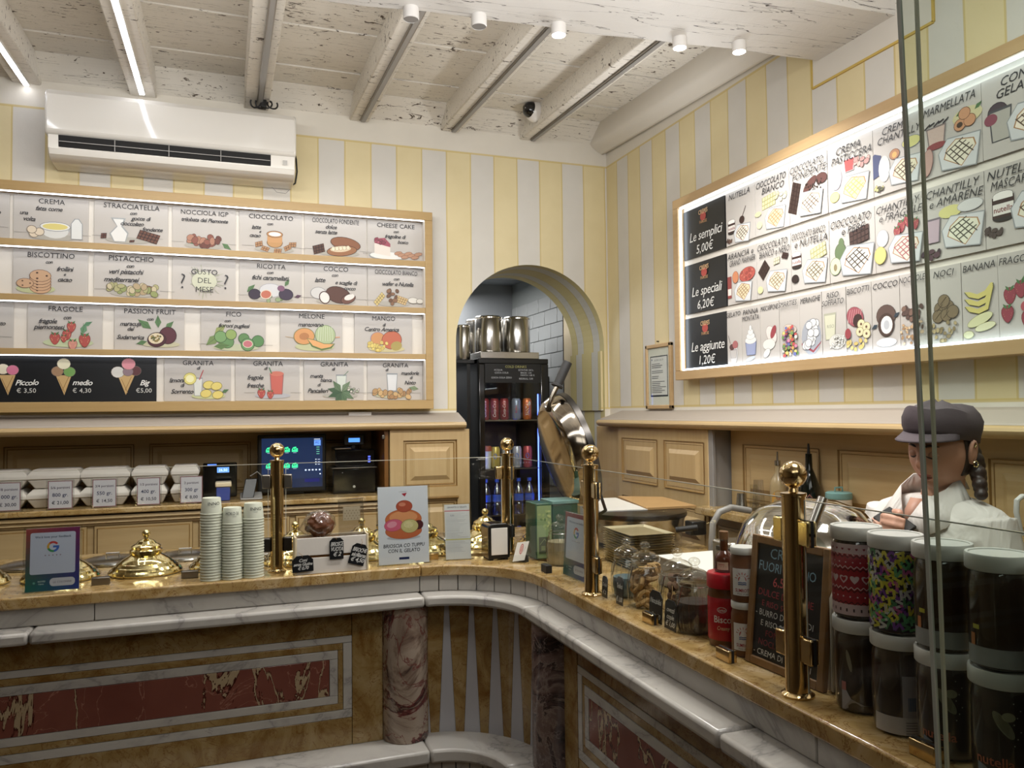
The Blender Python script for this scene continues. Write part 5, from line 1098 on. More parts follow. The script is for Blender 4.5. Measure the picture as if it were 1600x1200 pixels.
# tall free standing sheet of the entrance screen, nearest to the camera
t = thing('glass_screen', 'tall thick greenish glass screen standing on the right, nearest to the viewer', 'glass screen', (.765, .5, 0))
gx = .765; yn = -.5
def edge_line(p_top, p_bot, x):
    a_, b_ = at(*p_top, x=x), at(*p_bot, x=x); s_ = (a_.y - b_.y) / (a_.z - b_.z); return lambda z: a_.y + (z - a_.z) * s_
e1 = edge_line((1405, 0), (1467, 1200), gx); e2 = edge_line((1432, 0), (1480, 1200), gx + .018)
mb = MB(); mb.add([(gx, e1(.005), .005), (gx, yn, .005), (gx, yn, 2.60), (gx, e1(2.6), 2.60)], [(0, 1, 2, 3)]); obj('sheet', mb, MAT_DOORPANE, t, smooth=False)
for e_, x_, m_, hw_ in ((e1, gx, MAT_EDGE, .0022), (e2, gx + .018, MAT_EDGEGLINT, .0018)):
    mb = MB(); mb.hexa([(x_ + dx, e_(z_) + dy, z_) for z_ in (.005, 2.6) for dx, dy in ((-hw_, -hw_), (hw_, -hw_), (hw_, hw_), (-hw_, hw_))]); obj('polished_edge', mb, m_, t, smooth=False)
ye = e1(0.01)
mb = MB(); mb.box(gx - .01, gx + .015, yn, ye, 0.0005, .012); obj('floor_channel', mb, MAT_STEEL, t, smooth=False)

# ================================================================ GELATO WELLS
dome = thing('gelato_dome', 'x', 'lid', (0, 0, 0), 'gold domed lids over the gelato wells')
mb = MB(); mb.lathe([(0.108, .001), (0.110, .006), (0.106, .012)], n=48); obj('rim', mb, MAT_GOLD, dome)
mb = MB(); prof = [(0.106, .012), (0.101, .017), (0.099, .017), (0.095, .024), (0.090, .026), (0.084, .034), (0.078, .036), (0.070, .044), (0.062, .048), (0.052, .054), (0.046, .058), (0.049, .064), (0.0485, .072), (0.043, .076), (0.044, .084), (0.036, .090), (0.030, .092), (0.024, .100), (0.014, .104), (0.008, .107), (0.007, .112)]
mb.lathe(prof, n=48, cap=(False, True)); obj('dome_shell', mb, MAT_GOLD, dome, ang=24)
mb = MB(); mb.sphere((0, 0, .123), .0125, 20, 12); obj('knob', mb, MAT_GOLD, dome)
spots = [(-.72, 2.80, 'gold domed lid cut by the left edge of the picture'), (-.475, 2.80, 'gold domed lid behind the feedback sign'), (-.236, 2.80, 'whole gold domed lid between feedback sign and paper cups'), (.0, 2.80, 'gold domed lid half hidden behind the cup stacks'),
         (.225, 2.80, 'gold domed lid behind the left brass post'), (.45, 2.80, 'gold domed lid behind the grey display box'), (.675, 2.80, 'gold domed lid behind the price leaflet')]
for i, (x, y, l) in enumerate(spots):
    if i == 0: dome.location = (x, y, 1.0); dome['label'] = l
    else: dup(dome, (x, y, 1.0), l)
dup(dome, (.925, 2.87, 1.0), 'gold domed lid with its knob showing above the napkin dispenser')
dup(dome, (.590, 3.03, 1.0), 'gold domed lid farther back between poster and leaflet')
dup(dome, (1.15, 2.80, 1.0), 'gold domed lid behind the green boxes')
lidp = thing('well_cover', 'x', 'lid', (0, 0, 0), 'flat steel lids behind the gold domes')
mb = MB(); mb.lathe([(0.098, .001), (0.100, .004), (0.098, .009), (0.080, .014), (0.03, .018), (.002, .019)], n=40); obj('lid_plate', mb, MAT_STEEL, lidp)
mb = MB(); mb.tube([(-.02, 0, .017), (-.02, 0, .03), (.02, 0, .03), (.02, 0, .017)], .003, 6); obj('handle', mb, MAT_STEEL, lidp)
sl = [(-.36, 3.04, 'flat steel lid behind and right of the feedback sign'), (-.60, 3.05, 'flat steel lid at the left edge behind the domes'), (-.13, 3.04, 'flat steel lid behind the whole gold dome'), (.10, 3.04, 'flat steel lid right behind the cup stacks'), (.31, 3.04, 'flat steel lid right of the left brass post'), (.775, 3.08, 'flat steel lid behind the price leaflet')]
for i, (x, y, l) in enumerate(sl):
    if i == 0: lidp.location = (x, y, 1.0); lidp['label'] = l; lidp.rotation_euler = (0, math.radians(0), 0)
    else: dup(lidp, (x, y, 1.0), l)

# ================================================================ ON THE BACK COUNTER
# paper cups: nested upside down, every cup its own object
def cup_mesh(text=None):
    mb = MB(); mb.lathe([(0.0315, 0), (0.0325, .001), (0.0325, .0035), (0.031, .0045), (0.0268, .048), (0.0258, .050), (0.024, .0485)], n=32, cap=(False, True)); return mb
cup0 = obj('paper_cup', cup_mesh(), MAT_CUP)
first = True
for (x, y, ztop, pitch, tx, w1) in ((-.038, 2.592, 1.248, .0086, 'INNO', 'left'), (.0215, 2.588, 1.218, .0083, 'HOKO 31', 'middle'), (.083, 2.592, 1.233, .0084, 'INNO', 'right')):
    n = int((ztop - .050 - 1.0) / pitch) + 1; z = ztop - .050 - pitch * (n - 1)
    for k in range(n):
        if first: c = cup0; first = False
        else: c = cup0.copy(); COL.objects.link(c)
        OFF[c.name] = Vector((x, y, 1.0002 + (z - 1.0) * 0 + pitch * k)); c.location = (x + random.uniform(-.0004, .0004), y, 1.0002 + pitch * k)
        if k < n - 1: tag(c, 'pale paper cup nested inside the %s stack of cups' % w1, 'cup', 'upside down paper cups nested in the %s stack' % w1)
        else:
            tag(c, 'topmost paper cup with printed letters on the %s stack' % w1, 'cup', 'upside down paper cups nested in the %s stack' % w1)
            OFF[c.name] = Vector(c.location)
            a = Art(); a.text(tx, .008 if w1 != 'middle' else 0, .034, .010, '#33383a', 'r', fit=.042); a.rect(.0, .024, .012, .025, '#7a7f7a')
            zc = c.location.z
            a.build('printing', c, lambda u, v, h, x=c.location.x, y=c.location.y, zc=zc: (x + (.0325 - .0925 * v + h * 1.5) * math.cos(-PI / 2 - .0 + u / .03), y + (.0325 - .0925 * v + h * 1.5) * math.sin(-PI / 2 + u / .03), zc + v), MAT_INK)
# feedback signs in acrylic holders
def grad_sign(a, w, h):
    n = 10
    for i in range(n):
        for j in range(n):
            u, v = (i + .5) / n, (j + .5) / n
            tl, tr, bl, br = (150, 70, 62), (110, 40, 80), (28, 98, 84), (40, 60, 130)
            c = [int((tl[k] * (1 - u) + tr[k] * u) * v + (bl[k] * (1 - u) + br[k] * u) * (1 - v)) for k in range(3)]
            a.rect(w * i / n, h * j / n, w * (i + 1) / n, h * (j + 1) / n, '#%02x%02x%02x' % tuple(c)); a.L -= 1
    a.L += 1
    def rr(x0, y0, x1, y1, r, c): a.poly([(x + r * math.cos(t), y + r * math.sin(t)) for x, y, t0_ in ((x1 - r, y1 - r, 0), (x0 + r, y1 - r, PI / 2), (x0 + r, y0 + r, PI), (x1 - r, y0 + r, 1.5 * PI)) for t in (t0_ + k * PI / 8 for k in range(5))], c)
    rr(w * .08, h * .27, w * .92, h * .93, h * .03, '#b9c0cf')
    a.text("We'd love your feedback", w * .5, h * .86, h * .035, '#2c3a52', 'b', fit=w * .7)
    cx_, cy_, r0 = w * .5, h * .70, h * .088
    for t0_, t1_, c in ((.6, 2.3, '#b8403c'), (2.3, 3.5, '#c99a3c'), (3.5, 4.9, '#3c8a55'), (4.9, 6.28, '#3c62b0')):
        ts = [t0_ + (t1_ - t0_) * k / 6 for k in range(7)]
        a.poly([(cx_ + r0 * math.cos(t), cy_ + r0 * math.sin(t)) for t in ts] + [(cx_ + r0 * .62 * math.cos(t), cy_ + r0 * .62 * math.sin(t)) for t in ts[::-1]], c)
    a.rect(cx_, cy_ - r0 * .19, cx_ + r0, cy_ + r0 * .19, '#3c62b0')
    for k in range(5):
        sx_ = w * (.36 + .07 * k); a.poly([(sx_ + h * .014 * (1 if m % 2 == 0 else .42) * math.cos(PI / 2 + m * PI / 5), h * .565 + h * .014 * (1 if m % 2 == 0 else .42) * math.sin(PI / 2 + m * PI / 5)) for m in range(10)], '#7a5560')
    rr(w * .45, h * .07, w * .92, h * .20, h * .055, '#b9bcc4'); a.text('LE COLONNE', w * .685, h * .135, h * .030, '#6a5560', 'r', fit=w * .38)
    a.text('NOTED', w * .30, h * .155, h * .022, '#b9cfc8', 'b'); a.text('Fabric!', w * .30, h * .115, h * .022, '#b9cfc8', 'b'); a.ell(w * .16, h * .135, h * .018, h * .018, '#5f958a')
def acrylic_sign(name, label, P0, U, w, h, drawer, lean=.012, depth=.018):
    t = thing(name, label, 'sign', tuple(P0)); U = Vector(U).normalized(); Nn = Vector((0, 0, 1)).cross(U) * -1   # towards the viewer
    Vv = (Vector((0, 0, 1)) - Nn * lean / h * 1.0).normalized(); O = Vector(P0)
    def B(u0, u1, v0, v1, d0, d1):
        mb = MB(); pts = []
        for v in (v0, v1):
            for u, d in ((u0, d0), (u1, d0), (u1, d1), (u0, d1)): pts.append(tuple(O + U * u + Vv * v + Nn * d))
        mb.hexa(pts); return mb
    obj('back_sheet', B(-.006, w + .006, 0, h + .004, -.0035, -.0015), MAT_ACRYL, t, smooth=False)
    obj('insert', B(0, w, .003, h, -.001, 0), MAT_PAPER, t, smooth=False)
    obj('front_sheet', B(-.006, w + .006, 0, h + .004, .0025, .004), MAT_ACRYL, t, smooth=False)
    for u in (-.006, w + .004): obj('side_edge', B(u, u + .002, 0, h + .004, -.0035, .004), MAT_ACRYL, t, smooth=False)
    obj('foot', B(-.006, w + .006, 0, .002, -depth, .004), MAT_ACRYL, t, smooth=False)
    a = Art(); drawer(a, w, h - .003); a.build('print', t, plane_fn(O + Vv * .003 + Nn * .0002, U, Vv), MAT_INKGLOSS, eps=8e-6, base=1e-4); return t
acrylic_sign('feedback_sign', 'clear acrylic stand with colourful feedback sign on the left counter', Vector((-.530, 2.592, 1.0006)), (1, 0, 0), .136, .180, grad_sign)
p0 = Vector((.972, 2.245, 1.0006))
acrylic_sign('feedback_sign', 'clear acrylic stand with feedback sign behind glass left of the middle post', p0, (0.05, -1, 0), .150, .192, grad_sign)
# little display box with bagged brioche and cones
bx0, bx1, by0, by1 = .204, .432, 2.556, 2.632
t = thing('display_box', 'pale grey display crate with a dark slot left of the brioche poster', 'box', (.32, 2.59, 1.0))
for k, (za, zb) in enumerate(((1.0005, 1.050), (1.058, 1.112))):
    mb = MB(); mb.box(bx0 + .006, bx1 - .006, by0, by0 + .006, za, zb); obj('front_board', mb, MAT_GREYPL if 0 else MAT_FOAM, t, bev=.001)
mb = MB(); mb.box(bx0, bx0 + .006, by0 - .002, by1, 1.0005, 1.116); obj('side_board', mb, MAT_CREAM, t, bev=.001)
mb = MB(); mb.box(bx1 - .006, bx1, by0 - .002, by1, 1.0005, 1.116); obj('side_board', mb, MAT_CREAM, t, bev=.001)
mb = MB(); mb.box(bx0 + .006, bx1 - .006, by1 - .006, by1, 1.0005, 1.112); obj('back_board', mb, MAT_CREAM, t, bev=.001)
mb = MB(); mb.box(bx0 + .006, bx1 - .006, by0 + .006, by1 - .006, 1.0005, 1.106); obj('inner_tray', mb, MAT_DARKWOOD, t, smooth=False)
def bump_ball(c, r, amp, fr, sc=(1, 1, 1), seed=0, nu=32, nv=20):
    mb = MB(); mb.sphere(c, r, nu, nv, sc=sc); C = Vector(c); vs = []
    for v in mb.v:
        d = Vector(v) - C; k = 1 + amp * noise.noise(d.normalized() * fr + Vector((seed, seed, 0))); vs.append(tuple(C + d * k))
    mb.v = vs; return mb
t = thing('bagged_brioche', 'brown brioche in clear film lying on the display crate', 'pastry', (.27, 2.595, 1.108))
obj('brioche', bump_ball((.285, 2.596, 1.146), .037, .22, 2.6, (1.15, .8, 1), 2), MAT_BRIOCHE, t)
mb = bump_ball((.285, 2.596, 1.150), .043, .16, 3.4, (1.12, .82, 1), 5); obj('film', mb, MAT_BAG, t)
mb = MB(); mb.add([(.215, 2.58, 1.110), (.245, 2.57, 1.112), (.262, 2.59, 1.170), (.248, 2.61, 1.185), (.21, 2.61, 1.115), (.24, 2.62, 1.15)], [(0, 1, 2), (0, 2, 3), (4, 5, 3), (0, 3, 4), (1, 2, 5)]); obj('film_tail', mb, MAT_BAG, t, smooth=False)
t = thing('bagged_cones', 'clear bag with dotted cream napkin standing in the display crate', 'bag', (.385, 2.60, 1.108))
bgp = [(.345, 2.585, 1.108), (.425, 2.585, 1.108), (.425, 2.618, 1.108), (.345, 2.618, 1.108), (.342, 2.598, 1.222), (.422, 2.598, 1.226), (.422, 2.604, 1.226), (.342, 2.604, 1.222)]
mb = MB(); mb.hexa(bgp); obj('film', mb, MAT_BAG, t, smooth=False)
mb = MB(); mb.box(.358, .412, 2.596, 2.600, 1.155, 1.198); nk = obj('napkin', mb, MAT_CREAM, t, smooth=False)
a = Art(); [a.ell(.006 + .010 * k + (.005 if j % 2 else 0), .006 + .0085 * j, .0016, .0016, '#8f7c58', 0, 8) for k in range(5) for j in range(4)]
a.build('dots', nk, plane_fn((.358, 2.5958, 1.155), (1, 0, 0), (0, 0, 1)))
def chalk_tag(label, px_, py_, lines, w, h, rot, yy, s0, knot=None, mat=MAT_CHALK):
    """little blackboard label hanging on a string; centre seen at px_,py_ on the plane y=yy"""
    c = at(px_, py_, y=yy); t = thing('chalk_tag', label, 'label', tuple(c), 'small handwritten chalk tags')
    ca, sa = math.cos(rot), math.sin(rot); U = Vector((ca, 0, sa)); Vv = Vector((-sa, 0, ca))
    k = w * .22; poly = [(-w / 2, -h / 2), (w / 2, -h / 2), (w / 2, h / 2 - k), (w / 2 - k, h / 2), (-w / 2 + k, h / 2), (-w / 2, h / 2 - k)]
    mb = MB(); mb.prism(poly, 0, .0018, lambda u, v, d: tuple(c + U * u + Vv * v + Vector((0, d, 0)))); o = obj('slate', mb, mat, t, smooth=False)
    a = Art(); n = len(lines)
    for i, s in enumerate(lines): a.hand(s, 0, h * (.5 - .16) - h * .72 * (i + .5) / n + h * 0, h * .19 if n > 2 else h * .22, '#cfcfca', fit=w * .88)
    a.build('chalk_writing', o, plane_fn(c - Vector((0, .0002, 0)), U, Vv))
    kn = Vector(knot) if knot else c + Vv * h * .9
    top = c + Vv * (h / 2 - .004); mb = MB(); mb.tube([top, (top + kn) / 2 + Vector((.004, -.003, 0)), kn], .0006, 5); obj('string', mb, MAT_KRAFT, t)
    return t
chalk_tag('square chalk tag leaning at the left foot of the display crate', 473, 881, ['Coni', 'senza Glutine', '€ 0,70'], .064, .050, .04, 2.549, 0, (.215, 2.553, 1.07))
chalk_tag('upright chalk tag hanging in the middle of the display crate', 526, 857, ['BRIOSCE', 'VUOTA', '€ 2'], .043, .066, 0, 2.551, 0, (.318, 2.553, 1.113))
chalk_tag('tilted chalk tag hanging at the right of the display crate', 560, 866, ['BRIOCHE', 'siciliana', '€ 4,50'], .050, .066, -.28, 2.551, 0, (.41, 2.553, 1.10))
# brioche poster
P0 = at(589, 882, z=1.0008); P0.y = 2.594
def poster(a, w, h):
    a.rect(0, 0, w, h, '#c8ccd0'); a.poly([(w * .47, h * .905), (w * .58, h * .915), (w * .535, h * .865)], '#9a2030'); a.text('ALESSANDRO', w * .5, h * .93, h * .012, '#5a5a60', 'r', fit=w * .2)
    a.ell(w * .5, h * .335, w * .34, h * .03, '#a5a8ad'); a.ell(w * .5, h * .42, w * .36, h * .10, '#b0603c', 0, 30, '#8a4426', .001); a.ell(w * .5, h * .57, w * .36, h * .13, '#b5663c', 0, 30, '#8a4426', .001)
    a.ell(w * .5, h * .60, w * .28, h * .08, '#c98a5c', 0, 26); a.ell(w * .30, h * .50, w * .18, h * .075, '#c05a72', .1, 24, '#8a3a50', .001); a.ell(w * .27, h * .51, w * .10, h * .04, '#d08a98', .2)
    a.ell(w * .80, h * .49, w * .10, h * .06, '#4a2024', .4, 20); a.ell(w * .62, h * .48, w * .17, h * .085, '#b5ac74', 0, 26, '#6d6a3c', .0012); a.ell(w * .60, h * .50, w * .10, h * .045, '#c5bd8a')
    for k in range(14): a.ell(w * (.52 + .015 * (k * 7 % 13)), h * (.42 + .01 * (k * 5 % 12)), .0008, .0008, '#6a6438', 0, 5)
    a.ell(w * .52, h * .74, w * .16, h * .075, '#a04a34', 0, 24, '#7c3022', .001); a.ell(w * .48, h * .765, w * .07, h * .025, '#c27a60')
    a.text('BRIOSCIA CO TUPPU', w * .5, h * .235, h * .045, '#2a2c30', 'b', .1, fit=w * .82, jit=.03); a.text('CON IL GELATO', w * .5, h * .17, h * .045, '#2a2c30', 'b', .1, fit=w * .64, jit=.03)
    a.rect(w * .4, h * .055, w * .6, h * .085, '#232c52')
acrylic_sign('brioche_poster', 'white poster with filled brioche standing on the counter curve', P0, (1, 0, 0), .168, .255, poster, .02)
def leaflet(a, w, h):
    a.rect(0, 0, w, h, '#b9bab5'); a.text('GRANITA E GELATI', w * .5, h * .95, h * .03, '#4a4a4c', 'b', fit=w * .8); a.rect(0, h * .875, w, h * .89, '#a8424a'); r = random.Random(5)
    for k in range(30): a.rect(w * .06, h * (.83 - k * .024), w * r.uniform(.5, .95), h * (.836 - k * .024), r.choice(['#8f9190', '#9c9ea0', '#a3a5a6']))
    a.rect(0, h * .35, w, h * .365, '#a8a63c'); a.text('5,50', w * .3, h * .80, h * .03, '#7a7c80', 'b')
acrylic_sign('price_leaflet', 'clear acrylic stand with grey lined price leaflet left of the napkins', at(697, 876, z=1.0008), (1, -.12, 0), .086, .186, leaflet, .035)
# napkin dispenser
nx0, nx1, ny0, ny1 = .832, .908, 2.545, 2.628
t = thing('napkin_dispenser', 'black and steel napkin dispenser with pale napkin front at the corner', 'napkin dispenser', (.87, 2.585, 1.0))
pr = []; 
for sx_, sy_, t0_ in ((1, 1, 0), (-1, 1, PI / 2)): 
    for k in range(7): th = t0_ + k * PI / 12; pr.append((.87 + sx_ * .022 + .016 * math.cos(th), 1.108 + .016 * math.sin(th) - .002))
pr = [(nx0, 1.006), (nx1, 1.006)] + pr
mb = MB(); mb.prism(pr, ny0, ny0 + .010, lambda u, v, d: (u, d, v)); obj('front_frame', mb, MAT_BLACK, t, bev=.002)
mb = MB(); mb.prism([(.87 + (u - .87) * .97, 1.006 + (v - 1.006) * .985) for u, v in pr], ny0 + .010, ny1, lambda u, v, d: (u, d, v)); obj('casing', mb, MAT_WARMSTEEL, t)
mb = MB(); mb.box(.841, .899, ny0 - .002, ny0, 1.018, 1.108); obj('napkin', mb, MAT_PAPER, t, bev=.002)
mb = MB(); mb.box(.838, .850, ny0 + .005, ny1 - .005, 1.0005, 1.006); mb.box(.890, .902, ny0 + .005, ny1 - .005, 1.0005, 1.006); obj('feet', mb, MAT_RUBBER, t)
# business card holder
t = thing('card_holder', 'small clear holder with tilted white card right of the napkin dispenser', 'card holder', (.90, 2.47, 1.0))
O = at(796, 880, z=1.0006); U = Vector((.94, -.34, 0)); W_ = Vector((.34, .94, 0))
mb = MB(); mb.hexa([tuple(O + U * u + W_ * d + Vector((0, 0, z))) for z in (0, .003) for u, d in ((0, 0), (.056, 0), (.056, .04), (0, .04))]); obj('base', mb, MAT_ACRYL, t, smooth=False)
mb = MB(); mb.hexa([tuple(O + U * u + W_ * d + Vector((0, 0, z))) for z in (.003, .025) for u, d in ((0, .002), (.056, .002), (.056, .004), (0, .004))]); obj('lip', mb, MAT_ACRYL, t, smooth=False)
mb = MB(); c0 = O + U * .010 + W_ * .010 + Vector((0, 0, .003)); cu = (U * .97 + Vector((0, 0, .12))).normalized(); cv = (Vector((0, 0, 1)) + U * .28 + W_ * .25).normalized(); cw = cu.cross(cv)
mb.hexa([tuple(c0 + cu * u + cv * v + cw * d) for d in (0, -.003) for u, v in ((0, 0), (.040, 0), (.040, .064), (0, .064))]); cd = obj('card', mb, MAT_PAPER, t, smooth=False)
a = Art(); a.ell(.020, .040, .006, .018, '#a8605a', .05, 20); a.ell(.020, .040, .0045, .015, '#d0aaa2', .05, 20); a.text('GELATI', .020, .040, .004, '#a04038', 'b', rot=PI / 2, fit=.024); a.line([(.028, .03), (.034, .046)], .0006, '#7a7a7c')
a.build('print', cd, plane_fn(c0 + cw * .0002, cu, cv))

# ================================================================ RIGHT COUNTER, BEHIND THE GLASS
def boxthing(name, label, cat, x0, x1, y0, y1, z0, z1, mat, rot=0, group=None, part='body', bev=.003):
    c = Vector(((x0 + x1) / 2, (y0 + y1) / 2, z0)); t = thing(name, label, cat, tuple(c), group)
    mb = MB(); mb.box(x0, x1, y0, y1, z0, z1)
    if rot: mb.xf(Matrix.Translation(c) @ Matrix.Rotation(rot, 4, 'Z') @ Matrix.Translation(-c))
    obj(part, mb, mat, t, bev=bev); return t
t = boxthing('tea_box', 'tall green patterned box on the counter right of the corner post', 'box', .985, 1.045, 2.50, 2.60, 1.0005, 1.188, MAT_GREENTIN)
a = Art(); a.rect(.004, .004, .056, .18, '#7f9568'); r_ = random.Random(3)
for k in range(16): a.ell(r_.uniform(.010, .05), r_.uniform(.09, .17), .006, .004, r_.choice(['#a5b078', '#5f7c50', '#8fa36a']), r_.uniform(0, 3), 8)
a.rect(.010, .02, .05, .075, '#3f4a34'); a.line([(.014, .05), (.030, .068), (.046, .05)], .0015, '#8a9a6a'); a.rect(.018, .03, .032, .045, '#6d7c50')
a.build('print', t, plane_fn((.985, 2.4998, 1.0005), (1, 0, 0), (0, 0, 1)))
t = boxthing('tea_box', 'darker green box behind the patterned one by the fridge', 'box', 1.055, 1.15, 2.52, 2.62, 1.0005, 1.180, MAT_GREENTIN)
mb = MB(); mb.box(1.052, 1.153, 2.517, 2.623, 1.180, 1.192); obj('lid', mb, MAT_TEAL, t, bev=.002)
def clip_jar(name, label, x, y, r, h, fill, fillh, cat='jar', group='glass jars with knobbed glass lids', base=1.0006):
    t = thing(name, label, cat, (x, y, base), group); z = base; b = h * .66
    mb = MB(); mb.lathe([(r * .80, z), (r * .92, z + .004), (r, z + b * .18), (r * 1.02, z + b * .5), (r * .96, z + b * .78), (r * .78, z + b * .93), (r * .74, z + b)], x, y, 32, cap=(True, False)); obj('glass_body', mb, MAT_JAR, t)
    mb = MB()
    for k in range(18):
        aa = 2 * PI * k / 18; mb.tube([(x + q * math.cos(aa), y + q * math.sin(aa), zz) for q, zz in ((r * .93, z + .008), (r * 1.015, z + b * .3), (r * 1.01, z + b * .55), (r * .94, z + b * .8))], .0009, 4)
    rb_ = obj('glass_ribs', mb, MAT_JAR, t); rb_['kind'] = 'stuff'
    mb = MB(); mb.lathe([(r * .74, z + b + .0005), (r * .80, z + b + .003), (r * .82, z + b + .010), (r * .76, z + b + .018), (r * .50, z + b + .026), (r * .24, z + b + .030), (r * .20, z + b + .035)], x, y, 32, cap=(True, False)); obj('glass_lid', mb, MAT_JAR, t)
    mb = MB(); mb.sphere((x, y, z + h - .012), .0135, 20, 12, sc=(1, 1, .72)); obj('knob', mb, MAT_JAR, t)
    mb = MB(); mb.tube([(x + r * .84 * math.cos(t_), y + r * .84 * math.sin(t_), z + b - .006) for t_ in (2 * PI * k / 20 for k in range(21))], .0012, 5); mb.tube([(x - r * .84, y - .004, z + b - .006), (x - r * 1.15, y - .01, z + b * .6), (x - r * .9, y - .012, z + b - .004)], .0012, 5); obj('wire_bail', mb, MAT_STEEL, t)
    return t, z, b
def fill_rings(t, x, y, r, z, top, mat, seed, big=1.0, kind='ring'):
    rr_ = random.Random(seed); zz = z + .006; n = 0
    while zz < top:
        for k in range(4 if kind == 'ring' else 5):
            aa = rr_.uniform(0, 2 * PI) + k * PI / 2; q = r * rr_.uniform(.3, .52); cx_, cy_ = x + q * math.cos(aa), y + q * math.sin(aa)
            M_ = Matrix.Translation((cx_, cy_, zz + .008)) @ Matrix.Rotation(rr_.uniform(0, 2 * PI), 4, 'Z') @ Matrix.Rotation(rr_.uniform(.4, 1.4), 4, 'X')
            mb = MB()
            if kind == 'ring':
                pts = [(.011 * big * math.cos(t_), .011 * big * math.sin(t_), 0) for t_ in (2 * PI * m / 12 for m in range(13))]; mb.tube(pts, .0048 * big, 6)
            else: mb.lathe([(.004, -.004), (.011 * big, -.003), (.012 * big, .001), (.006, .005)], n=10)
            mb.xf(M_); obj('biscuit', mb, mat, t); n += 1
        zz += .013 * big
t, z, b = clip_jar('biscuit_jar', 'lidded glass jar of wrapped blue sweets, leftmost beside the middle post', 1.020, 1.925, .042, .158, None, 0)
mb = MB(); mb.lathe([(.034, z + .004), (.038, z + .03), (.036, z + .052)], 1.020, 1.925, 20); obj('sweets', mb, plain('sweet_wrappers', '#5f7c8a', .35, bs=90, var=.5, bump=.6), t)
t, z, b = clip_jar('biscuit_jar', 'lidded glass jar full of pale ring biscuits, second from the middle post', 1.010, 1.805, .046, .166, None, 0); fill_rings(t, 1.010, 1.805, .046, z, z + b * .82, MAT_BISCUIT, 3, 1.25)
t, z, b = clip_jar('biscuit_jar', 'lidded glass jar of dark brown cookies, third from the middle post', 1.015, 1.660, .045, .172, None, 0); fill_rings(t, 1.015, 1.660, .045, z, z + b * .8, MAT_BROWN, 5, 1.05, 'disc')
t, z, b = clip_jar('biscuit_jar', 'lidded glass jar half full of brown crumbs beside the red spread jar', .998, 1.560, .044, .168, None, 0)
mb = MB(); mb.lathe([(.036, z + .004), (.041, z + .03), (.040, z + .068), (.02, z + .073)], .998, 1.560, 24); c_ = obj('crumbs', mb, plain('dark_crumbs', '#3c2a20', .8, bs=160, var=.9, bump=1.0), t); c_['kind'] = 'stuff'
t, z, b = clip_jar('sugar_jar', 'lidded glass jar of beige powder behind glass left of the feedback sign', 1.03, 2.40, .046, .165, None, 0)
mb = MB(); mb.lathe([(.036, z + .004), (.042, z + .03), (.042, z + .075), (.02, z + .078)], 1.03, 2.40, 24); c_ = obj('powder', mb, plain('beige_powder', '#8f8468', .8), t); c_['kind'] = 'stuff'
def side_tag(label, y, lines, w, h, x=.956, z=1.002):
    t = thing('chalk_tag', label, 'label', (x, y, z), 'small handwritten chalk tags'); k = w * .22
    poly = [(0, 0), (w, 0), (w, h - k), (w - k, h), (k, h), (0, h - k)]
    mb = MB(); mb.prism(poly, 0, .0018, lambda u, v, d: (x + d + v * .05, y - u, z + v)); o = obj('slate', mb, MAT_CHALK, t, smooth=False)
    a = Art(); n = len(lines)
    for i, s in enumerate(lines): a.hand(s, w / 2, h * .80 - h * .72 * (i + .5) / n, h * .17, '#cfcfca', fit=w * .86)
    a.build('chalk_writing', o, plane_fn((x - .0003, y, z), (0, -1, 0), (.05, 0, 1)))
    mb = MB(); mb.tube([(x + .004, y - w / 2, z + h - .004), (x + .008, y - w / 2, z + h + .016), (x + .014, y - w / 2 + .01, z + h + .03)], .0006, 5); obj('string', mb, MAT_KRAFT, t)
side_tag('black chalk tag beside the middle post at the sweets jar', 1.940, ['Dolci', '€ 2'], .030, .056, .952)
side_tag('black chalk tag in front of the ring biscuit jar', 1.858, ['Tarallucci', '', '€ 1,00'], .036, .070, .952)
side_tag('black chalk tag in front of the brown cookie jar', 1.688, ['Nocciolini', '', '€ 1,50'], .058, .072, .952)
side_tag('small black chalk tag between cookie and crumb jars', 1.612, ['ovetti', 'copie', '€ 1,00'], .048, .066, .949)
# red spread jar with a miniature bottle on its lid
x, y = 1.002, 1.452; t = thing('spread_jar', 'red labelled biscuit spread jar with red lid beside the crumb jar', 'jar', (x, y, 1.0006))
mb = MB(); mb.lathe([(.031, 1.0006), (.034, 1.006), (.035, 1.04), (.035, 1.10), (.033, 1.118), (.031, 1.125)], x, y, 36); obj('jar_body', mb, MAT_SPREAD, t)
mb = MB(); mb.lathe([(.0352, 1.016), (.0354, 1.017), (.0354, 1.103), (.0352, 1.104)], x, y, 48, cap=(False, False)); lb_ = obj('label_band', mb, MAT_RED, t)
mb = MB(); mb.lathe([(.0345, 1.122), (.0365, 1.124), (.0365, 1.150), (.0345, 1.1535)], x, y, 40); obj('lid', mb, MAT_RED, t)
va = math.atan2(-y, -x)
a = Art(); a.ell(-.006, .0735, .010, .006, '#d6cfc8', 0, 20); a.ell(-.006, .0735, .0088, .0048, '#a81624', 0, 20); a.text('Lotus', -.006, .0735, .005, '#dcd6cf', 'b', .2, fit=.014); a.text('Biscoff', -.001, .054, .014, '#dcd6cf', 'b', fit=.046); a.text('Creamy', -.004, .036, .008, '#d9c9a0', 'r', .25, fit=.026)
a.rect(.012, .014, .032, .034, '#b98a4c'); [a.line([(.014 + .004 * k, .015), (.014 + .004 * k, .033)], .0008, '#7a4f28') for k in range(5)]
a.build('label_print', t, cyl_fn(x, y, 1.0006 + .006, .0354, va), MAT_INKGLOSS)
t = thing('miniature_bottle', 'miniature amber liquor bottle standing on the red spread jar', 'bottle', (x + .004, y + .004, 1.154)); bx_, by_ = x + .004, y + .004
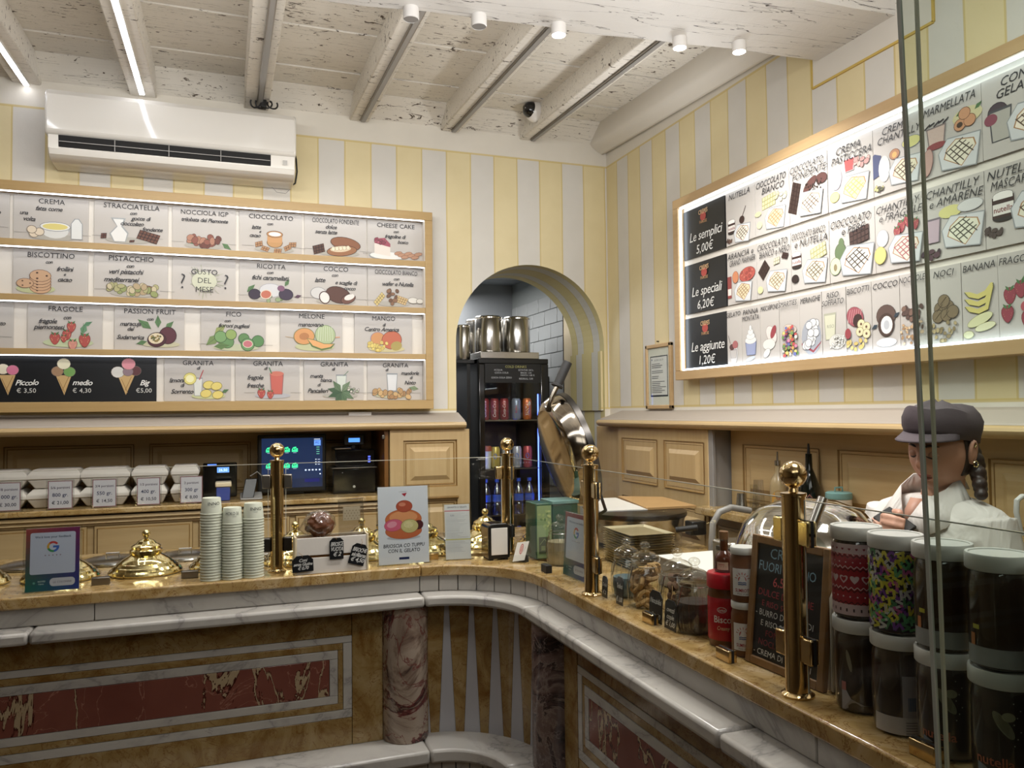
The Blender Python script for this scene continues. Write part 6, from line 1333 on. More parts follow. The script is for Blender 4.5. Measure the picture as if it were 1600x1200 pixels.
mb = MB(); mb.lathe([(.0195, 1.1540), (.021, 1.157), (.021, 1.180), (.017, 1.190), (.009, 1.198), (.0085, 1.222), (.0095, 1.224)], bx_, by_, 28); obj('bottle_body', mb, MAT_LIQUOR, t)
mb = MB(); mb.lathe([(.0098, 1.222), (.0098, 1.238), (.009, 1.239)], bx_, by_, 20); obj('cap', mb, MAT_DARKWOOD, t)
a = Art(); a.rect(-.016, .004, .008, .020, '#b7a58c', 6); a.rect(-.013, .010, .004, .0112, '#6d4c38', 3); a.rect(-.013, .014, .0, .0152, '#8d2c24', 3); a.build('label_print', t, cyl_fn(bx_, by_, 1.156, .0212, va), MAT_INKGLOSS)
# two small jam jars stacked
def jam(zb, label):
    x, y = .998, 1.378; t = thing('jam_jar', label, 'jar', (x, y, zb), 'stacked small spread jars with sun labels')
    mb = MB(); mb.lathe([(.024, zb), (.0265, zb + .004), (.027, zb + .02), (.027, zb + .080), (.024, zb + .092), (.0235, zb + .096)], x, y, 32); obj('jar_body', mb, MAT_SPREAD, t)
    mb = MB(); mb.lathe([(.0255, zb + .095), (.0262, zb + .097), (.0262, zb + .107), (.025, zb + .109)], x, y, 32); obj('lid', mb, MAT_LIDWHITE, t)
    a = Art(); a.rect(-.024, .014, .022, .068, '#cfcdca', 14); a.ell(-.003, .046, .008, .008, '#a83a34', 0, 20); a.ell(-.003, .0445, .0052, .0052, '#cfcdca', 0, 20); a.rect(-.012, .036, .007, .0435, '#cfcdca', 4)
    for k in range(7):
        th = .25 + k * .44; a.line([(-.003 + .0105 * math.cos(th), .046 + .0105 * math.sin(th)), (-.003 + .0150 * math.cos(th), .046 + .0150 * math.sin(th))], .0013, '#b5523c' if k % 2 else '#a83a34')
    for k in range(2): a.line([(-.011 + .004 * m, .040 - .0035 * k + (.0010 if m % 2 else 0)) for m in range(5)], .0018, '#2c4a7c')
    a.text('SUMROTE', -.002, .025, .0065, '#8d2430', 'b', fit=.030); a.text('Made of Jam', -.002, .018, .003, '#4a4a4c', 'r', fit=.022)
    a.build('label_print', t, cyl_fn(x, y, zb, .0270, math.atan2(-y, -x) ), MAT_INKGLOSS)
jam(1.0006, 'lower of two small jars with sun labels left of the chalkboard'); jam(1.110, 'upper of two small jars with sun labels left of the chalkboard')
# chalkboard
t = thing('chalkboard', 'black crepe chalkboard in brown wooden frame behind the glass', 'chalkboard', (.985, 1.25, 1.0))
cw, chh = .205, .250; O = Vector((.975, 1.345, 1.0008)); U = Vector((.06, -1, 0)).normalized(); Vv = Vector((.10, 0, 1)).normalized(); Nn = U.cross(Vv)
def Bq(u0, u1, v0, v1, d0, d1): mb = MB(); mb.hexa([tuple(O + U * u + Vv * v - Nn * d) for v in (v0, v1) for u, d in ((u0, d0), (u1, d0), (u1, d1), (u0, d1))]); return mb
f_ = .016
for nm, b_ in (('frame_bar', (0, f_, 0, chh)), ('frame_bar', (cw - f_, cw, 0, chh)), ('frame_bar', (f_, cw - f_, 0, f_)), ('frame_bar', (f_, cw - f_, chh - f_, chh))): obj(nm, Bq(*b_, -.003, .010), MAT_CHALKWOOD, t, bev=.002)
sl_ = obj('slate', Bq(f_, cw - f_, f_, chh - f_, .001, .006), MAT_CHALK, t, smooth=False)
a = Art(); Ls = [('CREPES', '#7fa3b5', .020), ('FUORI LISTINO', '#7fa3b5', .018), ('6,50 €', '#c25a5e', .018), ('DULCE DE LECHE', '#9c3c44', .013), ('E RISO SOFFIATO', '#9c3c44', .011), ("• BURRO D'ARACHIDI", '#c9c9c4', .012), ('E RISO SOFFIATO', '#c9c9c4', .011), ('FONDENTE,', '#7c2c34', .012), ('NOCI, AMARENE', '#7c2c34', .012), ('• CREMA DI BISCOTTI', '#c9c9c4', .011), ('LOTUS E PISTACCHIO', '#c9c9c4', .011)]
zz = chh - .030
for s, c, h_ in Ls: a.text(s.replace('•', '-'), cw / 2 - .006, zz, h_, c, 'r', .08, fit=cw - .052, jit=.05); zz -= h_ * 1.05 + .0065
a.build('chalk_writing', sl_, plane_fn(O - Nn * (.0008), U, Vv))
# tray of clear plastic standing on edge
t = thing('plastic_tray', 'cream ribbed plastic tray standing upright right of the nearest post', 'tray', (1.03, 1.13, 1.0006))
for k in range(3):
    mb = MB(); yy = 1.150 - k * .010; pr = [(1.002, 1.001), (1.075, 1.001), (1.075, 1.165), (1.066, 1.180), (1.05, 1.186), (1.027, 1.186), (1.011, 1.180), (1.002, 1.165)]
    mb.prism(pr, yy, yy - .006, lambda u, v, d: (u, d, v)); obj('tray_shell', mb, MAT_CERAMIC, t, bev=.003)

# big spread jars, two high along the glass
def big_jar(x, y, zb, label, style):
    t = thing('spread_jar', label, 'jar', (x, y, zb), 'big chocolate spread jars with white lids'); va = math.atan2(-y, -x)
    h = .150
    mb = MB(); mb.lathe([(.030, zb), (.0355, zb + .003), (.0375, zb + .012), (.0385, zb + .05), (.0385, zb + .105), (.0365, zb + .120), (.0345, zb + .126), (.0345, zb + .132)], x, y, 40)
    obj('jar_body', mb, MAT_CHOC, t)
    mb = MB(); mb.lathe([(.0308, zb + .0002), (.0362, zb + .003), (.0382, zb + .012), (.0392, zb + .05), (.0392, zb + .105), (.0372, zb + .121), (.0352, zb + .127)], x, y, 40, cap=(False, False)); obj('glass_wall', mb, MAT_JAR, t)
    mb = MB(); mb.lathe([(.0395, zb + .129), (.0408, zb + .131), (.0408, zb + .149), (.0398, zb + .151), (.036, zb + .1505), (.0355, zb + .149)], x, y, 48); obj('lid', mb, MAT_LIDWHITE, t)
    a = Art(); W = .060; R_ = .0394
    if style == 'hearts':
        def zig(y0, c, lw, n=26, am=.0022): a.line([(-W + 2 * W * k / n, y0 + (am if k % 2 else -am)) for k in range(n + 1)], lw, c)
        a.rect(-W, .008, W, .124, '#c5aeb0', 30); a.rect(-W, .026, W, .108, '#982a34', 30)
        for y0, c in ((.108, '#c9b9b9'), (.104, '#2a1a1e'), (.086, '#c9b9b9'), (.082, '#2a1a1e'), (.052, '#c9b9b9'), (.048, '#2a1a1e'), (.028, '#2a1a1e')): zig(y0, c, .0013)
        def heart(cx_, cy_, s, c): a.poly([(cx_ + s * .95 * math.sin(t_) ** 3, cy_ + s * (.85 * math.cos(t_) - .32 * math.cos(2 * t_) - .12 * math.cos(3 * t_))) for t_ in (2 * PI * k / 24 for k in range(24))], c)
        for k in range(-3, 4): heart(k * .0175 - .004, .067, .0075, '#c9b4b6'); 
        for k in range(-3, 4, 2): heart(k * .0175 - .004, .067, .0045, '#982a34')
        for k in range(-5, 6): heart(k * .011, .116, .0022, '#7c2430'); a.ell(k * .011 + .005, .0945, .0012, .0012, '#c9b9b9', 0, 8); a.ell(k * .011, .0385, .0014, .0014, '#c9b9b9', 0, 8); a.rect(k * .011 + .004, .014, k * .011 + .0065, .019, '#3c2a30')
    elif style == 'maze':
        a.rect(-W, .006, W, .124, '#1f1a2a', 30); r = random.Random(12); a.L = 70; cols = ['#b5b03c', '#6d3c8c', '#5a9a6a', '#b9b9b4', '#b05a8a', '#c9c24a', '#4a7a55']
        for i in range(11):
            for j in range(10):
                x0 = -W + i * .0109 + (j % 2) * .004; y0 = .009 + j * .0115; c = cols[(i * 3 + j * 5 + r.randint(0, 2)) % 7]; s = .0135
                k = r.randint(0, 4); P = [[(0, 0), (1, .2), (.9, 1), (.2, .9), (.3, .5)], [(0, 1), (.1, 0), (.6, .7), (1, .1)], [(0, 0), (.5, 1), (1, .1)], [(1, 1), (0, .7), (.9, .3), (0, 0)], [(0, .5), (.5, 1), (1, .5), (.5, 0), (.3, .5)]][k]
                pp = [(x0 + p[0] * s, y0 + p[1] * s * 1.1) for p in P]; a.line(pp, .0040, c)
                a.L -= 1
        a.L += 1
    elif style == 'back':
        a.rect(-.040, .004, .030, .030, '#a9a5a6', 16); a.rect(.004, .030, .030, .092, '#8d8a8e', 8); a.rect(.012, .040, .026, .060, '#4a5a72', 4); [a.rect(.008, .006 + .004 * k, .028, .0075 + .004 * k, '#6d6a70', 5) for k in range(5)]
    elif style == 'white_foot':
        a.poly([(-.030, .004), (.030, .004), (.030, .014), (.006, .016), (-.014, .024), (-.024, .040), (-.030, .044)], '#9c9aa0'); a.rect(-.030, .036, -.022, .050, '#a86a66', 3)
        a.ell(-.016, .085, .0035, .018, '#7d7866', .2, 14)
    elif style == 'plain_band':
        a.rect(-W * .8, .006, W * .8, .030, '#8f9190', 26); a.rect(-.040, .030, -.033, .046, '#b5754a', 3); a.rect(-.036, .052, -.026, .058, '#a8a23c', 4)
    elif style == 'label':
        a.poly([(-.034, .006), (-.004, .006), (-.012, .020), (-.034, .030)], '#8a93a5'); a.text('nutella', -.012, .036, .0125, '#a86048', 'b', fit=.050); a.ell(.000, .085, .007, .020, '#77735c', .6, 16); a.ell(.006, .096, .008, .006, '#8a866c', 0, 14)
        [a.ell(.012 + .004 * (k % 3), .06 + .009 * k, .0009, .0009, '#a8a89c', 0, 6) for k in range(7)]
    elif style == 'red':
        a.rect(-.034, .04, .030, .10, '#5a2a30', 14); a.text('nutella', -.006, .07, .016, '#a8403c', 'b', fit=.056)
    a.build('label_print', t, cyl_fn(x, y, zb, R_, va), MAT_INKGLOSS, eps=1.2e-5 if style == 'maze' else 2.5e-5, base=2e-4)
JP = [(.998, 1.066), (.990, .975), (.985, .884), (.982, .792), (.980, .700)]
low = [('bottom jar of the first stack, under the red heart jar', 'white_foot'), ('bottom jar of the second stack, under the zigzag jar', 'back'), ('bottom jar of the third stack behind the screen edges', 'label'), ('bottom jar of the fourth stack, with pale oval marks and orange lettering', 'label'), ('bottom jar cut by the right picture edge', 'red')]
up = [('upper jar with red label of white hearts and zigzags', 'hearts'), ('upper jar with colourful maze pattern', 'maze'), ('upper dark jar with pale foot behind the screen edges', 'plain_band'), ('upper dark jar right of the screen edges', 'plain_band'), ('upper jar cut by the right picture edge', 'red')]
for (x, y), (l0, s0), (l1, s1) in zip(JP, low, up):
    big_jar(x, y, 1.0006, l0, s0); big_jar(x, y, 1.1522, l1, s1)

# ================================================================ MACHINES
def crepe_base(t, x, y, r, z0, z1):
    mb = MB(); mb.lathe([(r * .86, z0 + .02), (r * .9, z0 + .03), (r * .96, z1 - .03), (r * .98, z1 - .02)], x, y, 48); obj('burner_housing', mb, MAT_STEEL, t)
    mb = MB(); mb.lathe([(r, z1 - .018), (r * 1.01, z1 - .012), (r, z1 - .002), (r * .97, z1)], x, y, 56); obj('griddle_plate', mb, MAT_DKSTEEL, t)
    for k in range(4):
        aa = PI / 4 + k * PI / 2; mb = MB(); mb.lathe([(.014, z0), (.012, z0 + .022)], x + r * .7 * math.cos(aa), y + r * .7 * math.sin(aa), 14); obj('foot', mb, MAT_RUBBER, t)
x1, y1 = 1.445, 2.655; z1 = 1.128
t = thing('crepe_griddle', 'round steel crepe griddle whose polished lid stands open', 'griddle', (x1, y1, 1.0))
crepe_base(t, x1, y1, .19, 1.0006, z1)
mb = MB(); mb.box(x1 + .12, x1 + .18, y1 - .20, y1 - .15, 1.05, 1.10); obj('control_box', mb, MAT_BLACK, t, bev=.004)
ha, hb = at(1056, 828, y=2.40), at(1090, 824, y=2.36); mb = MB(); mb.tube([ha, hb], .010, 12); obj('handle', mb, MAT_RUBBER, t)
# open lid: shallow polished pan on a hinge with a long handle
n_ = Vector((-.93, .11, -.26)).normalized(); ctr_l = at(882, 706, y=2.66); up_ = (Vector((0, 0, 1)) - n_ * n_.z).normalized(); sd_ = n_.cross(up_)
ML = Matrix(((sd_.x, up_.x, n_.x, ctr_l.x), (sd_.y, up_.y, n_.y, ctr_l.y), (sd_.z, up_.z, n_.z, ctr_l.z), (0, 0, 0, 1)))
RL = .208
mb = MB(); mb.lathe([(RL, -.030), (RL, -.020), (RL * .985, .0), (RL * .93, .025), (RL * .85, .036), (RL * .80, .038), (.01, .044)], n=64, cap=(True, True)); mb.xf(ML); obj('lid_shell', mb, MAT_WARMSTEEL, t, ang=28)
mb = MB(); mb.lathe([(RL * 1.012, -.052), (RL * 1.012, -.031), (RL * .9, -.031)], n=64, cap=(True, True)); mb.xf(ML); obj('lid_plate', mb, MAT_DKSTEEL, t)
top_ = ML @ Vector((0.0, RL * .93, .01)); h1 = at(856, 640, y=2.60); h2 = at(862, 622, y=2.60); h3 = at(870, 604, y=2.60); h4 = at(887, 566, y=2.60)
mb = MB(); mb.tube([ML @ Vector((0.05, RL * .88, .012)), h1, h2, h3], .0085, 12); obj('handle_rod', mb, MAT_WARMSTEEL, t)
mb = MB(); mb.tube([h3, h3 + (h4 - h3) * .06, h3 + (h4 - h3) * .10, h4], [.022, .022, .0165, .0165], 18); obj('handle_grip', mb, MAT_RUBBER, t)
hg = ML @ Vector((0, -RL, -.02)); mb = MB(); mb.tube([hg, (hg.x + .02, hg.y - .01, 1.13), (hg.x + .05, hg.y - .03, 1.10)], .014, 10); obj('hinge_arm', mb, MAT_STEEL, t)
mb = MB(); mb.tube([ML @ Vector((-.12, -RL * .7, -.05)), ML @ Vector((-.10, -RL * 1.1, -.06)), (hg.x + .02, hg.y + .02, 1.09)], .006, 8); obj('hinge_spring', mb, MAT_RUBBER, t)
# papers on the griddle
def sheet(name, label, pts, th, mat, cat='paper', group=None):
    c = sum((Vector(p) for p in pts), Vector()) / 4; t = thing(name, label, cat, tuple(c), group)
    mb = MB(); mb.hexa([tuple(p) for p in pts] + [(p[0], p[1], p[2] + th) for p in pts]); obj('sheet', mb, mat, t, smooth=False); return t
zs = z1 + .001
sheet('paper_sheet', 'white paper sheets lying on the open crepe griddle', [at(936, 800, z=zs), at(1012, 797, z=zs), at(962, 779, z=zs), at(935, 780, z=zs)], .004, MAT_PAPER)
sheet('kraft_folder', 'brown kraft folder lying on the crepe griddle', [at(1010, 797, z=zs), at(1088, 793, z=zs), at(1035, 779, z=zs), at(965, 778, z=zs)], .008, MAT_KRAFT)
# stack of gold cardboard trays
Q = [at(944, 822, z=1.11), at(1006, 817, z=1.11), at(1058, 832, z=1.11), at(986, 838, z=1.11)]
Uq = (Q[2] - Q[1]); Wq = (Q[0] - Q[1]); Uq = Uq.normalized() * .215; Wq = Vector((Uq.y, -Uq.x, 0)).normalized() * -.155
if Wq.dot(Q[0] - Q[1]) < 0: Wq = -Wq
q0 = Vector((Q[1].x, Q[1].y, 0)); q0 += Vector((-.01, -.02, 0))
tr0 = None
for k in range(14):
    zk = 1.0008 + k * .0078
    if tr0 is None:
        t = thing('gold_tray', 'x', 'tray', (q0.x, q0.y, zk), 'gold cardboard trays stacked behind the biscuit jars')
        def rct(i, z_): return [tuple(q0 + Uq * u + Wq * v + Vector((0, 0, zk + z_))) for u, v in ((i, i), (1 - i, i), (1 - i, 1 - i), (i, 1 - i))]
        mb = MB(); L_ = [rct(.06, 0), rct(.0, .0068), rct(.012, .0072), rct(.07, .0012)]
        for l_ in L_: mb.v += l_
        for i in range(3):
            for m in range(4): mb.f.append((4 * i + m, 4 * i + (m + 1) % 4, 4 * i + 4 + (m + 1) % 4, 4 * i + 4 + m)); mb.m.append(0)
        mb.f += [(0, 3, 2, 1), (12, 13, 14, 15)]; mb.m += [0, 0]; obj('tray_shell', mb, MAT_TRAYGOLD, t, smooth=False); tr0 = t
    else: t = dup(tr0, (q0.x, q0.y, zk))
    t['label'] = 'gold cardboard tray inside the stack behind the biscuit jars' if k < 13 else 'topmost gold cardboard tray, open side up, of the stack'
t = boxthing('paper_box', 'grey box with white and pink papers on top behind the jars', 'box', 1.17, 1.40, 1.70, 2.02, 1.0006, 1.080, MAT_GREYPL)
mb = MB(); mb.box(1.165, 1.39, 1.72, 2.02, 1.0802, 1.083); obj('white_sheet', mb, MAT_PAPER, t, smooth=False)
mb = MB(); mb.box(1.24, 1.38, 1.70, 1.80, 1.0832, 1.085); obj('pink_sheet', mb, plain('pink_paper', '#c9909a', .7), t, smooth=False)
t = thing('grey_hose', 'grey curved rigid hose rising behind the miniature bottle', 'hose', tuple(at(1112, 862, y=2.10)))
mb = MB(); mb.tube([at(px_, py_, y=2.08) for px_, py_ in ((1112, 905), (1112, 850), (1114, 818), (1124, 800), (1142, 793), (1172, 798))], .010, 14); obj('pipe', mb, MAT_GREYPL, t)
# second griddle with its domed lid closed
x2, y2 = 1.25, 1.475; z2 = 1.172
t = thing('crepe_griddle', 'round crepe griddle with closed polished domed lid by the worker', 'griddle', (x2, y2, 1.0))
crepe_base(t, x2, y2, .155, 1.0006, z2)
mb = MB(); mb.lathe([(.166, z2 + .001), (.168, z2 + .008), (.164, z2 + .016), (.160, z2 + .03), (.145, z2 + .066), (.110, z2 + .10), (.06, z2 + .118), (.003, z2 + .123)], x2, y2, 64, cap=(True, True)); obj('domed_lid', mb, MAT_CHROME, t)
mb = MB(); mb.lathe([(.170, z2 - .004), (.1715, z2 + .004), (.168, z2 + .012)], x2, y2, 64, cap=(False, False)); obj('lid_rim', mb, MAT_STEEL, t)
hA, hB = at(1266, 832, y=1.36), at(1286, 778, y=1.36); mb = MB(); mb.tube([hA, hB], .0105, 16); obj('lid_handle', mb, MAT_STEEL, t)
mb = MB(); mb.tube([hA, hA + Vector((-.0, .03, .01)), (x2 - .08, y2 - .02, z2 + .06)], .006, 8); obj('handle_bracket', mb, MAT_STEEL, t)
c = at(1158, 838, y=1.62); mb = MB(); mb.box(c.x - .05, c.x + .03, c.y - .03, c.y + .05, z2 - .075, z2 + .012); cb = obj('control_box', mb, MAT_STEEL, t, bev=.006)
mb = MB(); mb.box(c.x - .052, c.x + .032, c.y - .032, c.y + .03, z2 - .012, z2 + .0); obj('black_band', mb, MAT_BLACK, cb, bev=.002)

# shelf behind the worker
def lathe_thing(name, label, cat, x, y, parts, group=None):
    t = thing(name, label, cat, (x, y, parts[0][1][0][1]), group)
    for nm, prof, m in parts: mb = MB(); mb.lathe(prof, x, y, 28); obj(nm, mb, m, t)
    return t
ZS = 1.1084
t = lathe_thing('liquor_bottle', 'clear bottle of cream liqueur with orange label and metal spout', 'bottle', 1.895, 2.40, [('bottle_body', [(.026, ZS), (.029, ZS + .006), (.029, ZS + .11), (.024, ZS + .135), (.0095, ZS + .158), (.009, ZS + .195)], MAT_CREAMLIQ), ('collar', [(.0105, ZS + .185), (.0105, ZS + .203)], MAT_STEEL), ('spout', [(.004, ZS + .203), (.0025, ZS + .235)], MAT_STEEL)])
a = Art(); a.ell(0, .06, .024, .036, '#b5873a', 0, 20); a.text('O', 0, .07, .012, '#8d3020', 'b'); a.text('Stravecchia', 0, .052, .008, '#8d3020', 'r', .2, fit=.036); a.build('label_print', t, cyl_fn(1.895, 2.40, ZS, .0295, math.atan2(-2.40, -1.895)), MAT_INKGLOSS)
t = lathe_thing('liquor_bottle', 'tall black bottle with pourer between the brass ball and teal jar', 'bottle', 1.895, 2.235, [('bottle_body', [(.032, ZS), (.036, ZS + .006), (.038, ZS + .07), (.036, ZS + .12), (.020, ZS + .165), (.012, ZS + .185), (.011, ZS + .235)], MAT_DKBOTTLE), ('pourer', [(.006, ZS + .235), (.005, ZS + .245), (.0028, ZS + .27)], MAT_RUBBER)])
a = Art(); a.poly([(0, .10), (.016, .08), (0, .06), (-.016, .08)], '#8d5a50'); a.poly([(0, .096), (.012, .08), (0, .064), (-.012, .08)], '#1a1614'); a.build('label_print', t, cyl_fn(1.895, 2.235, ZS, .0385, math.atan2(-2.235, -1.895)), MAT_INKGLOSS)
t = lathe_thing('canister', 'cream ceramic jar with teal clamp lid behind the domed griddle', 'jar', 1.885, 2.085, [('jar_body', [(.036, ZS), (.040, ZS + .01), (.040, ZS + .095)], MAT_CERAMIC), ('lid', [(.041, ZS + .096), (.042, ZS + .10), (.041, ZS + .115), (.036, ZS + .118)], MAT_TEAL)])
mb = MB(); mb.tube([(1.87, 2.085, ZS + .117), (1.87, 2.085, ZS + .132), (1.90, 2.085, ZS + .132), (1.90, 2.085, ZS + .117)], .003, 6); obj('handle', mb, MAT_TEAL, t)
lathe_thing('cup_sleeve', 'stack of clear plastic cups beside the steel shaker', 'cup', 1.885, 2.50, [('stack', [(.022, ZS), (.024, ZS + .01), (.017, ZS + .125)], MAT_BAG)])
lathe_thing('shaker', 'small steel measuring tumbler left of the plastic cups', 'tumbler', 1.87, 2.585, [('tumbler', [(.018, ZS), (.020, ZS + .004), (.021, ZS + .02), (.0205, ZS + .022), (.016, ZS + .068)], MAT_STEEL)])
lathe_thing('drinking_glass', 'small clear glass upside down left of the plastic cups', 'glass', 1.915, 2.57, [('glass', [(.016, ZS), (.013, ZS + .10)], MAT_JAR)])
t = thing('chrome_rail', 'curved white metal rail at the right edge behind the worker', 'rail', tuple(at(1594, 830, y=1.28)))
mb = MB(); mb.tube([at(px_, py_, y=1.30) for px_, py_ in ((1596, 836), (1588, 800), (1589, 782), (1596, 776), (1640, 776))], .006, 10); obj('rail', mb, MAT_LIDWHITE, t)

# ================================================================ TILL NICHE
ZW = 1.1145
def clam(x, y, w, d, zb, label):
    """foam takeaway box: flared tray and bevelled lid"""
    t = thing('foam_box', label, 'takeaway box', (x, y, zb), 'white foam takeaway boxes on the back worktop'); h = .082
    def R4(sx_, sy_, z_): return [(x - w / 2 * sx_, y - d / 2 * sy_, z_), (x + w / 2 * sx_, y - d / 2 * sy_, z_), (x + w / 2 * sx_, y + d / 2 * sy_, z_), (x - w / 2 * sx_, y + d / 2 * sy_, z_)]
    def loft(L_):
        mb = MB()
        for l_ in L_: mb.v += l_
        for i in range(len(L_) - 1):
            for m in range(4): mb.f.append((4 * i + m, 4 * i + (m + 1) % 4, 4 * i + 4 + (m + 1) % 4, 4 * i + 4 + m)); mb.m.append(0)
        mb.f += [(0, 3, 2, 1), tuple(4 * (len(L_) - 1) + m for m in range(4))]; mb.m += [0, 0]; return mb
    obj('tray', loft([R4(.72, .72, zb), R4(.96, .96, zb + .038)]), MAT_FOAM, t, bev=.005)
    obj('lid', loft([R4(1, 1, zb + .0385), R4(1, 1, zb + .056), R4(.78, .74, zb + .080)]), MAT_FOAM, t, bev=.004)
    mb = MB(); mb.sphere((x + w * .2, y - d * .15, zb + .0805), .006, 10, 6, sc=(2.2, 1.4, .3)); obj('embossed_mark', mb, MAT_FOAM, t)
for px_, w, nm in ((0, .24, 'first pair from the left picture edge'), (88, .225, 'second pair, largest priced 800 grams'), (166, .215, 'third pair, priced 550 grams'), (235, .165, 'fourth pair, priced 400 grams'), (289, .135, 'rightmost pair, priced 300 grams')):
    X_ = at(px_, 760, y=3.86).x; clam(X_, 3.88, w - .022, .17, ZW + .0005, 'lower foam box of the ' + nm); clam(X_ + .002, 3.88, w - .018, .17, ZW + .0828, 'upper foam box of the ' + nm)
for px_, w1, w2, w3, l in ((12, '7/8 porzioni', '1000 gr.', '€ 30,00', 'leftmost'), (94, '5/6 porzioni', '800 gr.', '€ 21,00', 'second'), (163, '3/4 porzioni', '550 gr.', '€ 14,50', 'third'), (232, '1/3 porzioni', '400 gr.', '€ 10,50', 'fourth'), (299, '2 porzioni', '300 gr', '€ 8,00', 'rightmost')):
    p = at(px_, 795, y=3.735)
    def card(a, w, h, w1=w1, w2=w2, w3=w3):
        a.rect(0, 0, w, h, '#8a5a62'); a.rect(.003, .003, w - .003, h - .003, '#cfccd0'); a.text(w1, w / 2, h * .76, .010, '#4a3a50', 'b', fit=w * .84); a.text(w2, w / 2, h * .50, .0145, '#2c3358', 'b', fit=w * .82); a.text(w3, w / 2, h * .22, .0135, '#2a2a40', 'b', fit=w * .82)
    acrylic_sign('price_sign', '%s clear stand with price %s in front of the foam boxes' % (l, w3.replace('€ ', '')), (p.x - .045, 3.735, ZW + .0005), (1, 0, 0), .090, .118, card, .0, .02)
# touch screen till
t = thing('till_monitor', 'black touch screen till with green icons behind the left brass post', 'monitor', (.30, 3.93, ZW))
xa, xb, za, zb, yy = .145, .462, ZW + .012, 1.402, 3.93
mb = MB(); mb.box(xa, xb, yy, yy + .03, za, zb); obj('case', mb, MAT_BLACK, t, bev=.006)
mb = MB(); mb.box(.26, .36, 3.95, 4.06, ZW + .0005, ZW + .02); mb.box(.29, .33, 3.962, 4.0, ZW + .02, 1.25); obj('stand', mb, MAT_BLACK, t, bev=.004)
w_, h_ = xb - xa - .036, zb - za - .040
a = Art(); a.rect(0, 0, w_, h_, '#14203a')
for i, (u, v) in enumerate(((.05, .72), (.34, .72), (.47, .72), (.05, .40), (.34, .40), (.47, .40), (.20, .72), (.20, .40))):
    X0, Y0_ = w_ * (u + .02), h_ * v; a.poly([(X0, Y0_), (X0 + .028, Y0_), (X0 + .028, Y0_ + .017), (X0 + .022, Y0_ + .017), (X0 + .020, Y0_ + .025), (X0 + .006, Y0_ + .022), (X0, Y0_ + .012)], '#35c486'); a.rect(X0 + .006, Y0_ + .010, X0 + .012, Y0_ + .016, '#123a30'); a.rect(X0 + .016, Y0_ + .011, X0 + .020, Y0_ + .017, '#123a30'); a.rect(X0 + .006, Y0_ - .005, X0 + .022, Y0_ - .003, '#8a93a8')
a.rect(w_ * .86, h_ * .84, w_ * .97, h_ * .95, '#5a86d8'); a.text('PC', w_ * .915, h_ * .90, .010, '#1a2a55', 'b'); a.rect(w_ * .86, h_ * .965, w_ * .96, h_ * .975, '#c9d0dc')
for k in range(4): a.rect(w_ * .90, h_ * (.80 - .045 * k), w_ * .95, h_ * (.812 - .045 * k), '#5aa08a')
for k in range(3): a.rect(w_ * .88, h_ * (.55 - .05 * k), w_ * .90, h_ * (.565 - .05 * k), '#c9d0dc'); a.rect(w_ * .92, h_ * (.55 - .05 * k), w_ * .96, h_ * (.562 - .05 * k), '#9aa3b8')
for k in range(5): a.ell(w_ * (.72 + .058 * k), h_ * .345, .0045, .004, '#a9b5cf', 0, 10)
a.ell(w_ * .96, h_ * .26, .003, .003, '#e4e8f0', 0, 8); a.rect(0, 0, w_, h_ * .18, '#101a30'); a.rect(w_ * .7, h_ * .10, w_ * .95, h_ * .17, '#101448')
a.build('screen', t, plane_fn((xa + .018, yy - .0002, za + .022), (1, 0, 0), (0, 0, 1)), MAT_SCREEN, eps=1e-5)
t = thing('receipt_printer', 'black fiscal printer drawer with blue lit display beside the cabinet', 'printer', (.60, 3.90, ZW))
mb = MB(); mb.box(.485, .690, 3.86, 4.06, ZW + .0005, 1.235); obj('lower_case', mb, MAT_BLACKGLOSS, t, bev=.005)
mb = MB(); mb.box(.480, .695, 3.85, 4.05, 1.2355, 1.240); obj('shelf_edge', mb, MAT_NICKEL, t, bev=.001)
mb = MB(); mb.box(.50, .690, 3.88, 4.05, 1.2405, 1.325); obj('printer_case', mb, MAT_BLACKGLOSS, t, bev=.006)
mb = MB(); mb.box(.495, .575, 3.87, 4.02, 1.3255, 1.335); obj('paper_cover', mb, MAT_NICKEL, t, bev=.004)
mb = MB(); mb.box(.545, .64, 3.90, 3.93, 1.345, 1.395); mb.box(.58, .60, 3.91, 3.93, 1.325, 1.345); dd = obj('display_pole', mb, MAT_BLACK, t, bev=.003)
a = Art(); a.rect(.020, .014, .074, .034, '#4f8ae8'); a.build('lit_display', dd, plane_fn((.545, 3.8998, 1.345), (1, 0, 0), (0, 0, 1)), MAT_SCREEN)
a = Art(); a.ell(.10, .032, .006, .006, '#b5b5a8', 0, 16); a.ell(.10, .032, .002, .002, '#3c3c38', 0, 8); a.ell(.045, .10, .002, .0015, '#c9cfd8', 0, 8); a.build('lock', t, plane_fn((.485, 3.8598, ZW + .001), (1, 0, 0), (0, 0, 1)))
a = Art(); [a.rect(0, .012 * k, .012, .008 + .012 * k, '#4a5ac0') for k in range(3)]; a.build('keys', t, plane_fn((.655, 3.8798, 1.26), (1, 0, 0), (0, 0, 1)), MAT_SCREEN)
c = at(349, 790, y=3.80)
t = thing('card_terminal', 'blue and beige card terminal on the back worktop', 'card terminal', (c.x, 3.80, ZW))
mb = MB(); mb.box(c.x - .030, c.x + .028, 3.78, 3.86, ZW + .0005, ZW + .062); obj('blue_body', mb, plain('blue_plastic', '#3c4a8f', .35), t, bev=.004)
mb = MB(); mb.box(c.x - .034, c.x + .034, 3.775, 3.865, ZW + .0625, ZW + .083); obj('beige_top', mb, MAT_CREAM, t, bev=.004)
t = thing('card_terminal', 'dark payment terminal with pale blue screen behind the cups', 'card terminal', (c.x - .02, 3.98, ZW))
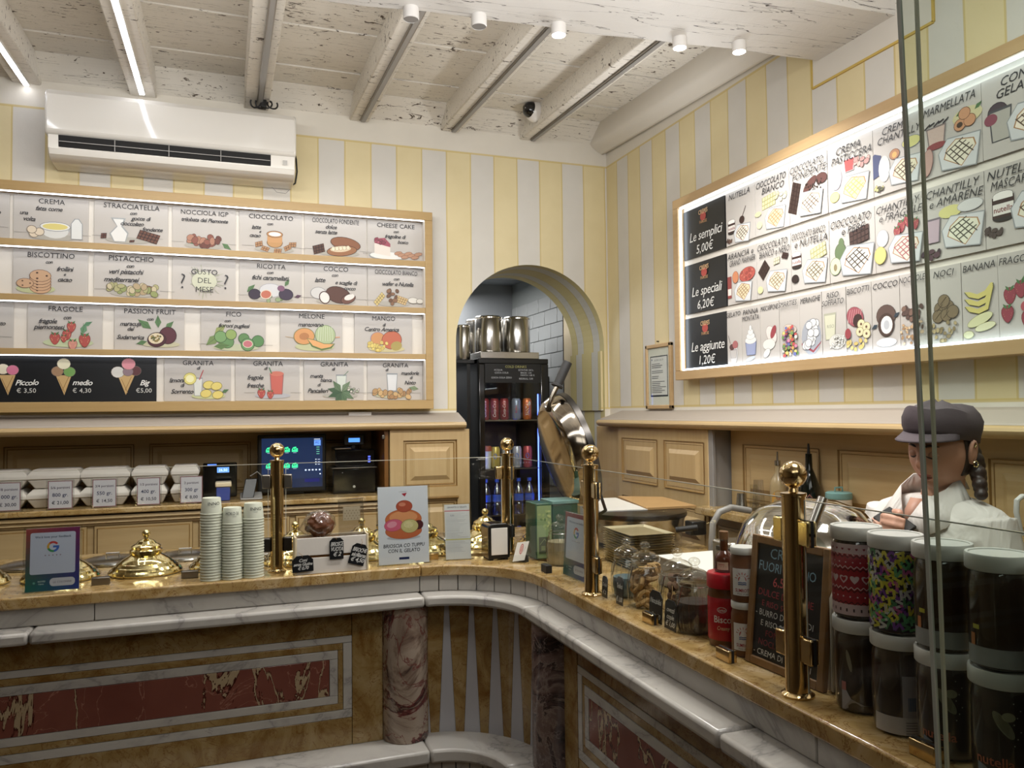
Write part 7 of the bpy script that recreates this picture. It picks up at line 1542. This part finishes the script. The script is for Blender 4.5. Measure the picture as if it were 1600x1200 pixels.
mb = MB(); mb.box(c.x - .09, c.x + .06, 3.95, 4.03, ZW + .0005, ZW + .16); obj('body', mb, MAT_BLACKGLOSS, t, bev=.006)
a = Art(); a.rect(.062, .115, .115, .140, '#5a86c8'); a.text('26,50', .088, .1275, .012, '#cfe0f0', 'r'); a.rect(.02, .147, .06, .156, '#4a72c0'); a.build('lit_display', t, plane_fn((c.x - .09, 3.9498, ZW), (1, 0, 0), (0, 0, 1)), MAT_SCREEN)
c = at(392, 780, y=3.78)
t = thing('phone_stand', 'black phone leaning on grey stand left of the brass post', 'phone', (c.x, 3.80, ZW))
mb = MB(); mb.hexa([(c.x - .045, 3.77, ZW + .0005), (c.x + .05, 3.77, ZW + .0005), (c.x + .05, 3.86, ZW + .0005), (c.x - .045, 3.86, ZW + .0005), (c.x - .045, 3.77, ZW + .006), (c.x + .05, 3.77, ZW + .006), (c.x + .05, 3.86, ZW + .028), (c.x - .045, 3.86, ZW + .028)]); obj('base', mb, MAT_GREYPL, t, bev=.003)
mb = MB(); mb.hexa([(c.x - .040, 3.782, ZW + .008), (c.x + .012, 3.782, ZW + .008), (c.x + .012, 3.79, ZW + .008), (c.x - .040, 3.79, ZW + .008), (c.x - .022, 3.82, ZW + .092), (c.x + .030, 3.82, ZW + .092), (c.x + .030, 3.828, ZW + .092), (c.x - .022, 3.828, ZW + .092)]); obj('phone', mb, MAT_BLACK, t, bev=.003)
mb = MB(); mb.tube([(c.x + .0, 3.87, ZW + .10), (c.x + .03, 3.86, ZW + .12), (c.x + .05, 3.87, ZW + .10), (c.x + .055, 3.88, ZW + .05)], .003, 6); obj('cable', mb, MAT_GREYPL, t)

# ================================================================ FRIDGE IN THE ARCH
t = thing('drinks_fridge', 'tall black glass door drinks fridge standing in the arch', 'fridge', (1.56, 4.55, 0))
fx0, fx1, fy0, fy1, fz = 1.355, 1.785, 4.30, 4.80, 1.805
def FB(name, b_, m, **k): mb = MB(); mb.box(*b_); return obj(name, mb, m, t, **k)
FB('side_wall', (fx0, fx0 + .03, fy0 + .02, fy1, .02, fz), MAT_BLACK, bev=.004); FB('side_wall', (fx1 - .03, fx1, fy0 + .02, fy1, .02, fz), MAT_BLACK, bev=.004)
FB('back_wall', (fx0 + .03, fx1 - .03, fy1 - .02, fy1, .02, fz), plain('fridge_lining_blue', '#1c2448', .5), smooth=False); FB('top', (fx0, fx1, fy0, fy1, fz - .03, fz), MAT_BLACK, bev=.004); FB('base', (fx0, fx1, fy0 + .02, fy1, 0.001, .12), MAT_BLACK, bev=.004)
FB('door_stile', (fx0, fx0 + .038, fy0 - .002, fy0 + .02, .12, fz - .03), MAT_BLACKGLOSS, bev=.006); FB('door_stile', (fx1 - .050, fx1, fy0 - .002, fy0 + .02, .12, fz - .03), MAT_BLACKGLOSS, bev=.006)
FB('door_glass', (fx0 + .038, fx1 - .05, fy0 + .004, fy0 + .0055, .12, 1.665), MAT_PANE, smooth=False)
sp = FB('header_panel', (fx0 + .038, fx1 - .05, fy0 - .001, fy0 + .02, 1.665, fz - .03), MAT_CHALK, smooth=False)
a = Art(); W_ = fx1 - fx0 - .088; a.text('COLD DRINKS', W_ * .55, .093, .014, '#b5b06a', 'r', fit=.15)
for s, u, v in (('ACQUA', .06, .074), ('COCA COLA', .08, .058), ('COCA COLA ZERO', .08, .030)): a.text(s, u + .02, v, .010, '#c9ccd4', 'r', fit=.13)
for s, u, v in (('ESTATHE 33CL', .25, .074), ('BRICK 1,50', .25, .058), ('FANTA 1,80 €', .26, .044), ('REDBULL 3,00', .25, .024)): a.text(s, u, v, .010, '#c9ccd4', 'r', fit=.15)
a.build('chalk_writing', sp, plane_fn((fx0 + .038, fy0 - .0012, 1.665), (1, 0, 0), (0, 0, 1)))
FB('led_tube', (fx1 - .058, fx1 - .053, fy0 + .03, fy0 + .038, .15, 1.60), MAT_FRIDGELED, smooth=False)
FB('led_tube', (fx0 + .04, fx0 + .046, fy0 + .03, fy0 + .036, .15, 1.60), MAT_FRIDGELED, smooth=False)
for z_ in (1.445, 1.165, .90, .62, .34): FB('shelf', (fx0 + .031, fx1 - .031, fy0 + .03, fy1 - .03, z_, z_ + .006), MAT_NICKEL, smooth=False)
def can(x, y, z, label, base, draw, r=.0275, h=.125):
    t = thing('drink_can', label, 'can', (x, y, z), 'drink cans on the fridge shelves')
    mb = MB(); mb.lathe([(r * .8, z), (r, z + .008), (r, z + h - .014), (r * .82, z + h - .003), (r * .78, z + h)], x, y, 24); obj('can_body', mb, plain('can_%s' % base.strip('#'), base, .25, .3, var=.02), t)
    a = Art(); draw(a); a.build('can_print', t, cyl_fn(x, y, z, r, math.atan2(-y, -x)), MAT_INKGLOSS)
def dcoke(a): a.text('Coca-Cola', 0, .062, .017, '#d8cfcf', 'r', .25, rot=PI / 2, fit=.095)
def dfanta(a): a.poly([(-.012, .02), (.014, .03), (.018, .08), (.0, .105), (-.014, .09)], '#2c3aa0'); a.text('FANTA', .002, .06, .018, '#e4e0dc', 'b', rot=PI / 2, fit=.07); a.ell(.016, .095, .008, .012, '#d8d0b0', 0, 12)
def dred(a): a.poly([(-.02, .0), (.005, .0), (.0, .05), (-.02, .04)], '#2c3aa8'); a.poly([(.02, .12), (.02, .06), (-.004, .06), (.0, .12)], '#8a93b5'); a.text('RedBull', 0, .062, .010, '#a82c34', 'b', rot=PI / 2, fit=.05)
def dorange(a): a.poly([(-.02, .02), (.02, .05), (.02, .10), (-.02, .08)], '#c9723c'); a.ell(0, .07, .010, .016, '#4a6ac0')
zf = 1.4515
for k, (x, b_, d_, l) in enumerate(((1.415, '#8d2430', dcoke, 'leftmost red cola can on the top shelf'), (1.475, '#8d2430', dcoke, 'second red cola can on the top shelf'), (1.535, '#8d2430', dcoke, 'third red cola can on the top shelf'), (1.610, '#8a93a8', dred, 'silver and blue energy drink can'), (1.678, '#c96a30', dfanta, 'orange soda can with blue leaf on the top shelf'))): can(x, 4.38, zf, l, b_, d_)
zf = 1.1715
t2 = lathe_thing('drink_cup', 'white cup with terracotta band on the lower fridge shelf', 'cup', 1.424, 4.38, [('cup', [(.024, zf), (.030, zf + .10)], MAT_PAPER), ('lid', [(.031, zf + .1005), (.031, zf + .115), (.026, zf + .13)], plain('terracotta_plastic', '#a8523a', .5))])
for x, b_, d_, l in ((1.478, '#c9b25a', dorange, 'yellow can second on the lower fridge shelf'), (1.545, '#b9b9b5', dorange, 'silver can behind the corner ball finial'), (1.612, '#b5b5c0', dorange, 'silver can with orange band on the lower shelf'), (1.678, '#b04a50', dorange, 'red can at the right of the lower shelf')): can(x, 4.38, zf, l, b_, d_)
bott = thing('water_bottle', 'x', 'bottle', (0, 0, 0), 'blue lit water bottles on the bottom fridge shelves')
mb = MB(); mb.lathe([(.026, 0), (.029, .006), (.029, .06), (.027, .065), (.029, .07), (.029, .12), (.022, .15), (.011, .172), (.0105, .188)], n=20); obj('bottle_body', mb, pane_mat('blue_lit_plastic', '#7f9ae8', 2.5, .15, .15), bott)
mb = MB(); mb.lathe([(.0125, .186), (.0125, .204)], n=16); obj('cap', mb, plain('blue_cap', '#3c5ac8', .3), bott)
mb = MB(); mb.lathe([(.0292, .075), (.0292, .115)], n=20, cap=(False, False)); obj('label_band', mb, plain('blue_label', '#3a5cc0', .4), bott)
k = 0
for z_ in (.9065, .6265):
    for x in (1.415, 1.482, 1.549, 1.616, 1.683):
        l = 'water bottle on the %s fridge shelf, number place %s from left' % ('third' if z_ > .8 else 'lowest', ('first', 'second', 'middle', 'fourth', 'last')[round((x - 1.415) / .067)])
        l = l.replace('number place ', '')
        if k == 0: bott.location = (x, 4.37, z_); bott['label'] = l
        else: dup(bott, (x, 4.37, z_), l)
        k += 1
# tray and steel canisters on top of the fridge
t = boxthing('steel_tray', 'flat steel tray on top of the fridge under the canisters', 'tray', 1.375, 1.735, 4.32, 4.79, fz + .0005, fz + .040, MAT_STEEL)
t = boxthing('black_tray', 'black tray beside the fridge top under the small canisters', 'tray', 1.10, 1.352, 4.36, 5.18, 1.778, 1.800, MAT_BLACK)
mb = MB(); mb.box(1.12, 1.14, 4.38, 4.40, .001, 1.778); mb.box(1.12, 1.14, 5.12, 5.14, .001, 1.778); mb.box(1.31, 1.33, 5.12, 5.14, .001, 1.778); mb.box(1.31, 1.33, 4.38, 4.40, 0.001, 1.778); obj('legs', mb, MAT_BLACK, t)
can_p = thing('gelato_canister', 'x', 'canister', (0, 0, 0), 'steel gelato canisters above the fridge')
mb = MB(); mb.lathe([(.078, 0), (.080, .006), (.080, .205), (.074, .215)], n=36); obj('canister_body', mb, MAT_STEEL, can_p)
mb = MB(); mb.lathe([(.0815, .200), (.0815, .207)], n=36, cap=(False, False)); obj('rim_band', mb, MAT_CHROME, can_p)
can_p.location = (1.462, 4.44, fz + .041); can_p['label'] = 'big steel canister, left of the two on the fridge'
dup(can_p, (1.640, 4.44, fz + .041), 'big steel canister, right of the two on the fridge'); dup(can_p, (1.46, 4.62, fz + .041), 'big steel canister behind the left front one'); dup(can_p, (1.64, 4.62, fz + .041), 'big steel canister behind the right front one')
sm = thing('gelato_canister', 'x', 'canister', (0, 0, 0), 'steel gelato canisters above the fridge')
mb = MB(); mb.lathe([(.040, 0), (.042, .005), (.042, .195), (.038, .203)], n=28); obj('canister_body', mb, MAT_STEEL, sm)
mb = MB(); mb.lathe([(.0435, .19), (.0435, .197)], n=28, cap=(False, False)); obj('rim_band', mb, MAT_CHROME, sm)
for k, (x, y, l) in enumerate(((1.300, 4.42, 'narrow steel canister nearest to the big ones'), (1.272, 4.56, 'narrow steel canister, second from the big ones'), (1.244, 4.72, 'narrow steel canister, third from the big ones'), (1.205, 4.90, 'narrow steel canister at the left edge of the arch'))):
    if k == 0: sm.location = (x, y, 1.8005); sm['label'] = l
    else: dup(sm, (x, y, 1.8005), l)

# ================================================================ THE WORKER
pt = thing('person', 'worker in white shirt and dark plum cap looking down at a phone behind the griddle', 'person', (1.60, 1.37, 0))
HC = Vector((1.530, 1.366, 1.402)); HM = Matrix.Translation(HC) @ Matrix.Rotation(math.radians(9), 4, 'Z') @ Matrix.Rotation(math.radians(-9), 4, 'Y') @ Matrix.Rotation(math.radians(3), 4, 'X') @ Matrix.Scale(.88, 4)
def hp(s, u, f=None, k=1.0, back=False):
    """point of the head surface; s side (+ = her right), u up, facing -x"""
    f = math.sqrt(max(0, 1 - s * s - u * u)) * (-1 if back else 1) if f is None else f
    g = lambda a, b, wa, wb: math.exp(-((s - a) / wa) ** 2 - ((u - b) / wb) ** 2) if f > 0 else 0.0
    jaw = 1 - .30 * max(0, -u) ** 1.6
    X_ = .090 * f * (1 - .10 * max(0, -u) * (1 if f < 0 else .2)); Y_ = .070 * s * jaw * (1.06 if f < 0 else 1.0); Z_ = .104 * u
    X_ += .021 * g(0, -.20, .13, .15) + .010 * g(0, .0, .09, .20) - .0085 * (g(.36, .06, .17, .12) + g(-.36, .06, .17, .12)) + .004 * g(0, .25, .6, .10)
    X_ += .0055 * g(0, -.50, .24, .09) + .006 * g(0, -.82, .28, .13) + .004 * (g(.5, -.2, .22, .25) + g(-.5, -.2, .22, .25)) - .004 * g(0, -.64, .3, .05) + .004 * (g(.12, -.26, .07, .07) + g(-.12, -.26, .07, .07))
    return HM @ Vector((-X_ * k, Y_ * k, Z_ * k))
def loft(secs, n=28, power=2.3):
    """secs: (x, y, z, rx, ry) superellipse rings"""
    mb = MB(); vs = []; fs = []
    for x, y, z, rx, ry in secs:
        for k in range(n):
            a = 2 * PI * k / n; c, s_ = math.cos(a), math.sin(a)
            vs.append((x + rx * math.copysign(abs(c) ** (2 / power), c), y + ry * math.copysign(abs(s_) ** (2 / power), s_), z))
    for j in range(len(secs) - 1):
        for k in range(n): fs.append((j * n + k, j * n + (k + 1) % n, (j + 1) * n + (k + 1) % n, (j + 1) * n + k))
    fs += [tuple(range(n))[::-1], tuple((len(secs) - 1) * n + k for k in range(n))]
    return mb.add(vs, fs)
body = MB()
nu, nv = 64, 48; vs = []; fs = []
for j in range(nv + 1):
    th = PI * j / nv
    for k in range(nu):
        a = 2 * PI * k / nu; s_, f_, u_ = math.sin(th) * math.sin(a), math.sin(th) * math.cos(a), math.cos(th); vs.append(tuple(hp(s_, u_, f_)))
for j in range(nv):
    for k in range(nu): fs.append((j * nu + k, (j + 1) * nu + k, (j + 1) * nu + (k + 1) % nu, j * nu + (k + 1) % nu))
body.add(vs, fs)
body.tube([(1.558, 1.405, 1.19), (1.556, 1.395, 1.26), (1.552, 1.384, 1.32), (1.545, 1.378, 1.36)], [.056, .048, .044, .044], 20)
t_ = loft([(1.595, 1.405, .80, .10, .16), (1.590, 1.405, .90, .095, .145), (1.575, 1.405, 1.0, .09, .135), (1.560, 1.405, 1.12, .092, .148), (1.556, 1.405, 1.215, .080, .150), (1.555, 1.403, 1.25, .055, .11), (1.552, 1.40, 1.272, .042, .06)]); body.add(t_.v, t_.f)
SR, ER = Vector((1.558, 1.536, 1.247)), Vector((1.545, 1.578, 1.05)); HR = at(1383, 822, x=1.455)
SL, EL, HL = Vector((1.556, 1.286, 1.247)), Vector((1.556, 1.236, 1.03)), Vector((1.455, 1.29, 1.045))
for S_, E_, H_ in ((SR, ER, HR), (SL, EL, HL)): body.tube([S_, (S_ + E_) / 2, E_, (E_ * .45 + H_ * .55), H_], [.042, .039, .034, .030, .022], 16)
for sgn in (-1, 1):
    y = 1.405 + sgn * .085; body.tube([(1.61, y, .84), (1.64, y, .62), (1.635, y, .47), (1.65, y, .28), (1.655, y, .075)], [.085, .072, .055, .048, .036], 18)
    body.tube([(1.665, y, .035), (1.60, y, .033), (1.53, y, .022)], [.034, .034, .020], 12)
# right hand round the phone
fw = (Vector((-.62, -.52, .12))).normalized(); up_h = Vector((0.1, -.1, 1)).normalized(); sdh = fw.cross(up_h).normalized()
def hand(mbx, H, fw, up, sd, curl, s_=1):
    P = lambda a, b, c: H + fw * a + up * b + sd * c
    mbx.sphere(tuple(P(.035, 0, 0)), .030, 14, 10, sc=(1.25, 1.1, .8))
    for i, (off, ln) in enumerate(((.022, .062), (.008, .070), (-.006, .066), (-.020, .052))):
        b0 = P(.050, off, 0); b1 = P(.050 + ln * .45, off, -.006 * s_); b2 = P(.050 + ln * (.62 + .1 * (1 - curl)), off - .002, (-.010 - .022 * curl) * s_); b3 = P(.050 + ln * (.55 + .3 * (1 - curl)), off - .003, (-.020 - .034 * curl) * s_)
        mbx.tube([b0, b1, b2, b3], [.0095, .0088, .0078, .0062], 10)
    mbx.tube([P(.015, .018, -.004 * s_), P(.035, .034, -.018 * s_), P(.055, .036, -.030 * s_), P(.070, .032, -.034 * s_)], [.012, .0105, .009, .0072], 10)
hand(body, HR, fw, up_h, sdh, .8)
fl = Vector((-.9, .35, -.1)).normalized(); hand(body, HL, fl, Vector((0, 0, 1)), fl.cross(Vector((0, 0, 1))).normalized(), .5)
bo = obj('body', body, MAT_SKIN, pt)
rm = bo.modifiers.new('Remesh', 'REMESH'); rm.mode = 'VOXEL'; rm.voxel_size = .0036; rm.use_smooth_shade = True
sm_ = bo.modifiers.new('Smooth', 'SMOOTH'); sm_.iterations = 2; sm_.factor = .5
# face details
for s_ in (-1, 1):
    lid_ = [hp(s_ * (.18 + .36 * k / 8), .02 - .055 * math.sin(PI * k / 8), k=1.012) for k in range(9)]
    mb = MB(); mb.tube(lid_, [.0006, .0012, .0016, .0018, .0019, .0019, .0018, .0014, .0008], 6); obj('eyelashes', mb, MAT_HAIR, pt)
    mb = MB(); c_ = hp(s_ * .36, .045, k=.985); mb.sphere(tuple(c_), .0118, 16, 10, sc=(.75, 1.15, .72)); obj('eyelid', mb, MAT_SKIN, pt)
    mb = MB(); mb.tube([hp(s_ * (.14 + .44 * k / 6), .235 + .035 * math.sin(PI * k / 6), k=1.012) for k in range(7)], [.0010, .0022, .0026, .0026, .0022, .0016, .0008], 6); obj('eyebrow', mb, MAT_HAIR, pt)
    e0 = HM @ Vector((.012, s_ * .0695, .0)); mb = MB()
    mb.tube([e0 + HM.to_3x3() @ Vector((.018 * math.cos(t_) * .62 - .004, s_ * (.006 + .004 * math.sin(t_)), .027 * math.sin(t_))) for t_ in (2 * PI * k / 16 for k in range(17))], .0046, 8)
    mb.sphere(tuple(e0 + HM.to_3x3() @ Vector((-.002, s_ * .004, -.002))), .013, 12, 8, sc=(.8, .45, 1.3)); obj('ear', mb, MAT_SKIN, pt)
    for dz, r_ in ((-.030, .0065), (.018, .004)):
        g_ = e0 + HM.to_3x3() @ Vector((-.004, s_ * .012, dz)); mb = MB(); mb.tube([g_ + Vector((r_ * math.cos(t_), 0, r_ * math.sin(t_))) for t_ in (2 * PI * k / 12 for k in range(13))], .0012, 6); obj('earring', mb, MAT_GOLD, pt)
for du, r_, nm in ((-.475, .0040, 'upper_lip'), (-.545, .0048, 'lower_lip')):
    mb = MB(); mb.tube([hp(-.26 + .52 * k / 8, du + (.012 if nm == 'upper_lip' else -.012) * math.sin(PI * k / 8), k=1.004) for k in range(9)], [.0008, .0022, r_ * .8, r_, r_ * .92, r_, r_ * .8, .0022, .0008], 8); obj(nm, mb, MAT_LIP, pt)
# hair: fitted shell at sides and back, braid down the neck
mb = MB(); vs = []; fs = []; n1, n2 = 28, 14
for j in range(n2 + 1):
    for k in range(n1 + 1):
        a = PI * (.46 + 1.08 * k / n1); lo_ = -.62 if .55 < k / n1 * 1.0 < 0 else -.60
        u_ = .75 - (.75 + .55) * j / n2; rad = math.sqrt(max(0, 1 - u_ * u_)); vs.append(tuple(hp(rad * math.sin(a), u_, rad * math.cos(a), k=1.055)))
for j in range(n2):
    for k in range(n1): fs.append((j * (n1 + 1) + k, (j + 1) * (n1 + 1) + k, (j + 1) * (n1 + 1) + k + 1, j * (n1 + 1) + k + 1))
mb.add(vs, fs); hr = obj('hair', mb, MAT_HAIR, pt); so = hr.modifiers.new('Solid', 'SOLIDIFY'); so.thickness = .006
br = [at(px_, py_, x=x_) for px_, py_, x_ in ((1513, 698, 1.60), (1523, 718, 1.59), (1528, 738, 1.575), (1531, 756, 1.565), (1533, 772, 1.56))]
mb = MB()
for k in range(len(br) * 2 - 1):
    p_ = br[k // 2] if k % 2 == 0 else (br[k // 2] + br[k // 2 + 1]) / 2
    off_ = .007 if k % 2 else -.007; r_ = .022 - .0010 * k
    mb.sphere((p_.x + off_, p_.y + off_ * .8, p_.z), r_, 14, 10, sc=(1, 1, .95))
bd = obj('braid', mb, MAT_HAIR, pt); r2 = bd.modifiers.new('Remesh', 'REMESH'); r2.mode = 'VOXEL'; r2.voxel_size = .004; r2.use_smooth_shade = True
# cap
mb = MB(); secs = []; n = 40
for (z_, rx, ry, ox) in ((.028, .097, .0800, .004), (.045, .100, .083, .005), (.058, .104, .087, .008), (.078, .106, .088, .012), (.098, .098, .080, .014), (.110, .080, .066, .014), (.118, .052, .044, .012), (.121, .018, .016, .010)):
    secs.append([tuple(HM @ Vector((ox + rx * math.cos(2 * PI * k / n), ry * math.sin(2 * PI * k / n) * (1 + .012 * math.sin(9 * 2 * PI * k / n)), z_ + (.004 * math.sin(5 * 2 * PI * k / n) if z_ > .05 else 0) + .016 * (1 - math.cos(2 * PI * k / n)) * 0 - .028 * math.cos(2 * PI * k / n) * (1 if z_ < .1 else .4)))) for k in range(n)])
for s_ in secs: mb.v += s_
for j in range(len(secs) - 1):
    for k in range(n): mb.f.append((j * n + k, j * n + (k + 1) % n, (j + 1) * n + (k + 1) % n, (j + 1) * n + k)); mb.m.append(0)
mb.f.append(tuple((len(secs) - 1) * n + k for k in range(n))); mb.m.append(0)
cp = obj('cap', mb, MAT_CAP, pt); so = cp.modifiers.new('Solid', 'SOLIDIFY'); so.thickness = .003
mb = MB(); vs = []; fs = []; m1, m2 = 16, 5
for j in range(m2 + 1):
    for k in range(m1 + 1):
        a = PI - 1.15 + 2.3 * k / m1; r_ = 1 + (.56 * math.cos((a - PI) * .95)) * j / m2
        vs.append(tuple(HM @ Vector((.004 + .096 * r_ * math.cos(a), .079 * (1 + (r_ - 1) * .35) * math.sin(a), .060 - .010 * j / m2 - .10 * (math.sin(a)) ** 2 * .12 * j / m2))))
for j in range(m2):
    for k in range(m1): fs.append((j * (m1 + 1) + k, (j + 1) * (m1 + 1) + k, (j + 1) * (m1 + 1) + k + 1, j * (m1 + 1) + k + 1))
mb.add(vs, fs); cb = obj('peak', mb, MAT_CAP, cp); so = cb.modifiers.new('Solid', 'SOLIDIFY'); so.thickness = .003
# shirt
sh = MB(); t_ = loft([(1.595, 1.405, .82, .118, .175), (1.590, 1.405, .92, .112, .165), (1.575, 1.405, 1.04, .112, .160), (1.563, 1.405, 1.15, .114, .172), (1.557, 1.405, 1.215, .104, .180), (1.556, 1.405, 1.250, .088, .172), (1.555, 1.403, 1.272, .072, .150), (1.552, 1.400, 1.290, .058, .100), (1.550, 1.398, 1.298, .047, .058)], 36)
sh.add(t_.v, t_.f)
for S_, E_, H_ in ((SR, ER, HR), (SL, EL, HL)):
    cuff = E_ * .30 + H_ * .70
    sh.tube([S_ + Vector((0, 0, .005)), S_ * .72 + E_ * .28, (S_ + E_) / 2, E_, E_ * .6 + cuff * .4, cuff], [.062, .064, .060, .052, .047, .040], 22)
random.seed(9)
for k in range(14):   # soft folds across chest and sleeves
    z0 = random.uniform(.95, 1.2); y0 = 1.405 + random.uniform(-.13, .13); xf = 1.560 - .112 * math.sqrt(max(.05, 1 - ((y0 - 1.405) / .178) ** 2))
    sh.tube([(xf + .002, y0, z0 + .05), (xf - .003, y0 + random.uniform(-.03, .03), z0), (xf + .002, y0 + random.uniform(-.05, .05), z0 - .06)], [.003, .009, .003], 8)
for (S_, E_) in ((SR, ER), (SL, EL)):
    for k in range(5):
        f_ = .25 + .15 * k; c_ = S_ * (1 - f_) + E_ * f_; a0_ = random.uniform(2.2, 4.0); sh.tube([c_ + Vector((.052 * math.cos(a0_ + q), .052 * math.sin(a0_ + q), .02 * (q - .6))) for q in (0, .3, .6, .9, 1.2)], [.003, .008, .009, .008, .003], 8)
so_ = obj('shirt', sh, MAT_SHIRT, pt); r3 = so_.modifiers.new('Remesh', 'REMESH'); r3.mode = 'VOXEL'; r3.voxel_size = .0045; r3.use_smooth_shade = True
s4 = so_.modifiers.new('Smooth', 'SMOOTH'); s4.iterations = 4; s4.factor = .5
def flap(name, pts, faces, mat, th=.0025):
    mb = MB(); mb.add(pts, faces); o = obj(name, mb, mat, so_, smooth=True, ang=60); q = o.modifiers.new('Solid', 'SOLIDIFY'); q.thickness = th
    return o
# open collar: a skin triangle framed by two collar wings
mbk = MB(); mbk.add([(1.490, 1.380, 1.292), (1.490, 1.420, 1.292), (1.448, 1.400, 1.238), (1.468, 1.384, 1.266), (1.468, 1.416, 1.266)], [(0, 1, 4, 2, 3)]); nk_ = obj('neck_opening', mbk, MAT_SKIN, so_); q = nk_.modifiers.new('S', 'SOLIDIFY'); q.thickness = .004
for s_ in (-1, 1):
    c = lambda x, y, z: (x - .054, 1.400 + s_ * y * 1.08, z + .012)
    flap('collar_wing', [c(1.632, .030, 1.335), c(1.600, .058, 1.330), c(1.560, .058, 1.305), c(1.524, .026, 1.276), c(1.502, .002, 1.226), c(1.496, .046, 1.200), c(1.520, .088, 1.226), c(1.565, .090, 1.255), c(1.612, .080, 1.275), c(1.652, .036, 1.290)],
         [(0, 1, 8, 9), (1, 2, 7, 8), (2, 3, 6, 7), (3, 4, 5, 6)], MAT_SHIRT)
flap('collar_stand', [(1.587, 1.370, 1.355), (1.587, 1.430, 1.355), (1.607, 1.436, 1.310), (1.607, 1.364, 1.310)], [(0, 1, 2, 3)], MAT_SHIRT)
mb = MB(); mb.tube([(1.450, 1.402, 1.222), (1.445, 1.402, 1.18), (1.446, 1.402, 1.10), (1.462, 1.402, 1.0)], [.004, .006, .006, .005], 8); obj('placket', mb, MAT_SHIRT, so_)
for z_ in (1.18, 1.12, 1.06): mb = MB(); mb.sphere((1.440, 1.402, z_), .005, 10, 6, sc=(.35, 1, 1)); obj('button', mb, MAT_WHITEPL, so_)
mb = MB(); mb.add([(1.458, 1.355, 1.115), (1.470, 1.305, 1.115), (1.472, 1.307, 1.055), (1.464, 1.330, 1.048), (1.458, 1.353, 1.055)], [(0, 1, 2, 3, 4)]); pk = obj('pocket', mb, MAT_SHIRT, so_); q = pk.modifiers.new('S', 'SOLIDIFY'); q.thickness = .003
# phone in the hand
a_ = at(1366, 800, x=1.40); b_ = at(1400, 826, x=1.40); dph = (b_ - a_).normalized(); nph = Vector((-.45, .25, .85)).normalized(); sph = dph.cross(nph).normalized(); nph = sph.cross(dph).normalized()
cph = HR + fw * .065 + sdh * -.024 + up_h * .012
t = thing('phone', 'black smartphone held in the right hand of the worker', 'phone', tuple(cph))
mb = MB(); L_, W_, T_ = .042, .024, .0042
mb.hexa([tuple(cph + dph * (L_ * i) + sph * (W_ * j) + nph * k_) for k_ in (-T_, T_) for i, j in ((-1, -1), (1, -1), (1, 1), (-1, 1))]); obj('phone_body', mb, MAT_BLACK, t, bev=.003)
